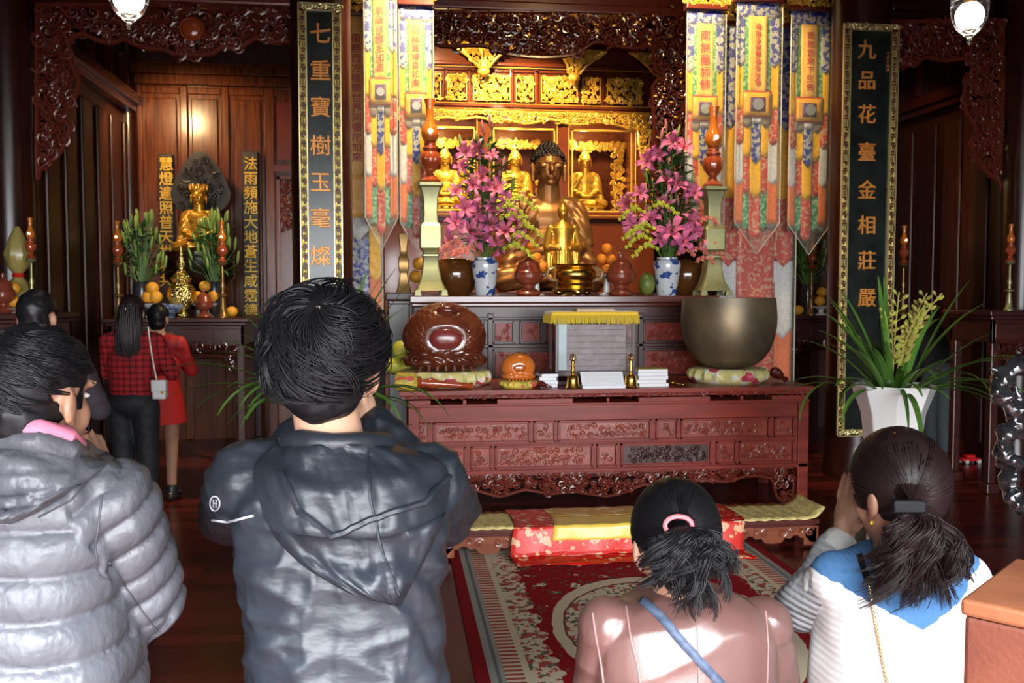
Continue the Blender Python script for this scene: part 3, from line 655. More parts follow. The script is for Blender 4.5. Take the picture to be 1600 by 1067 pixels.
for pc in (755, 893): MB().box(xc(pc) - .03, xc(pc) + .03, YC - .13, YC - .05, zc_(118), zc_(60)).build('hanging_post', LACQ, CAB, smooth=0)
b = MB()
for p0, p1 in ((668, 746), (768, 870), (890, 990)):
    for e in ((p0 + 3, p1 - 3, 203, 200), (p0 + 3, p1 - 3, 331, 328)): b.box(xc(e[0]), xc(e[1]), YC + .01, YC + .03, zc_(e[2]), zc_(e[3]))
    for q in (p0 + 3, p1 - 5): b.box(xc(q), xc(q + 2), YC + .01, YC + .03, zc_(330), zc_(200))
    x0, x1 = xc(p0 + 6), xc(p1 - 6); scrolls(b, lambda x, z: True, (x0, zc_(222), x1, zc_(212)), .07, YC + .5, .016, p0)
    scrolls(b, lambda x, z: True, (x1 - .1, zc_(325), x1 - .02, zc_(222)), .07, YC + .5, .012, p0 + 3)
b.build('case_lining', GOLD, CAB, smooth=40)
GL = bpy.data.materials.new('case_glass'); GL.use_nodes = True; n, l = nt(GL); n.clear()
oo = n.new('ShaderNodeOutputMaterial'); mx = n.new('ShaderNodeMixShader'); tr = n.new('ShaderNodeBsdfTransparent'); gl = n.new('ShaderNodeBsdfGlossy'); gl.inputs['Roughness'].default_value = .03; mx.inputs[0].default_value = .10
l.new(tr.outputs[0], mx.inputs[1]); l.new(gl.outputs[0], mx.inputs[2]); l.new(mx.outputs[0], oo.inputs[0])
for p0, p1 in ((668, 746), (768, 870), (890, 990)): MB().box(xc(p0), xc(p1), YC + .03, YC + .034, zc_(331), zc_(200)).build('glass_pane', GL, CAB, smooth=0)
for p in (698, 810, 922): point('case_lamp', (xc(p) - .05, YC + .2, zc_(206)), 22, (1, .78, .38), .04)

# ---------------------------------------------------------------- statues
def rotz(a): return Matrix.Rotation(a, 3, 'Z')
def buddha(name, label, loc, h, m, mh, group=None, detail=False, raised=False, lotus=True, voxel=.012, crown=False):
    """seated figure facing -Y, h = height from seat to crown"""
    L = Vector(loc); P = lambda x, y, z: L + Vector((x * h, y * h, z * h)); t = thing(name, label, 'statue', loc, group)
    b = MB(); S = h
    b.ell(P(0, 0, .10), (.34 * S, .22 * S, .10 * S)); b.cap(P(-.31, -.04, .08), P(.12, -.19, .085), .085 * S, .06 * S); b.cap(P(.31, -.04, .08), P(-.12, -.18, .095), .085 * S, .06 * S)
    b.ell(P(0, .02, .30), (.19 * S, .13 * S, .24 * S)); b.ell(P(0, .02, .48), (.21 * S, .12 * S, .15 * S)); b.cap(P(-.15, .02, .565), P(.15, .02, .565), .07 * S)
    b.cap(P(0, .01, .58), P(0, 0, .74), .085 * S, .072 * S)
    for s_ in (-1, 1): b.ell(P(s_ * .20, .01, .34), (.10 * S, .10 * S, .25 * S))
    for s_ in (-1, 1):
        if raised and s_ == -1:
            b.cap(P(-.19, .02, .55), P(-.25, -.02, .36), .062 * S, .055 * S); b.cap(P(-.25, -.02, .36), P(-.20, -.16, .52), .052 * S, .034 * S)
        else:
            b.cap(P(s_ * .19, .02, .55), P(s_ * .25, -.02, .32), .062 * S, .058 * S); b.cap(P(s_ * .25, -.02, .32), P(s_ * .05, -.20, .20), .05 * S, .034 * S); b.ell(P(s_ * .03, -.21, .19), (.06 * S, .035 * S, .028 * S))
        b.cap(P(s_ * .23, -.02, .30), P(s_ * .30, -.06, .12), .06 * S, .04 * S)
    if raised:
        h0 = P(-.195, -.175, .555); b.ell(h0, (.034 * S, .018 * S, .045 * S))
        for k, a in enumerate((-.022, -.004, .014)): b.cap(h0 + Vector((a * S, 0, .03 * S)), h0 + Vector((a * 1.5 * S, -.01 * S, .095 * S)), .0105 * S, .008 * S, 6)
        b.cap(h0 + Vector((.026 * S, 0, .03 * S)), h0 + Vector((.05 * S, -.03 * S, .055 * S)), .010 * S, n=6); b.cap(h0 + Vector((.03 * S, 0, 0)), h0 + Vector((.05 * S, -.03 * S, .05 * S)), .011 * S, n=6)
    disp = None
    def folds(V, N):
        X = (V - np.array(L)) / h; torso = (X[:, 2] < .60)
        f = np.sin((np.abs(X[:, 0]) * 1.0 + X[:, 2] * .9 + .5 * (X[:, 0]**2)) * 75) * .0055 * h * torso * (np.abs(X[:, 0]) > .085)
        lap = np.sin(X[:, 2] * 95 + np.abs(X[:, 0]) * 25) * .006 * h * (X[:, 2] < .3)
        return f * (X[:, 2] >= .3) + lap
    def chest(Fc):
        X = (Fc - np.array(L)) / h; return ((np.abs(X[:, 0]) < .075 - .02 * X[:, 2]) & (X[:, 2] > .3) & (X[:, 2] < .62) & (X[:, 1] < 0)).astype(int)
    body = blob('body', b, voxel * h, m, t, 4, folds)
    # head
    PB = P; HS = 1.27; P = lambda x, y, z: PB(x * HS, y * HS, .715 + (z - .715) * 1.04); S = h * 1.22
    b = MB(); b.ell(P(0, -.01, .815), (.082 * S, .092 * S, .095 * S)); b.ell(P(0, -.03, .765), (.064 * S, .066 * S, .062 * S)); b.ell(P(0, -.105, .795), (.013 * S, .018 * S, .028 * S)); b.cap(P(0, -.10, .83), P(0, -.118, .785), .008 * S, .012 * S, 8)
    for s_ in (-1, 1):
        b.ell(P(s_ * .038, -.083, .818), (.024 * S, .014 * S, .012 * S)); b.cap(P(s_ * .015, -.098, .838), P(s_ * .06, -.078, .84), .006 * S, n=6)
        b.ell(P(s_ * .086, .0, .80), (.013 * S, .022 * S, .045 * S)); b.cap(P(s_ * .087, -.005, .77), P(s_ * .084, -.008, .735), .012 * S, n=6)
    b.ell(P(0, -.092, .752), (.028 * S, .012 * S, .0075 * S)); b.ell(P(0, -.089, .741), (.022 * S, .012 * S, .009 * S)); b.ell(P(0, -.075, .715), (.025 * S, .02 * S, .018 * S))
    blob('head', b, voxel * .42 * h, m, t, 2)
    b = MB(); b.ell(P(0, .012, .845), (.092 * S, .098 * S, .085 * S)); b.ell(P(0, .01, .915), (.058 * S, .06 * S, .055 * S))
    if crown:
        b = MB(); b.lathe(P(0, 0, 0).x, P(0, 0, 0).y, [(.085 * S, P(0, 0, .86).z - L.z), (.10 * S, P(0, 0, .90).z - L.z), (.09 * S, P(0, 0, .94).z - L.z), (.05 * S, P(0, 0, .98).z - L.z)], 20, L.z)
        for k in range(9): a = math.pi + math.pi * (k + .5) / 9 if False else 2 * math.pi * k / 9; b.ell(P(.095 * math.cos(a), .095 * math.sin(a), .94), (.02 * S, .02 * S, .045 * S), nu=8, nv=6)
        b.build('crown', m, t)
    else:
        if detail:
            q = random.Random(1); k = 0
            for ring in range(9):
                ph = ring * .19; nn = max(1, int(26 * math.sin(ph + .02)))
                for i in range(nn):
                    a = 2 * math.pi * i / nn + ring * .3; d_ = Vector((math.sin(ph) * math.cos(a), math.sin(ph) * math.sin(a), math.cos(ph)))
                    if d_.y < -.25 and d_.z < .28: continue
                    b.ell(P(0, .012, .845) + Vector((d_.x * .093, d_.y * .099, d_.z * .086)) * S, .0105 * S, nu=6, nv=4)
            for ring in range(5):
                ph = ring * .3; nn = max(1, int(16 * math.sin(ph + .03)))
                for i in range(nn): a = 2 * math.pi * i / nn; b.ell(P(0, .01, .915) + Vector((math.sin(ph) * math.cos(a) * .059, math.sin(ph) * math.sin(a) * .06, math.cos(ph) * .056)) * S, .0105 * S, nu=6, nv=4)
        # carve the hair away from the face: keep it above the brow
        o = b.build('hair', mh, t)
        for v in o.data.vertices:
            p = (v.co) / h
            if p.y < -.02 and p.z < .872: v.co.y = (-.02) * h
    if lotus:
        b = MB(); lp = []
        S = h
        b.lathe(L.x, L.y, [(.22 * S, -.10 * S), (.30 * S, -.09 * S), (.27 * S, -.04 * S), (.34 * S, 0), (.30 * S, .02 * S)], 28, L.z)
        for ring, (rr, zz, nn) in enumerate(((.31, -.035, 16), (.28, -.075, 16))):
            for i in range(nn): a = 2 * math.pi * (i + .5 * ring) / nn; b.ell((L.x + rr * S * math.cos(a), L.y + rr * S * math.sin(a), L.z + zz * S), (.03 * S, .055 * S, .035 * S), rotz(a), 8, 6)
        b.build('lotus_base', m, t)
    return t
zb1 = zc_(322)
g0 = buddha('seated_statue', 'small golden seated statue in the left glass case', (xc(698), YC + .3, zb1), .72, GOLDST, GOLDST, 'golden statues in the glass cases', raised=False)
dup(g0, (xc(810), YC + .3, zb1), 'small golden seated statue in the middle glass case, behind the big head'); dup(g0, (xc(921), YC + .3, zb1), 'small golden seated statue in the right glass case')
# solid plinth under each of them is the cabinet floor
MB().box(xc(668), xc(990), YC + .05, YC + .6, zc_(348) - .001, zb1 - .065).build('case_floor', LACQ, CAB, smooth=0)
BS = at(858, 450, 9.15); SH = at(858, 225, 9.15).z - Z3 - .02
buddha('seated_statue', 'large bronze seated statue with one raised hand at the centre of the altar', (BS.x, 9.2, Z3 + .015), SH / .97, BRONZE, BLACKH, detail=True, raised=True, lotus=False, voxel=.010)
p = at(312, 385, 9.75)
HL0 = at(300, 497, 8.85).z + .002
PED = MB().lathe(p.x, 9.75, [(.30, HL0), (.30, 1.42), (.2, 1.48), (.18, 1.60), (.28, 1.68), (.34, 1.74), (.34, p.z - .06)], 28).build('statue_pedestal', W_DARK, origin=(p.x, 9.75, HL0)); tag(PED, 'dark pedestal carrying the golden crowned statue on the chapel altar', 'pedestal')
cs = buddha('seated_statue', 'golden seated statue with crown and dark halo in the left chapel', (p.x, 9.75, p.z - .06), at(312, 285, 9.75).z - p.z + .04, GOLDAMB, GOLDAMB, lotus=False, crown=True)
b = MB(); q = at(312, 300, 9.9)
b.prism([(q.x + .30 * math.sin(a) * (1 - .35 * max(0, math.cos(a))), q.z + .0 + (.42 if math.cos(a) > 0 else .25) * math.cos(a)) for a in [k * 2 * math.pi / 32 for k in range(32)]], 9.95, 9.99)
scrolls(b, lambda x, z: ((x - q.x) / .22)**2 + ((z - q.z) / .33)**2 < 1, (q.x - .25, q.z - .25, q.x + .25, q.z + .35), .1, 9.94, .012, 3)
b.build('halo', mat('dark_halo', (.016, .010, .008), .45), cs)
# small standing statue before the big one
Ys = 8.32; p = at(879, 415, Ys); t = thing('standing_statue', 'small golden standing statue right behind the brass censer', 'statue', (p.x, Ys, Z2)); hh = at(879, 316, Ys).z - Z2
b = MB(); b.lathe(p.x, Ys, [(.10, 0), (.10, .05), (.08, .07), (.08, .13), (.095, .15)], 20, Z2); b.build('base', DBRASS, t)
b = MB(); P = lambda x, y, z: Vector((p.x + x * hh, Ys + y * hh, Z2 + z * hh))
b.lathe(p.x, Ys, [(.12 * hh, .2 * hh), (.13 * hh, .3 * hh), (.11 * hh, .5 * hh), (.12 * hh, .62 * hh), (.14 * hh, .72 * hh), (.05 * hh, .80 * hh)], 20, Z2, sy=.7)
for s_ in (-1, 1): b.cap(P(s_ * .13, 0, .72), P(s_ * .17, -.03, .52), .045 * hh, .05 * hh); b.cap(P(s_ * .17, -.03, .52), P(s_ * .06, -.12, .50), .04 * hh, .028 * hh); b.cap(P(s_ * .16, 0, .5), P(s_ * .15, 0, .26), .045 * hh, .03 * hh)
b.cap(P(0, 0, .75), P(0, 0, .84), .035 * hh); b.ell(P(0, -.01, .885), (.055 * hh, .06 * hh, .07 * hh)); b.ell(P(0, 0, .955), (.03 * hh, .03 * hh, .03 * hh)); b.ell(P(0, 0, .91), (.06 * hh, .06 * hh, .055 * hh))
blob('body', b, .008, GOLDAMB, t, 2, lambda V, N: np.sin((V[:, 0] - p.x) * 300) * .002 * (V[:, 2] < Z2 + .5 * hh))

# ---------------------------------------------------------------- candle stands
def candle_stand(px, Y, base_z, s, label, group, mstand, glow=True, sq=True):
    x = at(px, 455, Y).x; t = thing('candle_stand', label, 'candle stand', (x, Y, base_z), group)
    if sq:
        pr = [(.125, .0), (.135, .02), (.125, .04), (.095, .10), (.085, .13), (.068, .22), (.062, .29), (.058, .30), (.068, .315), (.068, .33), (.058, .345), (.07, .36), (.088, .38), (.088, .55), (.07, .575), (.06, .585), (.06, .60), (.055, .66), (.06, .78), (.085, .86), (.10, .87), (.10, .895), (.06, .90)]
        b = MB(); b.sqlathe(x, Y, [(r * s, z * s) for r, z in pr[2:]], base_z)
        for sx in (-1, 1):
            for sy in (-1, 1): b.sqlathe(x + sx * .105 * s, Y + sy * .105 * s, [(.03 * s, 0), (.022 * s, .045 * s)], base_z)
        b.build('pedestal', mstand, t, bevel=.004, smooth=30)
    else:
        pr = [(.09, 0), (.09, .03), (.06, .06), (.05, .16), (.035, .30), (.03, .33), (.075, .35), (.08, .37), (.03, .39), (.028, .46), (.045, .52), (.026, .58), (.022, .82), (.085, .87), (.09, .89), (.03, .9)]
        MB().lathe(x, Y, [(r * s, z * s) for r, z in pr], 18, base_z).build('pedestal', mstand, t)
    z0 = base_z + .90 * s; k = s
    MB().lathe(x, Y, [(r * k, z * k) for r, z in ((.075, 0), (.082, .015), (.06, .035), (.035, .06), (.032, .085), (.045, .10), (.075, .14), (.085, .19), (.078, .23), (.05, .25), (.062, .262), (.062, .275), (.045, .29), (.05, .31), (.04, .33))], 30, z0, flute=(.11 * k, .23 * k, 12)).build('holder', LAMPWOOD, t)
    MB().lathe(x, Y, [(r * k, z * k) for r, z in ((.05, .33), (.066, .36), (.072, .40), (.06, .44), (.036, .48), (.03, .54), (.032, .60), (.046, .655), (.04, .66), (.01, .655))], 24, z0).build('lamp', LAMPTOP, t)
    if glow: MB().ell((x, Y - .070 * k, z0 + .40 * k), (.02 * k, .012 * k, .02 * k), nu=8, nv=6).build('lamp_light', mat('lamp_glow', (1, .8, .5), emit=(1, .72, .4), power=9), t)
    return t
YS = 7.93
hs = (at(673, 155, YS).z - Z2) / 1.56
candle_stand(673, YS, Z2, hs, 'tall square green-brass candle stand left of the lilies', 'square candle stands', GBRASS)
candle_stand(1112, YS, Z2, hs, 'tall square green-brass candle stand right of the lilies', 'square candle stands', GBRASS)
h2 = (at(630, 365, 8.8).z - Z3) / .95
for px, lb in ((631, 'short dull brass stand left, behind the banners'),):
    x = at(px, 455, 8.8).x; t = MB(); s_ = h2
    t.sqlathe(x, 8.8, [(r * s_, z * s_) for r, z in ((.125, 0), (.095, .10), (.06, .30), (.068, .33), (.088, .40), (.088, .55), (.06, .60), (.055, .70), (.085, .93), (.09, .95))], Z3)
    o = t.build('candle_pedestal', DBRASS, origin=(x, 8.8, Z3), bevel=.004, smooth=30); tag(o, lb, 'candle stand')

# ---------------------------------------------------------------- things on the tiered altar
def fruit(px, py, Y, r, label, m, group, base=None, name='orange', cat='fruit'):
    p = at(px, py, Y); c = MB(); c.ell((p.x, Y, p.z), (r, r, r * .94), nu=20, nv=14)
    t = thing(name, label, cat, (p.x, Y, p.z - r * .94), group); c.build('flesh', m, t, smooth=180)
    MB().ell((p.x, Y, p.z + r * .93), (r * .12, r * .12, r * .05), nu=8, nv=4).build('stem', mat('fruit_stem', (.05, .08, .02), .6), t); return t
ORANGE = mat('orange_peel', (.90, .25, .012), .42, bump=.3, bscale=160, bdist=.002)
POMELO = mat('pomelo_peel', (.78, .36, .03), .45, bump=.3, bscale=120, bdist=.002)
POMG = mat('green_pomelo_peel', (.50, .44, .05), .45, col2=(.38, .42, .06), scale=6, bump=.3, bscale=120, bdist=.002)
GREENM = mat('green_fruit_peel', (.10, .14, .02), .45, col2=(.2, .22, .04), scale=8)
Yo = 8.15; ro = .048
for x_, y_, lb, YY in ((948, 388, 'topmost of the three oranges right of the censer', 8.15), (940, 404, 'left orange under the top one, right of the censer', 8.15), (954, 405, 'right orange under the top one, right of the censer', 8.2), (948, 420, 'lowest orange right of the censer', 8.15), (829, 383, 'top orange left of the censer, beside the urn', 8.15), (838, 402, 'middle orange left of the censer', 8.15), (848, 416, 'low orange left of the censer', 8.15)):
    fruit(x_, y_, YY, ro, lb, ORANGE, 'oranges beside the censer')
# fruit dish columns carrying the oranges
for px in (838, 948):
    x = at(px, 455, 8.17).x; top = at(px, 428, 8.15).z
    o = MB().lathe(x, 8.17, [(.07, 0), (.075, .015), (.03, .03), (.025, (top - Z2) - .04), (.10, (top - Z2) - .015), (.105, top - Z2), (.08, top - Z2)], 24, Z2).build('fruit_dish', mat('porcelain', (.75, .74, .70), .15), origin=(x, 8.17, Z2)); tag(o, 'footed dish under the oranges ' + ('left' if px == 838 else 'right') + ' of the censer', 'dish')
for x_, y_, lb in ((655, 412, 'yellow pomelo leaning behind the left candle stand, upper one'), (650, 432, 'yellow pomelo at the left foot of the left candle stand'),): fruit(x_, y_, 8.7, .062, lb, POMELO, 'pomelos left of the candle stand', name='pomelo')
# dark lidded pots and dish
def lathe_thing(name, label, cat, px, Y, z0, prof, m, n=28, group=None, **k):
    x = at(px, 455, Y).x; o = MB().lathe(x, Y, prof, n, z0, **k).build(name, m, origin=(x, Y, z0)); tag(o, label, cat, group); return o
URNP = [(.10, 0), (.115, .02), (.10, .05), (.055, .08), (.06, .11), (.12, .15), (.135, .20), (.13, .235), (.135, .245), (.11, .28), (.10, .34), (.075, .36), (.04, .385), (.02, .40), (.025, .42), (.02, .45), (.0, .46)]
URNW = mat('red_wooden_urn', (.23, .045, .022), .28, coat=.6)
for px, side in ((826, 'left'), (969, 'right')): lathe_thing('lidded_urn', 'turned red wooden lidded urn just ' + side + ' of the brass censer', 'urn', px, 7.95, Z2, [(r * .93, z * .82) for r, z in URNP], URNW, group='lidded urns')
x = at(898, 455, 7.93).x; t = thing('incense_censer', 'round polished brass incense censer with two ear handles', 'censer', (x, 7.93, Z2))
MB().lathe(x, 7.93, [(.13, .03), (.165, .045), (.17, .06), (.15, .075), (.165, .09), (.17, .11), (.155, .12), (.19, .16), (.195, .19), (.18, .22), (.155, .235), (.19, .255), (.195, .27), (.18, .272), (.17, .25), (.12, .22), (.0, .22)], 36, Z2).build('bowl', CENSER, t)
for s_ in (-1, 1): MB().tube([(x + s_ * (.17 + .075 * math.sin(a)), 7.93, Z2 + .185 + .055 * math.cos(a)) for a in [k * math.pi * 1.15 / 10 for k in range(11)]], .013, 8, nrm=(0, 1, 0)).build('handle', mat('pale_brass', (.85, .70, .42), .3, .8), t)
b = MB()
for a in (math.pi * 1.5, math.pi * .17, math.pi * .83): b.ell((x + .14 * math.cos(a), 7.93 + .14 * math.sin(a), Z2 + .032), (.05, .04, .03), nu=8, nv=6)
b.build('foot', CENSER, t)
lathe_thing('round_pot', 'dark glossy round pot behind the right blue and white vase', 'pot', 1072, 8.36, Z2, [(.12, 0), (.17, .06), (.2, .16), (.2, .24), (.16, .31), (.1, .33)], mat('amber_glaze', (.10, .035, .008), .15, coat=1))
lathe_thing('round_pot', 'dark amber round pot behind the left blue and white vase', 'pot', 712, 8.3, Z2, [(.12, 0), (.17, .06), (.2, .16), (.2, .24), (.16, .31), (.1, .33)], mat('amber_glaze', (.10, .035, .008), .15, coat=1))
o = fruit(1011, 420, 8.05, .075, 'big dark green fruit left of the right vase', GREENM, None, name='green_melon'); o.scale = (1, 1, 1.45); o.location.z = Z2
# ---------------------------------------------------------------- side altars
def side_altar(x0, x1, Y, depth, h, label, cat='altar'):
    t = thing('side_altar', label, cat, ((x0 + x1) / 2, Y + depth / 2, 0)); e = .05
    b = MB(); b.box(x0 - e, x1 + e, Y - e, Y + depth + e, h - .04, h); b.box(x0 - e * .5, x1 + e * .5, Y - e * .5, Y + depth + e * .5, h - .07, h - .04); b.build('top', W_TABD, t, bevel=.008, smooth=0)
    b = MB(); b.box(x0, x1, Y, Y + .03, h - .25, h - .07); b.box(x0, x1, Y + depth - .03, Y + depth, h - .25, h - .07); b.box(x0, x0 + .03, Y, Y + depth, h - .25, h - .07); b.box(x1 - .03, x1, Y, Y + depth, h - .25, h - .07)
    n_ = 4
    for k in range(n_): u0 = x0 + (x1 - x0) * (k + .08) / n_; u1 = x0 + (x1 - x0) * (k + .92) / n_; b.box(u0, u1, Y - .008, Y, h - .22, h - .10)
    b.build('frame', W_TABD, t, bevel=.006, smooth=0)
    b = MB(); pl = [(x0 + .05, h - .25), (x0 + .05, h - .55), (x0 + .12, h - .5), (x0 + .18, h - .36), ((x0 + x1) / 2, h - .33), (x1 - .18, h - .36), (x1 - .12, h - .5), (x1 - .05, h - .55), (x1 - .05, h - .25)]
    fretpoly(b, pl, .09, Y + .015, .011, int(x0 * 10) + 50); b.build('apron', W_CARVD, t)
    for xx in (x0, x1 - .07):
        for yy in (Y, Y + depth - .07): bb = MB(); bb.box(xx, xx + .07, yy, yy + .07, .08, h - .25); bb.box(xx - .02, xx + .09, yy - .02, yy + .09, 0, .08); bb.build('leg', W_TABD, t, bevel=.01, smooth=0)
    return t
YL = 8.85; HL = at(300, 497, YL).z
side_altar(X_(168, YL), X_(380, YL), YL, 1.15, HL, 'dark carved altar table in front of the golden crowned statue')
YR = 9.05; HR = HL
side_altar(X_(1212, YR), X_(1415, YR), YR, .8, HR, 'dark altar table in the right chapel behind the pillar')
YO = 6.75; HO = at(30, 490, YO).z
side_altar(X_(-150, YO), X_(66, YO), YO, .55, HO, 'dark altar table at the left edge with fruit and a candle stand')
side_altar(X_(1552, YO), X_(1760, YO), YO, .55, HO, 'dark altar table at the right edge with a candle stand')
def cs_at(px, ytop, Y, bz, label, glow=True): s_ = (at(px, ytop, Y).z - bz) / 1.56; return candle_stand(px, Y, bz, s_, label, 'slim candle stands', DBRASS if px > 100 and px < 1500 else GBRASS, glow, sq=False)
cs_at(185, 345, 9.0, HL, 'slim candle stand at the left end of the left chapel altar'); cs_at(348, 345, 9.0, HL, 'slim candle stand right of the golden vase on the left chapel altar')
cs_at(50, 340, 6.9, HO, 'slim candle stand at the far left edge beside stacked fruit'); cs_at(1577, 350, 6.9, HO, 'slim candle stand at the far right edge', False)
cs_at(1268, 365, 9.2, HR, 'slim candle stand between the right banners and the right pillar', False); cs_at(1411, 352, 9.2, HR, 'slim candle stand on the right chapel altar, right of the pillar')
for px, py, Y, lb in ((238, 450, 9.15, 'topmost pomelo of the pile left of the golden vase, left chapel'), (232, 464, 9.15, 'lower left pomelo of the pile left of the golden vase, left chapel'), (244, 464, 9.12, 'lower right pomelo of the pile left of the golden vase, left chapel')): fruit(px, py, Y, .062, lb, POMELO, None, name='pomelo').pop('group', None)
for px, py, Y, lb in ((320, 447, 9.15, 'top pomelo right of the golden vase in the left chapel'), (309, 463, 9.15, 'lower left pomelo right of the golden vase in the left chapel'), (332, 463, 9.15, 'lower right pomelo right of the golden vase in the left chapel'), (362, 465, 9.15, 'orange gourd shaped fruit at the right end of the left chapel altar')):
    o = fruit(px, py, Y, .055, lb, POMELO, None, name='pomelo')
    if px == 362: o.location.z = HL
for px, py, lb in ((22, 450, 'topmost orange pomelo on the white dish at the left edge'), (22, 471, 'left orange pomelo on the white dish at the left edge'), (38, 471, 'right orange pomelo on the white dish at the left edge')): fruit(px, py, 6.95, .045, lb, POMELO, None, name='pomelo')
for px, py, lb in ((1248, 462, 'orange left of the candle stand in the right chapel'), (1284, 456, 'upper yellow pomelo beside the right pillar'), (1281, 470, 'lower yellow pomelo beside the right pillar')):
    o = fruit(px, py, 9.15, .055, lb, POMELO, None, name='pomelo')
    if px == 1248: o.location.z = HR
PORC = mat('porcelain', (0, 0, 0))
def dish(px, Y, z0, ztop, r, label): h_ = ztop - z0; return lathe_thing('footed_dish', label, 'dish', px, Y, z0, [(r * .6, 0), (r * .62, h_ * .1), (r * .3, h_ * .3), (r * .3, h_ * .6), (r * .9, h_ * .85), (r, h_), (r * .9, h_), (r * .2, h_ * .8)], PORC)
dish(239, 9.14, HL, at(239, 474, 9.14).z, .12, 'footed dish under the pomelos left of the golden vase'); dish(320, 9.16, HL, at(320, 474, 9.14).z, .12, 'footed dish under the pomelos right of the golden vase')
dish(30, 6.95, HO, at(30, 481, 6.95).z, .11, 'white dish under three pomelos at the left edge')
dish(1283, 9.15, HR, at(1283, 478, 9.15).z, .09, 'footed dish under the yellow pomelos beside the right pillar')
lathe_thing('blue_white_bowl', 'small blue and white bowl in the middle of the left chapel altar', 'bowl', 263, 9.0, HL, [(.05, 0), (.06, .02), (.05, .03), (.12, .08), (.14, .13), (.13, .13), (.03, .05)], mat('blue_white_glaze', (.55, .6, .65), .15, col2=(.03, .06, .25), scale=22))
lathe_thing('golden_vase', 'shiny golden crumpled vase with tall finial on the left chapel altar', 'vase', 284, 9.1, HL, [(.07, 0), (.08, .03), (.05, .06), (.10, .13), (.13, .20), (.12, .27), (.08, .33), (.10, .37), (.06, .41), (.03, .45), (.045, .50), (.015, .58), (.02, .62), (.0, .68)], mat('crinkled_gold', (.95, .72, .25), .15, 1.0, bump=1.0, bscale=40, bdist=.02), flute=(.05, .4, 9))
lathe_thing('lidded_urn', 'dark red wooden urn on the left chapel altar', 'urn', 318, 8.95, HL, [(r * .6, z * .6) for r, z in URNP], URNW)
lathe_thing('lidded_urn', 'cut off red wooden urn at the left picture edge', 'urn', 5, 6.9, HO, [(r * .6, z * .62) for r, z in URNP], URNW)
p = at(18, 410, 7.0)
t = thing('wrapped_offering', 'pointed parcel in clear yellow wrap with a red ribbon at the left edge', 'parcel', (p.x, 7.12, HO))
MB().lathe(p.x, 7.12, [(.09, .0), (.11, .06), (.06, .22), (.02, .27), (.07, .33), (.09, .42), (.05, .55), (.015, .62)], 14, HO, flute=(0, .6, 7)).build('wrap', mat('yellow_wrap', (.50, .40, .12), .25, trans=.25), t); MB().lathe(p.x, 7.12, [(.03, .25), (.045, .27), (.03, .29)], 12, HO).build('ribbon', mat('red_ribbon', (.6, .02, .02), .4), t)

# ---------------------------------------------------------------- flowers
LEAF = mat('leaf_green', (.045, .13, .025), .4, col2=(.09, .20, .045), scale=9); LEAFD = mat('dark_leaf', (.035, .12, .03), .4, col2=(.08, .18, .05), scale=9)
STEM = mat('stem_green', (.10, .20, .04), .5); BUDG = mat('green_bud', (.24, .34, .07), .4); BUDP = mat('pink_bud', (.52, .13, .20), .4, col2=(.35, .22, .12), scale=14)
def lilymat(name, c1, c2):
    m, x, y, z, v = pmat(name, .45, .3); r = (x * x + y * y).sqrt(); c = colmix(m, ((r * 7.0) - .05).min(1.0), c1, c2); return finish(m, c)
LIL1 = lilymat('pink_lily_petal', (.80, .18, .32), (.58, .12, .32)); LIL2 = lilymat('rose_lily_petal', (.66, .06, .20), (.80, .34, .46)); 
YEL = mat('yellow_orchid', (.72, .72, .06), .5, col2=(.5, .58, .05), scale=30); COR = mat('coral_flower', (.80, .16, .12), .5, col2=(.85, .35, .25), scale=30)
def petal_mesh(b, L_, W_, az, curl, up):
    R_ = []; d_ = Vector((math.cos(az), math.sin(az), 0)); s_ = Vector((-math.sin(az), math.cos(az), 0))
    for i in range(8):
        t = i / 7; r = L_ * (.06 + .94 * math.sin(t * 1.35) / math.sin(1.35)); z = up * math.sin(t * 2.2) * L_ - curl * L_ * max(0, t - .55)**2 * 3; w_ = W_ * (math.sin(math.pi * min(1, t * .9 + .08)) ** .7) * (1 - .98 * (t > .99))
        R_.append([d_ * r + s_ * (w_ * k) + Vector((0, 0, z + abs(k) * w_ * .35)) for k in (-1, -.5, 0, .5, 1)])
    b.sheet(R_)
def lily_mesh(m, seed, name='lily'):
    q = random.Random(seed); b = MB()
    for k in range(6): petal_mesh(b, .125 * q.uniform(.85, 1.1), .030 if k % 2 else .022, k * math.pi / 3 + q.uniform(-.08, .08), q.uniform(.5, 1.1), q.uniform(.3, .5))
    b.m = 1
    for k in range(6): a = k * math.pi / 3 + .3; b.tube([(0, 0, 0), (.02 * math.cos(a), .02 * math.sin(a), .04), (.04 * math.cos(a), .04 * math.sin(a), .065)], .0016, 3); b.ell((.04 * math.cos(a), .04 * math.sin(a), .066), (.004, .004, .009), nu=5, nv=4)
    b.tube([(0, 0, -.03), (0, 0, .08)], [.006, .002], 4)
    me = bpy.data.meshes.new(name); me.from_pydata([tuple(v) for v in b.v], [], b.f); me.materials.append(m); me.materials.append(mat('stamen', (.30, .08, .02), .6)); me.polygons.foreach_set('material_index', b.mi); me.polygons.foreach_set('use_smooth', [True] * len(me.polygons)); return me
LM = [lily_mesh(LIL1, 1), lily_mesh(LIL2, 2), lily_mesh(LIL1, 3)]
def bud_mesh(m, name):
    b = MB().lathe(0, 0, [(.003, 0), (.009, .01), (.013, .045), (.012, .08), (.006, .105), (.0, .112)], 8); me = bpy.data.meshes.new(name); me.from_pydata(b.v, [], b.f); me.materials.append(m); me.polygons.foreach_set('use_smooth', [True] * len(me.polygons)); return me
BMG = bud_mesh(BUDG, 'bud'); BMP = bud_mesh(BUDP, 'bud')
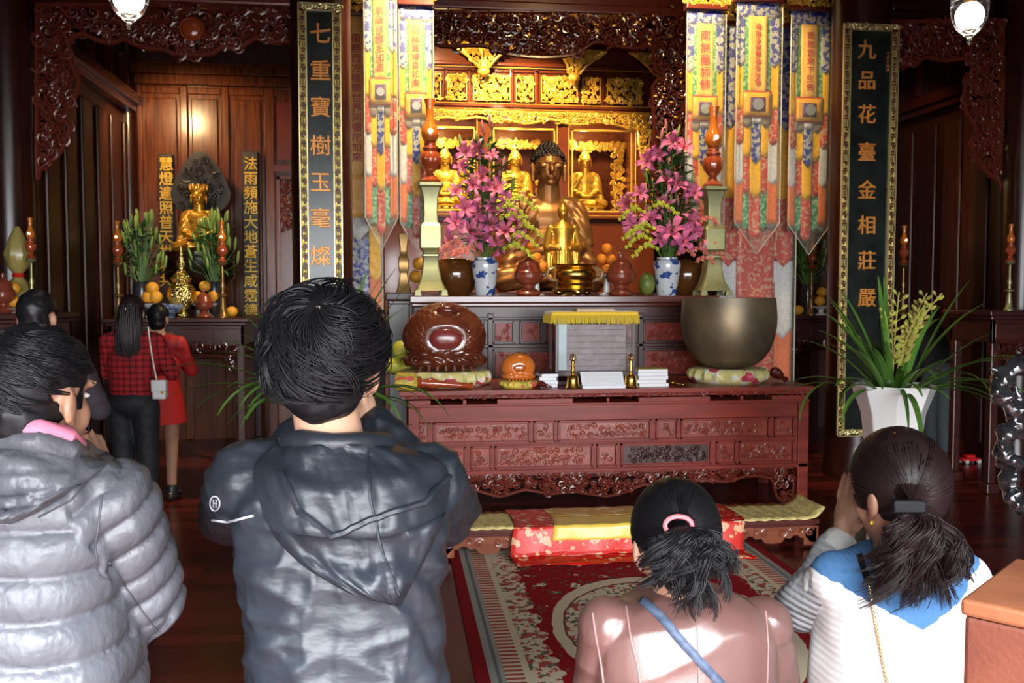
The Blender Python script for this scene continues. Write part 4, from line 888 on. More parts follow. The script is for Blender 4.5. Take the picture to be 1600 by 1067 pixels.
def spray_mesh(m, name, n, sz, L_, seed, droop):
    q = random.Random(seed); b = MB(); pts = []
    for i in range(n + 1): t = i / n; pts.append(Vector((L_ * t, 0, L_ * (.35 * math.sin(t * 2.2) - droop * t * t))))
    for p in pts[1:]:
        for k in range(2):
            c = p + Vector((q.uniform(-1, 1), q.uniform(-1, 1), q.uniform(-.6, 1))) * sz * .9; az = q.uniform(0, 6.28)
            for j in range(5): a = az + j * 1.2566; d_ = Vector((math.cos(a), q.uniform(-.3, .3), math.sin(a))); b.ell(c + d_ * sz * .55, (sz * .5, sz * .18, sz * .32), Matrix.Rotation(-a, 3, 'Y'), 6, 4)
    me = bpy.data.meshes.new(name); b.tube(pts, .002, 4); me.from_pydata([tuple(v) for v in b.v], [], b.f); me.materials.append(m); me.polygons.foreach_set('use_smooth', [True] * len(me.polygons)); return me
YM = spray_mesh(YEL, 'orchid_spray', 8, .020, .24, 4, .55); CM = spray_mesh(COR, 'coral_spray', 6, .018, .16, 5, .2)
def inst(name, me, parent, pos, d, s=1.0, roll=0.0):
    o = bpy.data.objects.new(name, me); COL.objects.link(o); o.parent = parent
    M = Vector(d).to_track_quat('Z', 'Y').to_matrix().to_4x4() @ Matrix.Rotation(roll, 4, 'Z')
    o.matrix_local = Matrix.Translation(Vector(pos) - Vector(parent['_o'])) @ M @ Matrix.Diagonal((s, s, s, 1)); return o
def instx(name, me, parent, pos, d, s=1.0):
    o = bpy.data.objects.new(name, me); COL.objects.link(o); o.parent = parent
    d = Vector(d).normalized(); M = d.to_track_quat('X', 'Z').to_matrix().to_4x4()
    o.matrix_local = Matrix.Translation(Vector(pos) - Vector(parent['_o'])) @ M @ Matrix.Diagonal((s, s, s, 1)); return o
def leafblade(b, p0, d, L_, W_, bend=.4, n=6):
    d = Vector(d).normalized(); side = d.cross(Vector((0, 0, 1)));
    if side.length < .1: side = Vector((1, 0, 0))
    side.normalize(); R_ = []
    for i in range(n + 1):
        t = i / n; p = Vector(p0) + d * L_ * t - Vector((0, 0, bend * L_ * t * t)); w_ = W_ * math.sin(math.pi * min(.97, t * .9 + .08)); R_.append([p - side * w_, p + Vector((0, 0, -w_ * .3)), p + side * w_])
    b.sheet(R_)
def bouquet(name, label, vx, Y, zrim, lilies, buds, yellows, corals, nleaf, spread, top, seed, leafm=LEAFD, cat='flowers', bm=None):
    q = random.Random(seed); t = thing(name, label, cat, (vx, Y, zrim)); st = MB(); lf = MB(); O = Vector((vx, Y, zrim - .08))
    def stem(p): mid = (O + p) * .5 + Vector((0, 0, .06)); st.tube([O, mid, p], .004, 5)
    def near(px, py, dy): return at(px, py, Y + dy)
    for i, (px, py, s_) in enumerate(lilies):
        p = near(px, py, -.14 + q.uniform(-.06, .05)); d_ = Vector((q.uniform(-.9, .9) + (p.x - vx) * 2.2, -1.0, q.uniform(-.5, .9))); inst('lily', LM[i % 3], t, p, d_, s_ / 30, q.uniform(0, 1)); stem(p)
    for i, (px, py) in enumerate(buds):
        p = near(px, py, q.uniform(-.1, .03)); inst('bud', (bm or [BMP, BMP, BMG])[i % 3], t, p, ((p.x - vx) * .8 + q.uniform(-.2, .2), -.2, 1), q.uniform(.9, 1.25)); stem(p)
    for px, py, dx in yellows: p = near(px, py, -.18); instx('orchid_spray', YM, t, p, (dx, -.25, .1), 1.0)
    for px, py, dx in corals: p = near(px, py, -.17); instx('coral_spray', CM, t, p, (dx, -.2, -.1), 1.0)
    for i in range(nleaf):
        a = q.uniform(0, 6.28); h_ = q.uniform(0, 1)**.8; r_ = spread * (1 - h_ * .75) * q.uniform(.2, .72)
        p = Vector((vx + r_ * math.cos(a), Y + r_ * math.sin(a) * .7, zrim + .03 + h_ * top)); leafblade(lf, p, (math.cos(a), math.sin(a), q.uniform(.1, .9)), q.uniform(.12, .20), q.uniform(.016, .026), q.uniform(.1, .5))
    st.build('stems', STEM, t); lf.build('foliage', leafm, t, smooth=180); return t
VX = X_(759, 8.05); VX2 = X_(1042, 8.05)
def bwvase(px, label):
    x = at(px, 455, 8.05).x; zr = at(px, 402, 8.05).z; h_ = zr - Z2; s_ = h_ / .33
    m, X, Yy, Z, v = pmat('blue_white_porcelain', .12, .5); f = nz(m, v, 11, 2); c = colmix(m, f.gt(.58), (.62, .66, .68), (.03, .08, .28)); finish(m, c)
    o = MB().lathe(x, 8.05, [(r * s_, z * s_) for r, z in ((.078, 0), (.085, .01), (.092, .08), (.108, .20), (.118, .26), (.112, .295), (.085, .31), (.085, .325), (.095, .33), (.088, .33), (.07, .30), (.0, .28))], 32, Z2).build('porcelain_vase', MATS.setdefault('bwp', m), origin=(x, 8.05, Z2)); tag(o, label, 'vase'); return zr
zr = bwvase(758, 'blue and white vase holding the left lily bouquet'); bwvase(1042, 'blue and white vase holding the right lily bouquet')
bouquet('lily_bouquet', 'tall bouquet of pink lilies and yellow orchids left of the big statue', VX, 8.05, zr,
    [(728, 238, 24), (748, 232, 22), (770, 245, 18), (722, 262, 20), (738, 290, 24), (755, 278, 26), (776, 296, 30), (712, 300, 20), (726, 326, 26), (748, 330, 32), (768, 325, 24), (792, 318, 26), (712, 350, 30), (735, 362, 30), (765, 352, 34), (755, 372, 34), (790, 362, 26), (806, 340, 24), (815, 372, 22), (704, 378, 22), (776, 385, 24)],
    [(756, 210), (766, 200), (746, 222), (780, 285), (768, 262), (720, 232), (785, 268), (735, 312), (800, 300), (760, 305), (752, 248), (790, 336)],
    [(775, 330, 1), (780, 345, 1), (790, 318, 1), (792, 375, 1), (785, 392, 1), (800, 360, 1)], [(725, 385, -1), (735, 398, -1), (722, 402, -1), (745, 392, -.4), (715, 392, -1)], 230, .44, .95, 3)
bouquet('lily_bouquet', 'tall bouquet of pink lilies and yellow orchids right of the big statue', VX2, 8.05, zr,
    [(1052, 222, 26), (1068, 232, 26), (1012, 252, 26), (1030, 240, 22), (1040, 284, 30), (1058, 288, 26), (1085, 302, 24), (980, 318, 24), (1000, 302, 22), (1016, 342, 30), (992, 356, 28), (1050, 362, 36), (1078, 345, 28), (1097, 372, 28), (1068, 378, 28), (1030, 372, 24), (1040, 318, 24), (985, 345, 20), (1085, 362, 24)],
    [(1032, 222), (1042, 205), (1058, 214), (1044, 265), (1030, 258), (1048, 330), (1060, 322), (1068, 310), (1012, 285), (1022, 300), (1072, 330), (1082, 290)],
    [(1025, 360, -1), (1020, 378, -1), (1010, 335, -1), (1030, 392, -1), (1015, 365, -1), (1012, 330, .5)], [(1075, 395, 1), (1090, 385, 1), (1055, 398, 1), (1100, 402, 1), (1085, 410, 1), (1090, 348, 1)], 230, .44, .95, 4)
GB = [BMG, BMG, BMG]
for px, lb, sd in ((222, 'tall vase of green lily buds at the left of the left chapel altar', 5), (335, 'tall vase of green lily buds behind the right candle stand of the left chapel', 6)):
    x = X_(px, 9.35); q = random.Random(sd); zz = at(px, 440, 9.35).z
    o = MB().lathe(x, 9.35, [(.05, 0), (.07, .08), (.085, zz - HL - .06), (.07, zz - HL)], 20, HL).build('flower_vase', mat('dark_glaze', (.03, .03, .035), .2), origin=(x, 9.35, HL)); tag(o, 'dark vase under the ' + ('left' if px == 222 else 'right') + ' green buds in the left chapel', 'vase')
    bs = [(px + q.uniform(-42, 42) * (1 - .55 * u), 430 - 88 * u) for u in [q.uniform(0, 1) for _ in range(44)]] + [(px - 6, 345), (px + 7, 352), (px - 22, 375), (px + 20, 375)]
    bouquet('lily_bouquet', lb, x, 9.35, zz, [], bs, [], [], 120, .36, .50, sd, LEAFD, bm=GB)
for px, Y_, lb, sd in ((1262, 9.3, 'dim green flowers behind the candle stand in the right chapel', 7),):
    x = X_(px, Y_); o = MB().lathe(x, Y_, [(.05, 0), (.08, .2), (.06, .32)], 18, HR).build('flower_vase', MATS['dark_glaze'], origin=(x, Y_, HR)); tag(o, 'dark vase under the dim green flowers in the right chapel', 'vase')
    q = random.Random(8); bouquet('lily_bouquet', lb, x, Y_, HR + .3, [], [(px + q.uniform(-30, 30), 440 - q.uniform(0, 80)) for _ in range(26)], [], [], 90, .17, .5, sd, bm=GB)

# ---------------------------------------------------------------- big potted orchids
def orchid(px_rim, Y, label, plabel, seed, sx, pxl, pxr, yr):
    q = random.Random(seed); a = at(pxl, yr, Y); c = at(pxr, yr, Y); x = (a.x + c.x) / 2; R_ = (c.x - a.x) / 2 * .93; zr = a.z
    m = MATS.get('white_pot') or mat('white_pot', (.80, .79, .78), .12, coat=1)
    pr = [(.62 * R_, 0), (.66 * R_, .04), (.60 * R_, .15), (.60 * R_, zr * .35), (.66 * R_, zr * .62), (.80 * R_, zr * .85), (1.04 * R_, zr - .02), (1.06 * R_, zr), (1.0 * R_, zr), (.85 * R_, zr - .10), (.3 * R_, zr - .12)]
    b = MB(); n = 8; vs_ = []
    b.lathe(x, Y, pr, n, 0, sq=None)
    o = b.build('tall_flower_pot', m, origin=(x, Y, 0), bevel=.012, smooth=30); tag(o, plabel, 'pot'); o.rotation_euler.z = math.radians(22.5)
    t = thing('potted_orchid', label, 'plant', (x, Y, zr)); lf = MB(); O = Vector((x, Y, zr - .08))
    for i in range(64):
        az = q.uniform(0, 6.28); L_ = q.uniform(.42, .78); el = q.uniform(.35, 1.35); r0 = q.uniform(0, .1); p = O + Vector((r0 * math.cos(az), r0 * math.sin(az), 0))
        W_ = q.uniform(.013, .021); R2 = []; side = Vector((-math.sin(az), math.cos(az), 0)); bend = q.uniform(.8, 2.0) * (1.5 - el)
        hh = p.copy(); ang = el
        for k in range(13):
            t_ = k / 12; w_ = W_ * (math.sin(math.pi * min(.985, .15 + t_ * .84))**.6); nrm = Vector((-math.sin(ang) * math.cos(az), -math.sin(ang) * math.sin(az), math.cos(ang)))
            R2.append([hh - side * w_, hh - nrm * w_ * .35, hh + side * w_]); hh = hh + Vector((math.cos(ang) * math.cos(az), math.cos(ang) * math.sin(az), math.sin(ang))) * L_ / 12; ang -= bend / 12 * (0.4 + t_ * 1.2) * 1.15
        lf.sheet(R2)
    lf.build('leaves', mat('orchid_leaf', (.10, .22, .035), .35, col2=(.05, .13, .02), scale=4), t, smooth=180)
    for i in range(7):
        az = q.uniform(-2.4, .6) if i else 0; b = MB(); pts = []; lean = q.uniform(.08, .30); H = q.uniform(.42, .62)
        for k in range(9): u = k / 8; pts.append(O + Vector((math.cos(az) * lean * u * u + .03 * math.cos(az), math.sin(az) * lean * u * u * .6, .05 + H * u)))
        b.tube(pts, .0045, 6)
        for k in range(14):
            u = .3 + .7 * k / 14; p = pts[min(7, int(u * 8))].lerp(pts[min(8, int(u * 8) + 1)], u * 8 % 1); s_ = (-1)**k; d_ = Vector((s_ * .8, -.4, .7)).normalized(); p2 = p + d_ * .035
            b.tube([p, p2], .002, 4); b.ell(p2 + d_ * .012, (.011, .011, .020), d_.to_track_quat('Z', 'Y').to_matrix(), 6, 5)
        b.build('bud_spike', mat('orchid_bud', (.40, .42, .07), .45, col2=(.30, .22, .06), scale=12), t)
    return t
orchid(1396, 4.9, 'arching green orchid with bud spikes in the tall white pot on the right', 'tall white octagonal pot holding the orchid on the right', 11, 1, 1335, 1457, 601)
orchid(510, 4.7, 'arching green orchid behind the head of the man in black', 'tall white pot mostly hidden behind the man in black', 16, 1, 449, 568, 612)
# ---------------------------------------------------------------- glass bell lamps
def bell(px, pyb, label):
    Y = 5.0; p = at(px, pyb, Y); x, zb_ = p.x, p.z; t = thing('pendant_lamp', label, 'lamp', (x, Y, zb_))
    gm = MATS.get('bell_glass') or mat('bell_glass', (1, 1, 1), .03, trans=1.0)
    MB().lathe(x, Y, [(.0, .0), (.014, .006), (.018, .02), (.010, .03), (.03, .045), (.07, .085), (.097, .14), (.103, .20), (.1, .27), (.112, .285)], 32, zb_).build('glass_bell', gm, t)
    MB().lathe(x, Y, [(.112, .283), (.118, .288), (.112, .294)], 32, zb_).build('rim', mat('silver_rim', (.8, .8, .78), .2, .9), t)
    MB().ell((x, Y, zb_ + .16), (.052, .052, .066), nu=16, nv=12).build('bulb', mat('bulb_light', (1, .9, .8), emit=(1, .90, .72), power=45), t)
    MB().lathe(x, Y, [(.02, .21), (.022, .26), (.03, .27), (.03, .33), (.01, .34)], 12, zb_).build('socket', DBRASS, t)
    b = MB()
    for k in range(3): a = k * 2.094; b.tube([(x + .11 * math.cos(a), Y + .11 * math.sin(a), zb_ + .29), (x, Y, zb_ + .62)], .003, 4)
    b.tube([(x, Y, zb_ + .33), (x, Y, 5.6)], .004, 5); b.build('chain', DBRASS, t)
    point('bulb_light', (x, Y, zb_ + .165), 40, (1, .80, .55), .05)
bell(202, 46, 'lit glass bell lamp at the top left'); bell(1514, 68, 'lit glass bell lamp at the top right')
# ---------------------------------------------------------------- banners
def sat(name, col, **k): return brocade(name, col, tuple(min(1, c * 1.15 + .004) for c in col), 45, .5, .6, **k)
K_BLU = brocade('blue_brocade', (.42, .42, .42), (.025, .04, .30), 24, .50, .35); K_YEL = sat('yellow_brocade', (.86, .44, .0)); K_RED = brocade('red_brocade', (.62, .30, .16), (.58, .05, .03), 30, .45, .35)
K_WHT = sat('white_brocade', (.62, .60, .58)); K_ORG = sat('orange_brocade', (.72, .15, .03)); K_GRN = brocade('green_brocade', (.04, .26, .10), (.30, .50, .25), 34, .52, .35); K_GRY = sat('grey_brocade', (.20, .17, .13))
K_TXT = sat('peach_text_panel', (.92, .50, .10)); K_PUR = mat('purple_cloth', (.10, .03, .14), .5); K_DISC = mat('silver_disc', (.45, .47, .52), .4, .5); SEAM = mat('milky_seam', (.6, .58, .52), .3); K_INK = mat('red_ink', (.55, .04, .03), .6); K_GLDO = mat('golden_orange_cloth', (.88, .42, .03), .4)
PLAS = bpy.data.materials.new('clear_plastic'); PLAS.use_nodes = True; n, l = nt(PLAS); n.clear()
oo = n.new('ShaderNodeOutputMaterial'); mx = n.new('ShaderNodeMixShader'); tr = n.new('ShaderNodeBsdfTransparent'); gl = n.new('ShaderNodeBsdfPrincipled'); gl.inputs['Base Color'].default_value = (.9, .88, .82, 1); gl.inputs['Roughness'].default_value = .15
tcn = n.new('ShaderNodeTexCoord'); nn_ = n.new('ShaderNodeTexNoise'); nn_.inputs['Scale'].default_value = 9; l.new(tcn.outputs['Object'], nn_.inputs[0]); bpn = n.new('ShaderNodeBump'); bpn.inputs['Strength'].default_value = .8; bpn.inputs['Distance'].default_value = .03; l.new(nn_.outputs[0], bpn.inputs['Height']); l.new(bpn.outputs[0], gl.inputs['Normal'])
mx.inputs[0].default_value = .05; l.new(tr.outputs[0], mx.inputs[1]); l.new(gl.outputs[0], mx.inputs[2]); l.new(mx.outputs[0], oo.inputs[0])
def strip(t, name, m, x0, x1, z1, z0, y, end='flat', wav=.006, seed=0):
    """hanging cloth strip, ends: flat / v / scallop"""
    nu, nv = 6, max(3, int((z1 - z0) / .05)); R_ = []
    for j in range(nv + 1):
        v = j / nv; row = []
        for i in range(nu + 1):
            u = i / nu; zb = z0
            if end == 'v': zb = z0 + abs(u - .5) * 2 * (x1 - x0) * .55
            if end == 'scallop': zb = z0 + (abs(u - .5) * 2)**2 * (x1 - x0) * .45
            z = z1 + (zb - z1) * v; row.append((x0 + (x1 - x0) * u, y + wav * math.sin((x0 + (x1 - x0) * u) * 40 + seed) + .5 * wav * math.sin(z * 11 + seed * 2), z))
        R_.append(row)
    return MB().sheet(R_).build(name, m, t, smooth=180, solid=.0015)
def banner(px0, px1, py0, py1, Y, label, chars, rot=0.0, seed=0, crown=True, tail=True):
    a = at(px0, py0, Y); c = at(px1, py1, Y); x0, x1, z1, z0 = a.x, c.x, a.z, c.z; W_ = x1 - x0; H = z1 - z0
    t = thing('prayer_banner', label, 'banner', ((x0 + x1) / 2, Y, z1), 'short prayer banners'); X = lambda u: x0 + W_ * u; Z = lambda v: z1 - H * v
    sg = lambda nm, m, u0, u1, v0, v1, dy, e='flat': strip(t, nm, m, X(u0), X(u1), Z(v0), Z(v1), Y - dy, e, seed=seed)
    for u0, u1 in ((0, .20), (.78, 1)):
        sg('side_strip', K_GRY, u0, u1, .80, .93, .0, 'scallop'); sg('side_strip', K_ORG, u0, u1, .64, .90, .006); sg('side_strip', K_WHT, u0, u1, .50, .74, .010, 'v'); sg('side_strip', K_RED, u0, u1, .36, .57, .014, 'scallop'); sg('side_strip', K_YEL, u0, u1, .20, .42, .018); sg('side_strip', K_BLU, u0, u1, 0, .25, .022, 'v')
    sg('centre_strip', K_RED, .36, .62, .74, .97, .0, 'scallop'); sg('centre_strip', K_GRN, .18, .40, .74, .93, -.004, 'v'); sg('centre_strip', K_GRN, .60, .80, .74, .93, -.004, 'v')
    sg('centre_strip', K_YEL, .36, .62, .60, .79, .006, 'scallop'); sg('centre_strip', K_RED, .18, .38, .54, .78, .003, 'v'); sg('centre_strip', K_RED, .60, .80, .54, .78, .003, 'v')
    sg('centre_strip', K_YEL, .18, .38, .42, .62, .010, 'scallop'); sg('centre_strip', K_YEL, .60, .80, .42, .62, .010, 'scallop'); sg('centre_strip', K_BLU, .38, .60, .42, .65, .014, 'v')
    for u0, u1 in ((.16, .38), (.60, .82)): sg('lobe', K_GRY, u0, u1, .43, .50, .018, 'scallop')
    sg('tab', K_WHT, .38, .60, .43, .48, .022)
    sg('green_edge', K_GRN, .17, .29, .02, .36, .020); sg('green_edge', K_GRN, .69, .81, .02, .36, .020)
    sg('top_border', K_BLU, 0, 1, -.02, .04, .026); sg('text_panel', K_TXT, .27, .70, .035, .355, .030)
    sg('square_panel', K_INK, .155, .825, .345, .455, .031); sg('square_panel', K_GLDO, .17, .81, .352, .448, .034); sg('square_panel', K_PUR, .32, .67, .372, .432, .038)
    MB().lathe(0, 0, [(.0, 0), (W_ * .13, 0), (W_ * .13, .004), (0, .004)], 20).build('disc', K_DISC, t, origin=(0, 0, 0)).matrix_local = Matrix.Translation(Vector((X(.495), Y - .052, Z(.402))) - Vector(t['_o'])) @ Matrix.Rotation(math.pi / 2, 4, 'X')
    nC = len(chars); cs_ = H * .30 / nC
    text('lettering', "\n".join(chars), cs_ * .80, (X(.485), Y - .041, Z(.195)), K_INK, t, extrude=.001, line=1.22 * .88, bold=.0012)
    # clear cover with pointed end
    P_ = MB(); P_.prism([(X(-.02), Z(0)), (X(-.02), Z(.90)), (X(.5), Z(1.03)), (X(1.02), Z(.90)), (X(1.02), Z(0))], Y - .062, Y - .0605); P_.build('plastic_cover', PLAS, t, smooth=0)
    b = MB(); b.tube([(X(-.02), Y - .061, Z(0)), (X(-.02), Y - .061, Z(.90)), (X(.5), Y - .061, Z(1.03)), (X(1.02), Y - .061, Z(.90)), (X(1.02), Y - .061, Z(0))], .005, 4, nrm=(0, 1, 0)); b.build('cover_seam', mat('milky_seam', (.6, .58, .52), .3), t)
    if crown:
        b = MB(); b.box(X(-.05), X(1.05), Y - .08, Y + .03, Z(-.02), Z(-.02) + .05); b.build('canopy_rail', W_CARV, t, bevel=.008, smooth=0)
        g = MB(); zz = Z(-.02) + .05; pl = [(X(-.12), zz), (X(-.16), zz + .06), (X(-.05), zz + .10), (X(.1), zz + .09), (X(.3), zz + .14), (X(.5), zz + .18), (X(.7), zz + .14), (X(.9), zz + .09), (X(1.05), zz + .10), (X(1.16), zz + .06), (X(1.12), zz)]
        fretpoly(g, pl, .05, Y - .07, .009, seed); g.build('gilded_crest', GOLD, t)
    return t
def longbanner(px0, px1, py0, py1, Y, label, chars, lrange, segs, mid):
    a = at(px0, py0, Y); c = at(px1, py1, Y); x0, x1 = a.x, c.x; W_ = x1 - x0; zz = lambda py: at((px0 + px1) / 2, py, Y).z; X = lambda u: x0 + W_ * u
    t = thing('long_banner', label, 'banner', ((x0 + x1) / 2, Y, zz(py0)))
    for u0, u1 in ((0, .26), (.74, 1)):
        for k, (p0, p1, m, e) in enumerate(segs): strip(t, 'side_strip', m, X(u0), X(u1), zz(p0), zz(p1), Y - .01 - .004 * (len(segs) - k), e, seed=2)
    for k, (u0, u1, p0, p1, m, e) in enumerate(mid): strip(t, 'centre_strip', m, X(u0), X(u1), zz(p0), zz(p1), Y - .004 * (len(mid) - k) + .01, e, seed=3)
    if chars: text('lettering', "\n".join(chars), .085, (X(.5), Y - .045, (zz(lrange[0]) + zz(lrange[1])) / 2), K_INK, t, extrude=.001, line=(zz(lrange[0]) - zz(lrange[1])) / len(chars) / .085 / 1.0, bold=.002)
    P_ = MB(); P_.box(X(-.02), X(1.02), Y - .055, Y - .053, zz(py1), zz(py0)); P_.build('plastic_cover', PLAS, t, smooth=0)
    b = MB(); b.tube([(X(1.02), Y - .054, zz(py0)), (X(1.02), Y - .054, zz(py1)), (X(-.02), Y - .054, zz(py1)), (X(-.02), Y - .054, zz(py0))], .007, 4, nrm=(0, 1, 0)); b.build('cover_seam', MATS['milky_seam'], t)
    b = MB(); b.box(X(-.08), X(1.08), Y - .07, Y + .05, zz(py0), zz(py0) + .05); b.build('canopy_rail', W_CARV, t, bevel=.008, smooth=0)
    g = MB(); z_ = zz(py0) + .05; fretpoly(g, [(X(-.1), z_), (X(-.12), z_ + .1), (X(.2), z_ + .14), (X(.5), z_ + .2), (X(.8), z_ + .14), (X(1.12), z_ + .1), (X(1.1), z_)], .06, Y - .06, .01, int(px0)); g.build('gilded_crest', GOLD, t)
    return t
YN = 8.3; YN2 = 8.12
SEG = [(40, 205, K_BLU, 'v'), (195, 310, K_YEL, 'flat'), (305, 418, K_RED, 'v'), (408, 530, K_WHT, 'v'), (515, 600, K_ORG, 'flat')]
longbanner(1125, 1234, 44, 606, YN + .06, 'long wide banner reaching down behind the big singing bowl', None, None, SEG,
    [(.24, .76, 44, 350, K_BLU, 'flat'), (.24, .76, 345, 606, K_RED, 'flat')][::-1] + [(.26, .48, 384, 470, K_YEL, 'v'), (.56, .76, 384, 470, K_YEL, 'v'), (.40, .62, 390, 480, K_BLU, 'v'), (.26, .5, 462, 560, K_ORG, 'v'), (.5, .76, 462, 560, K_GRN, 'v'), (.3, .7, 550, 604, K_YEL, 'v')])
SEGL = [(26, 130, K_BLU, 'v'), (120, 215, K_YEL, 'flat'), (205, 295, K_RED, 'v'), (285, 350, K_WHT, 'v'), (340, 440, K_YEL, 'v'), (430, 500, K_ORG, 'flat')]
longbanner(519, 597, 26, 498, YN + .06, 'long wide banner half hidden behind the left pillar', list('南無西方極樂世界阿彌陀如來'), (55, 255), SEGL,
    [(.22, .80, 26, 275, K_TXT, 'flat'), (.2, .82, 272, 340, K_GLDO, 'flat'), (.3, .78, 288, 325, K_PUR, 'flat'), (.24, .78, 338, 378, K_WHT, 'v'), (.24, .78, 370, 480, K_BLU, 'v'), (.24, .78, 375, 498, K_RED, 'flat')])
banner(569, 621, -16, 380, YN2, 'yellow prayer banner with red characters just right of the left pillar', '南無甘露王如來', seed=1, crown=False)
banner(624, 677, 18, 384, YN2 + .08, 'yellow prayer banner with red characters beside the left candle stand lamp', '南無寬博身如來', seed=2)
banner(1072, 1126, 24, 386, YN2 + .08, 'prayer banner partly hidden by the right candle stand lamp', '南無藥師佛', seed=3)
banner(1150, 1212, 12, 386, YN2, 'prayer banner hanging in front of the long banner above the singing bowl', '南無本師釋迦牟尼佛', seed=4)
banner(1234, 1290, 26, 388, YN2 + .06, 'prayer banner directly left of the right pillar', '南無當來下生佛', seed=5)
b = MB(); b.box(X_(545, YN), X_(690, YN), YN - .03, YN + .03, Z_(-40, YN, 620), Z_(-60, YN, 620)); struct(b.build('trim_15', W_CARV)); b = MB(); b.box(X_(1060, YN), X_(1300, YN), YN - .03, YN + .03, Z_(-40, YN, 1200), Z_(-60, YN, 1200)); struct(b.build('trim_16', W_CARV))

# ---------------------------------------------------------------- things on the front table
def TP(px, dy): return at(px, 455, YT + dy).x
BROC = brocade('cushion_brocade', (.62, .56, .22), (.72, .68, .58), 14, .55, .4, third=(.50, .06, .10)); BROG = brocade('gold_brocade', (.68, .50, .08), (.42, .36, .05), 18, .55, .35, third=(.62, .10, .08))
def cushion(px, dy, r, h, label, m, z0=None):
    x = TP(px, dy); Y = YT + dy; z0 = TZ if z0 is None else z0
    n = 40; b = MB(); prof = [(r * .9, 0)] + [(r - h * .42 + h * .5 * math.cos(a), h * .5 + h * .5 * math.sin(a)) for a in [(-80 + 20 * k) * math.pi / 180 for k in range(9)]] + [(r * .4, h * .92), (0, h * .90)]
    b.lathe(x, Y, prof, n, z0, flute=(.01, h, 20)); o = b.build('cushion', m, origin=(x, Y, z0)); tag(o, label, 'cushion'); return x, Y, z0 + h * .93
def moktak(x, Y, z0, r, m, mdark, label, big):
    t = thing('wooden_fish', label, 'wooden fish drum', (x, Y, z0)); b = MB(); P = lambda a, c_, d: (x + a * r, Y + c_ * r, z0 + d * r)
    b.ell(P(0, 0, .78), (r * .98, r * .72, r * .82), nu=40, nv=26); b.ell(P(0, 0, .25), (r * 1.02, r * .62, r * .26), nu=40, nv=12)
    def disp(V, N):
        X = (V - np.array([x, Y, z0])) / r; X[:, 2] -= .78; rr = np.sqrt(X[:, 0]**2 + (X[:, 2])**2); a = np.arctan2(X[:, 2], X[:, 0]); d = np.zeros(len(V)); f = X[:, 1] < 0
        d += f * (-.10 * r) * np.exp(-((X[:, 0] / .42)**2 + ((X[:, 2] + .02) / .26)**2)**2) * (1 if big else .3)
        sc = np.sin(rr * 62) * np.sin(a * 26 + (np.floor(rr * 62 / 6.28) % 2) * 3.14); d += f * (rr > .52) * (X[:, 2] > -.25) * sc * .010 * r
        low = (X[:, 2] < -.3); d += f * low * (np.sin(X[:, 0] * 18 + np.cos(X[:, 2] * 16) * 2) * .02 * r)
        return d
    blob('body', b, r / 45, m, t, 3, disp)
    b = MB(); b.ell(P(0, -.64, .76), (r * .38, r * .1, r * .24)); q = b.build('sounding_face', mdark, t)
    b = MB(); b.ell(P(.05, -.40, 1.42), (r * .26, r * .16, r * .12)); b.build('knob', m, t)
    b = MB()
    for s_ in (-1, 1): b.ell(P(s_ * .48, -.52, .40), (r * .17, r * .12, r * .13)); b.tube([P(s_ * .2, -.66, .30), P(s_ * .45, -.66, .38), P(s_ * .7, -.52, .36)], r * .035, 6); spiral(b, P(s_ * .68, 0, 0)[0], P(0, 0, .30)[2], r * .13, Y - r * .56, 1.3, s_, 0, r * .03)
    for k in range(7): a = -.6 + k * .2; b.tube([P(a, -.64, .05), P(a * .95, -.66, .16)], r * .05, 6)
    b.build('carved_mouth', m, t); return t
FISH = mat('carved_amber_wood', (.17, .038, .013), .24, coat=.6, col2=(.09, .018, .009), scale=7); FISHD = mat('maroon_face', (.20, .026, .022), .3, coat=.5)
x, Y, zt_ = cushion(694, .45, .34, .115, 'large round brocade cushion under the big wooden fish', BROC)
moktak(x, Y + .0, zt_, .325, FISH, FISHD, 'big dark carved wooden fish drum on the left of the front table', True)
x, Y, zt_ = cushion(810, .16, .135, .055, 'small yellow cushion under the small orange wooden fish', BROG)
moktak(x, Y, zt_, .128, LAMPTOP, mat('deep_orange', (.42, .09, .01), .2, coat=1), 'small glossy orange wooden fish drum in the middle of the front table', False)
# mallets
def mallet(p0, p1, r, label, mh, mw, wrap=.25, wr=2.2):
    p0 = Vector(p0); p1 = Vector(p1); t = thing('mallet', label, 'mallet', tuple(p0)); d = p1 - p0
    MB().tube([p0, p0 + d * .03, p0 + d * (wrap - .03), p0 + d * wrap], [r * wr * .8, r * wr, r * wr, r * wr * .8], 16).build('wrapped_head', mw, t)
    MB().tube([p0 + d * wrap, p0 + d * (wrap + .04), p0 + d * (wrap + .06), p0 + d * (wrap + .12), p0 + d * (wrap + .2), p0 + d * (wrap + .3), p0 + d * .95, p0 + d * .97, p1], [r * 1.6, r * 1.8, r * 1.2, r * 1.2, r * 1.6, r * .9, r * .75, r * 1.1, r * .9], 14).build('handle', mh, t); return t
a = at(617, 590, YT + .06); c = at(739, 601, YT + .03)
mallet((a.x, YT + .04, TZ + .068), (c.x, YT + .04, TZ + .026), .026, 'large mallet with yellow wrapped head lying before the big wooden fish', LAMPWOOD, BROG, .28, 2.6)
a = at(841, 592, YT + .02); c = at(856, 604, YT - .02)
mallet((TP(843, .05), YT + .05, TZ + .04), (TP(862, .0), YT + .01, TZ + .012), .011, 'small dark red mallet right of the small orange wooden fish', mat('dark_cherry', (.10, .012, .01), .2, coat=1), mat('dark_cherry', (0, 0, 0)), .4, 2.0)
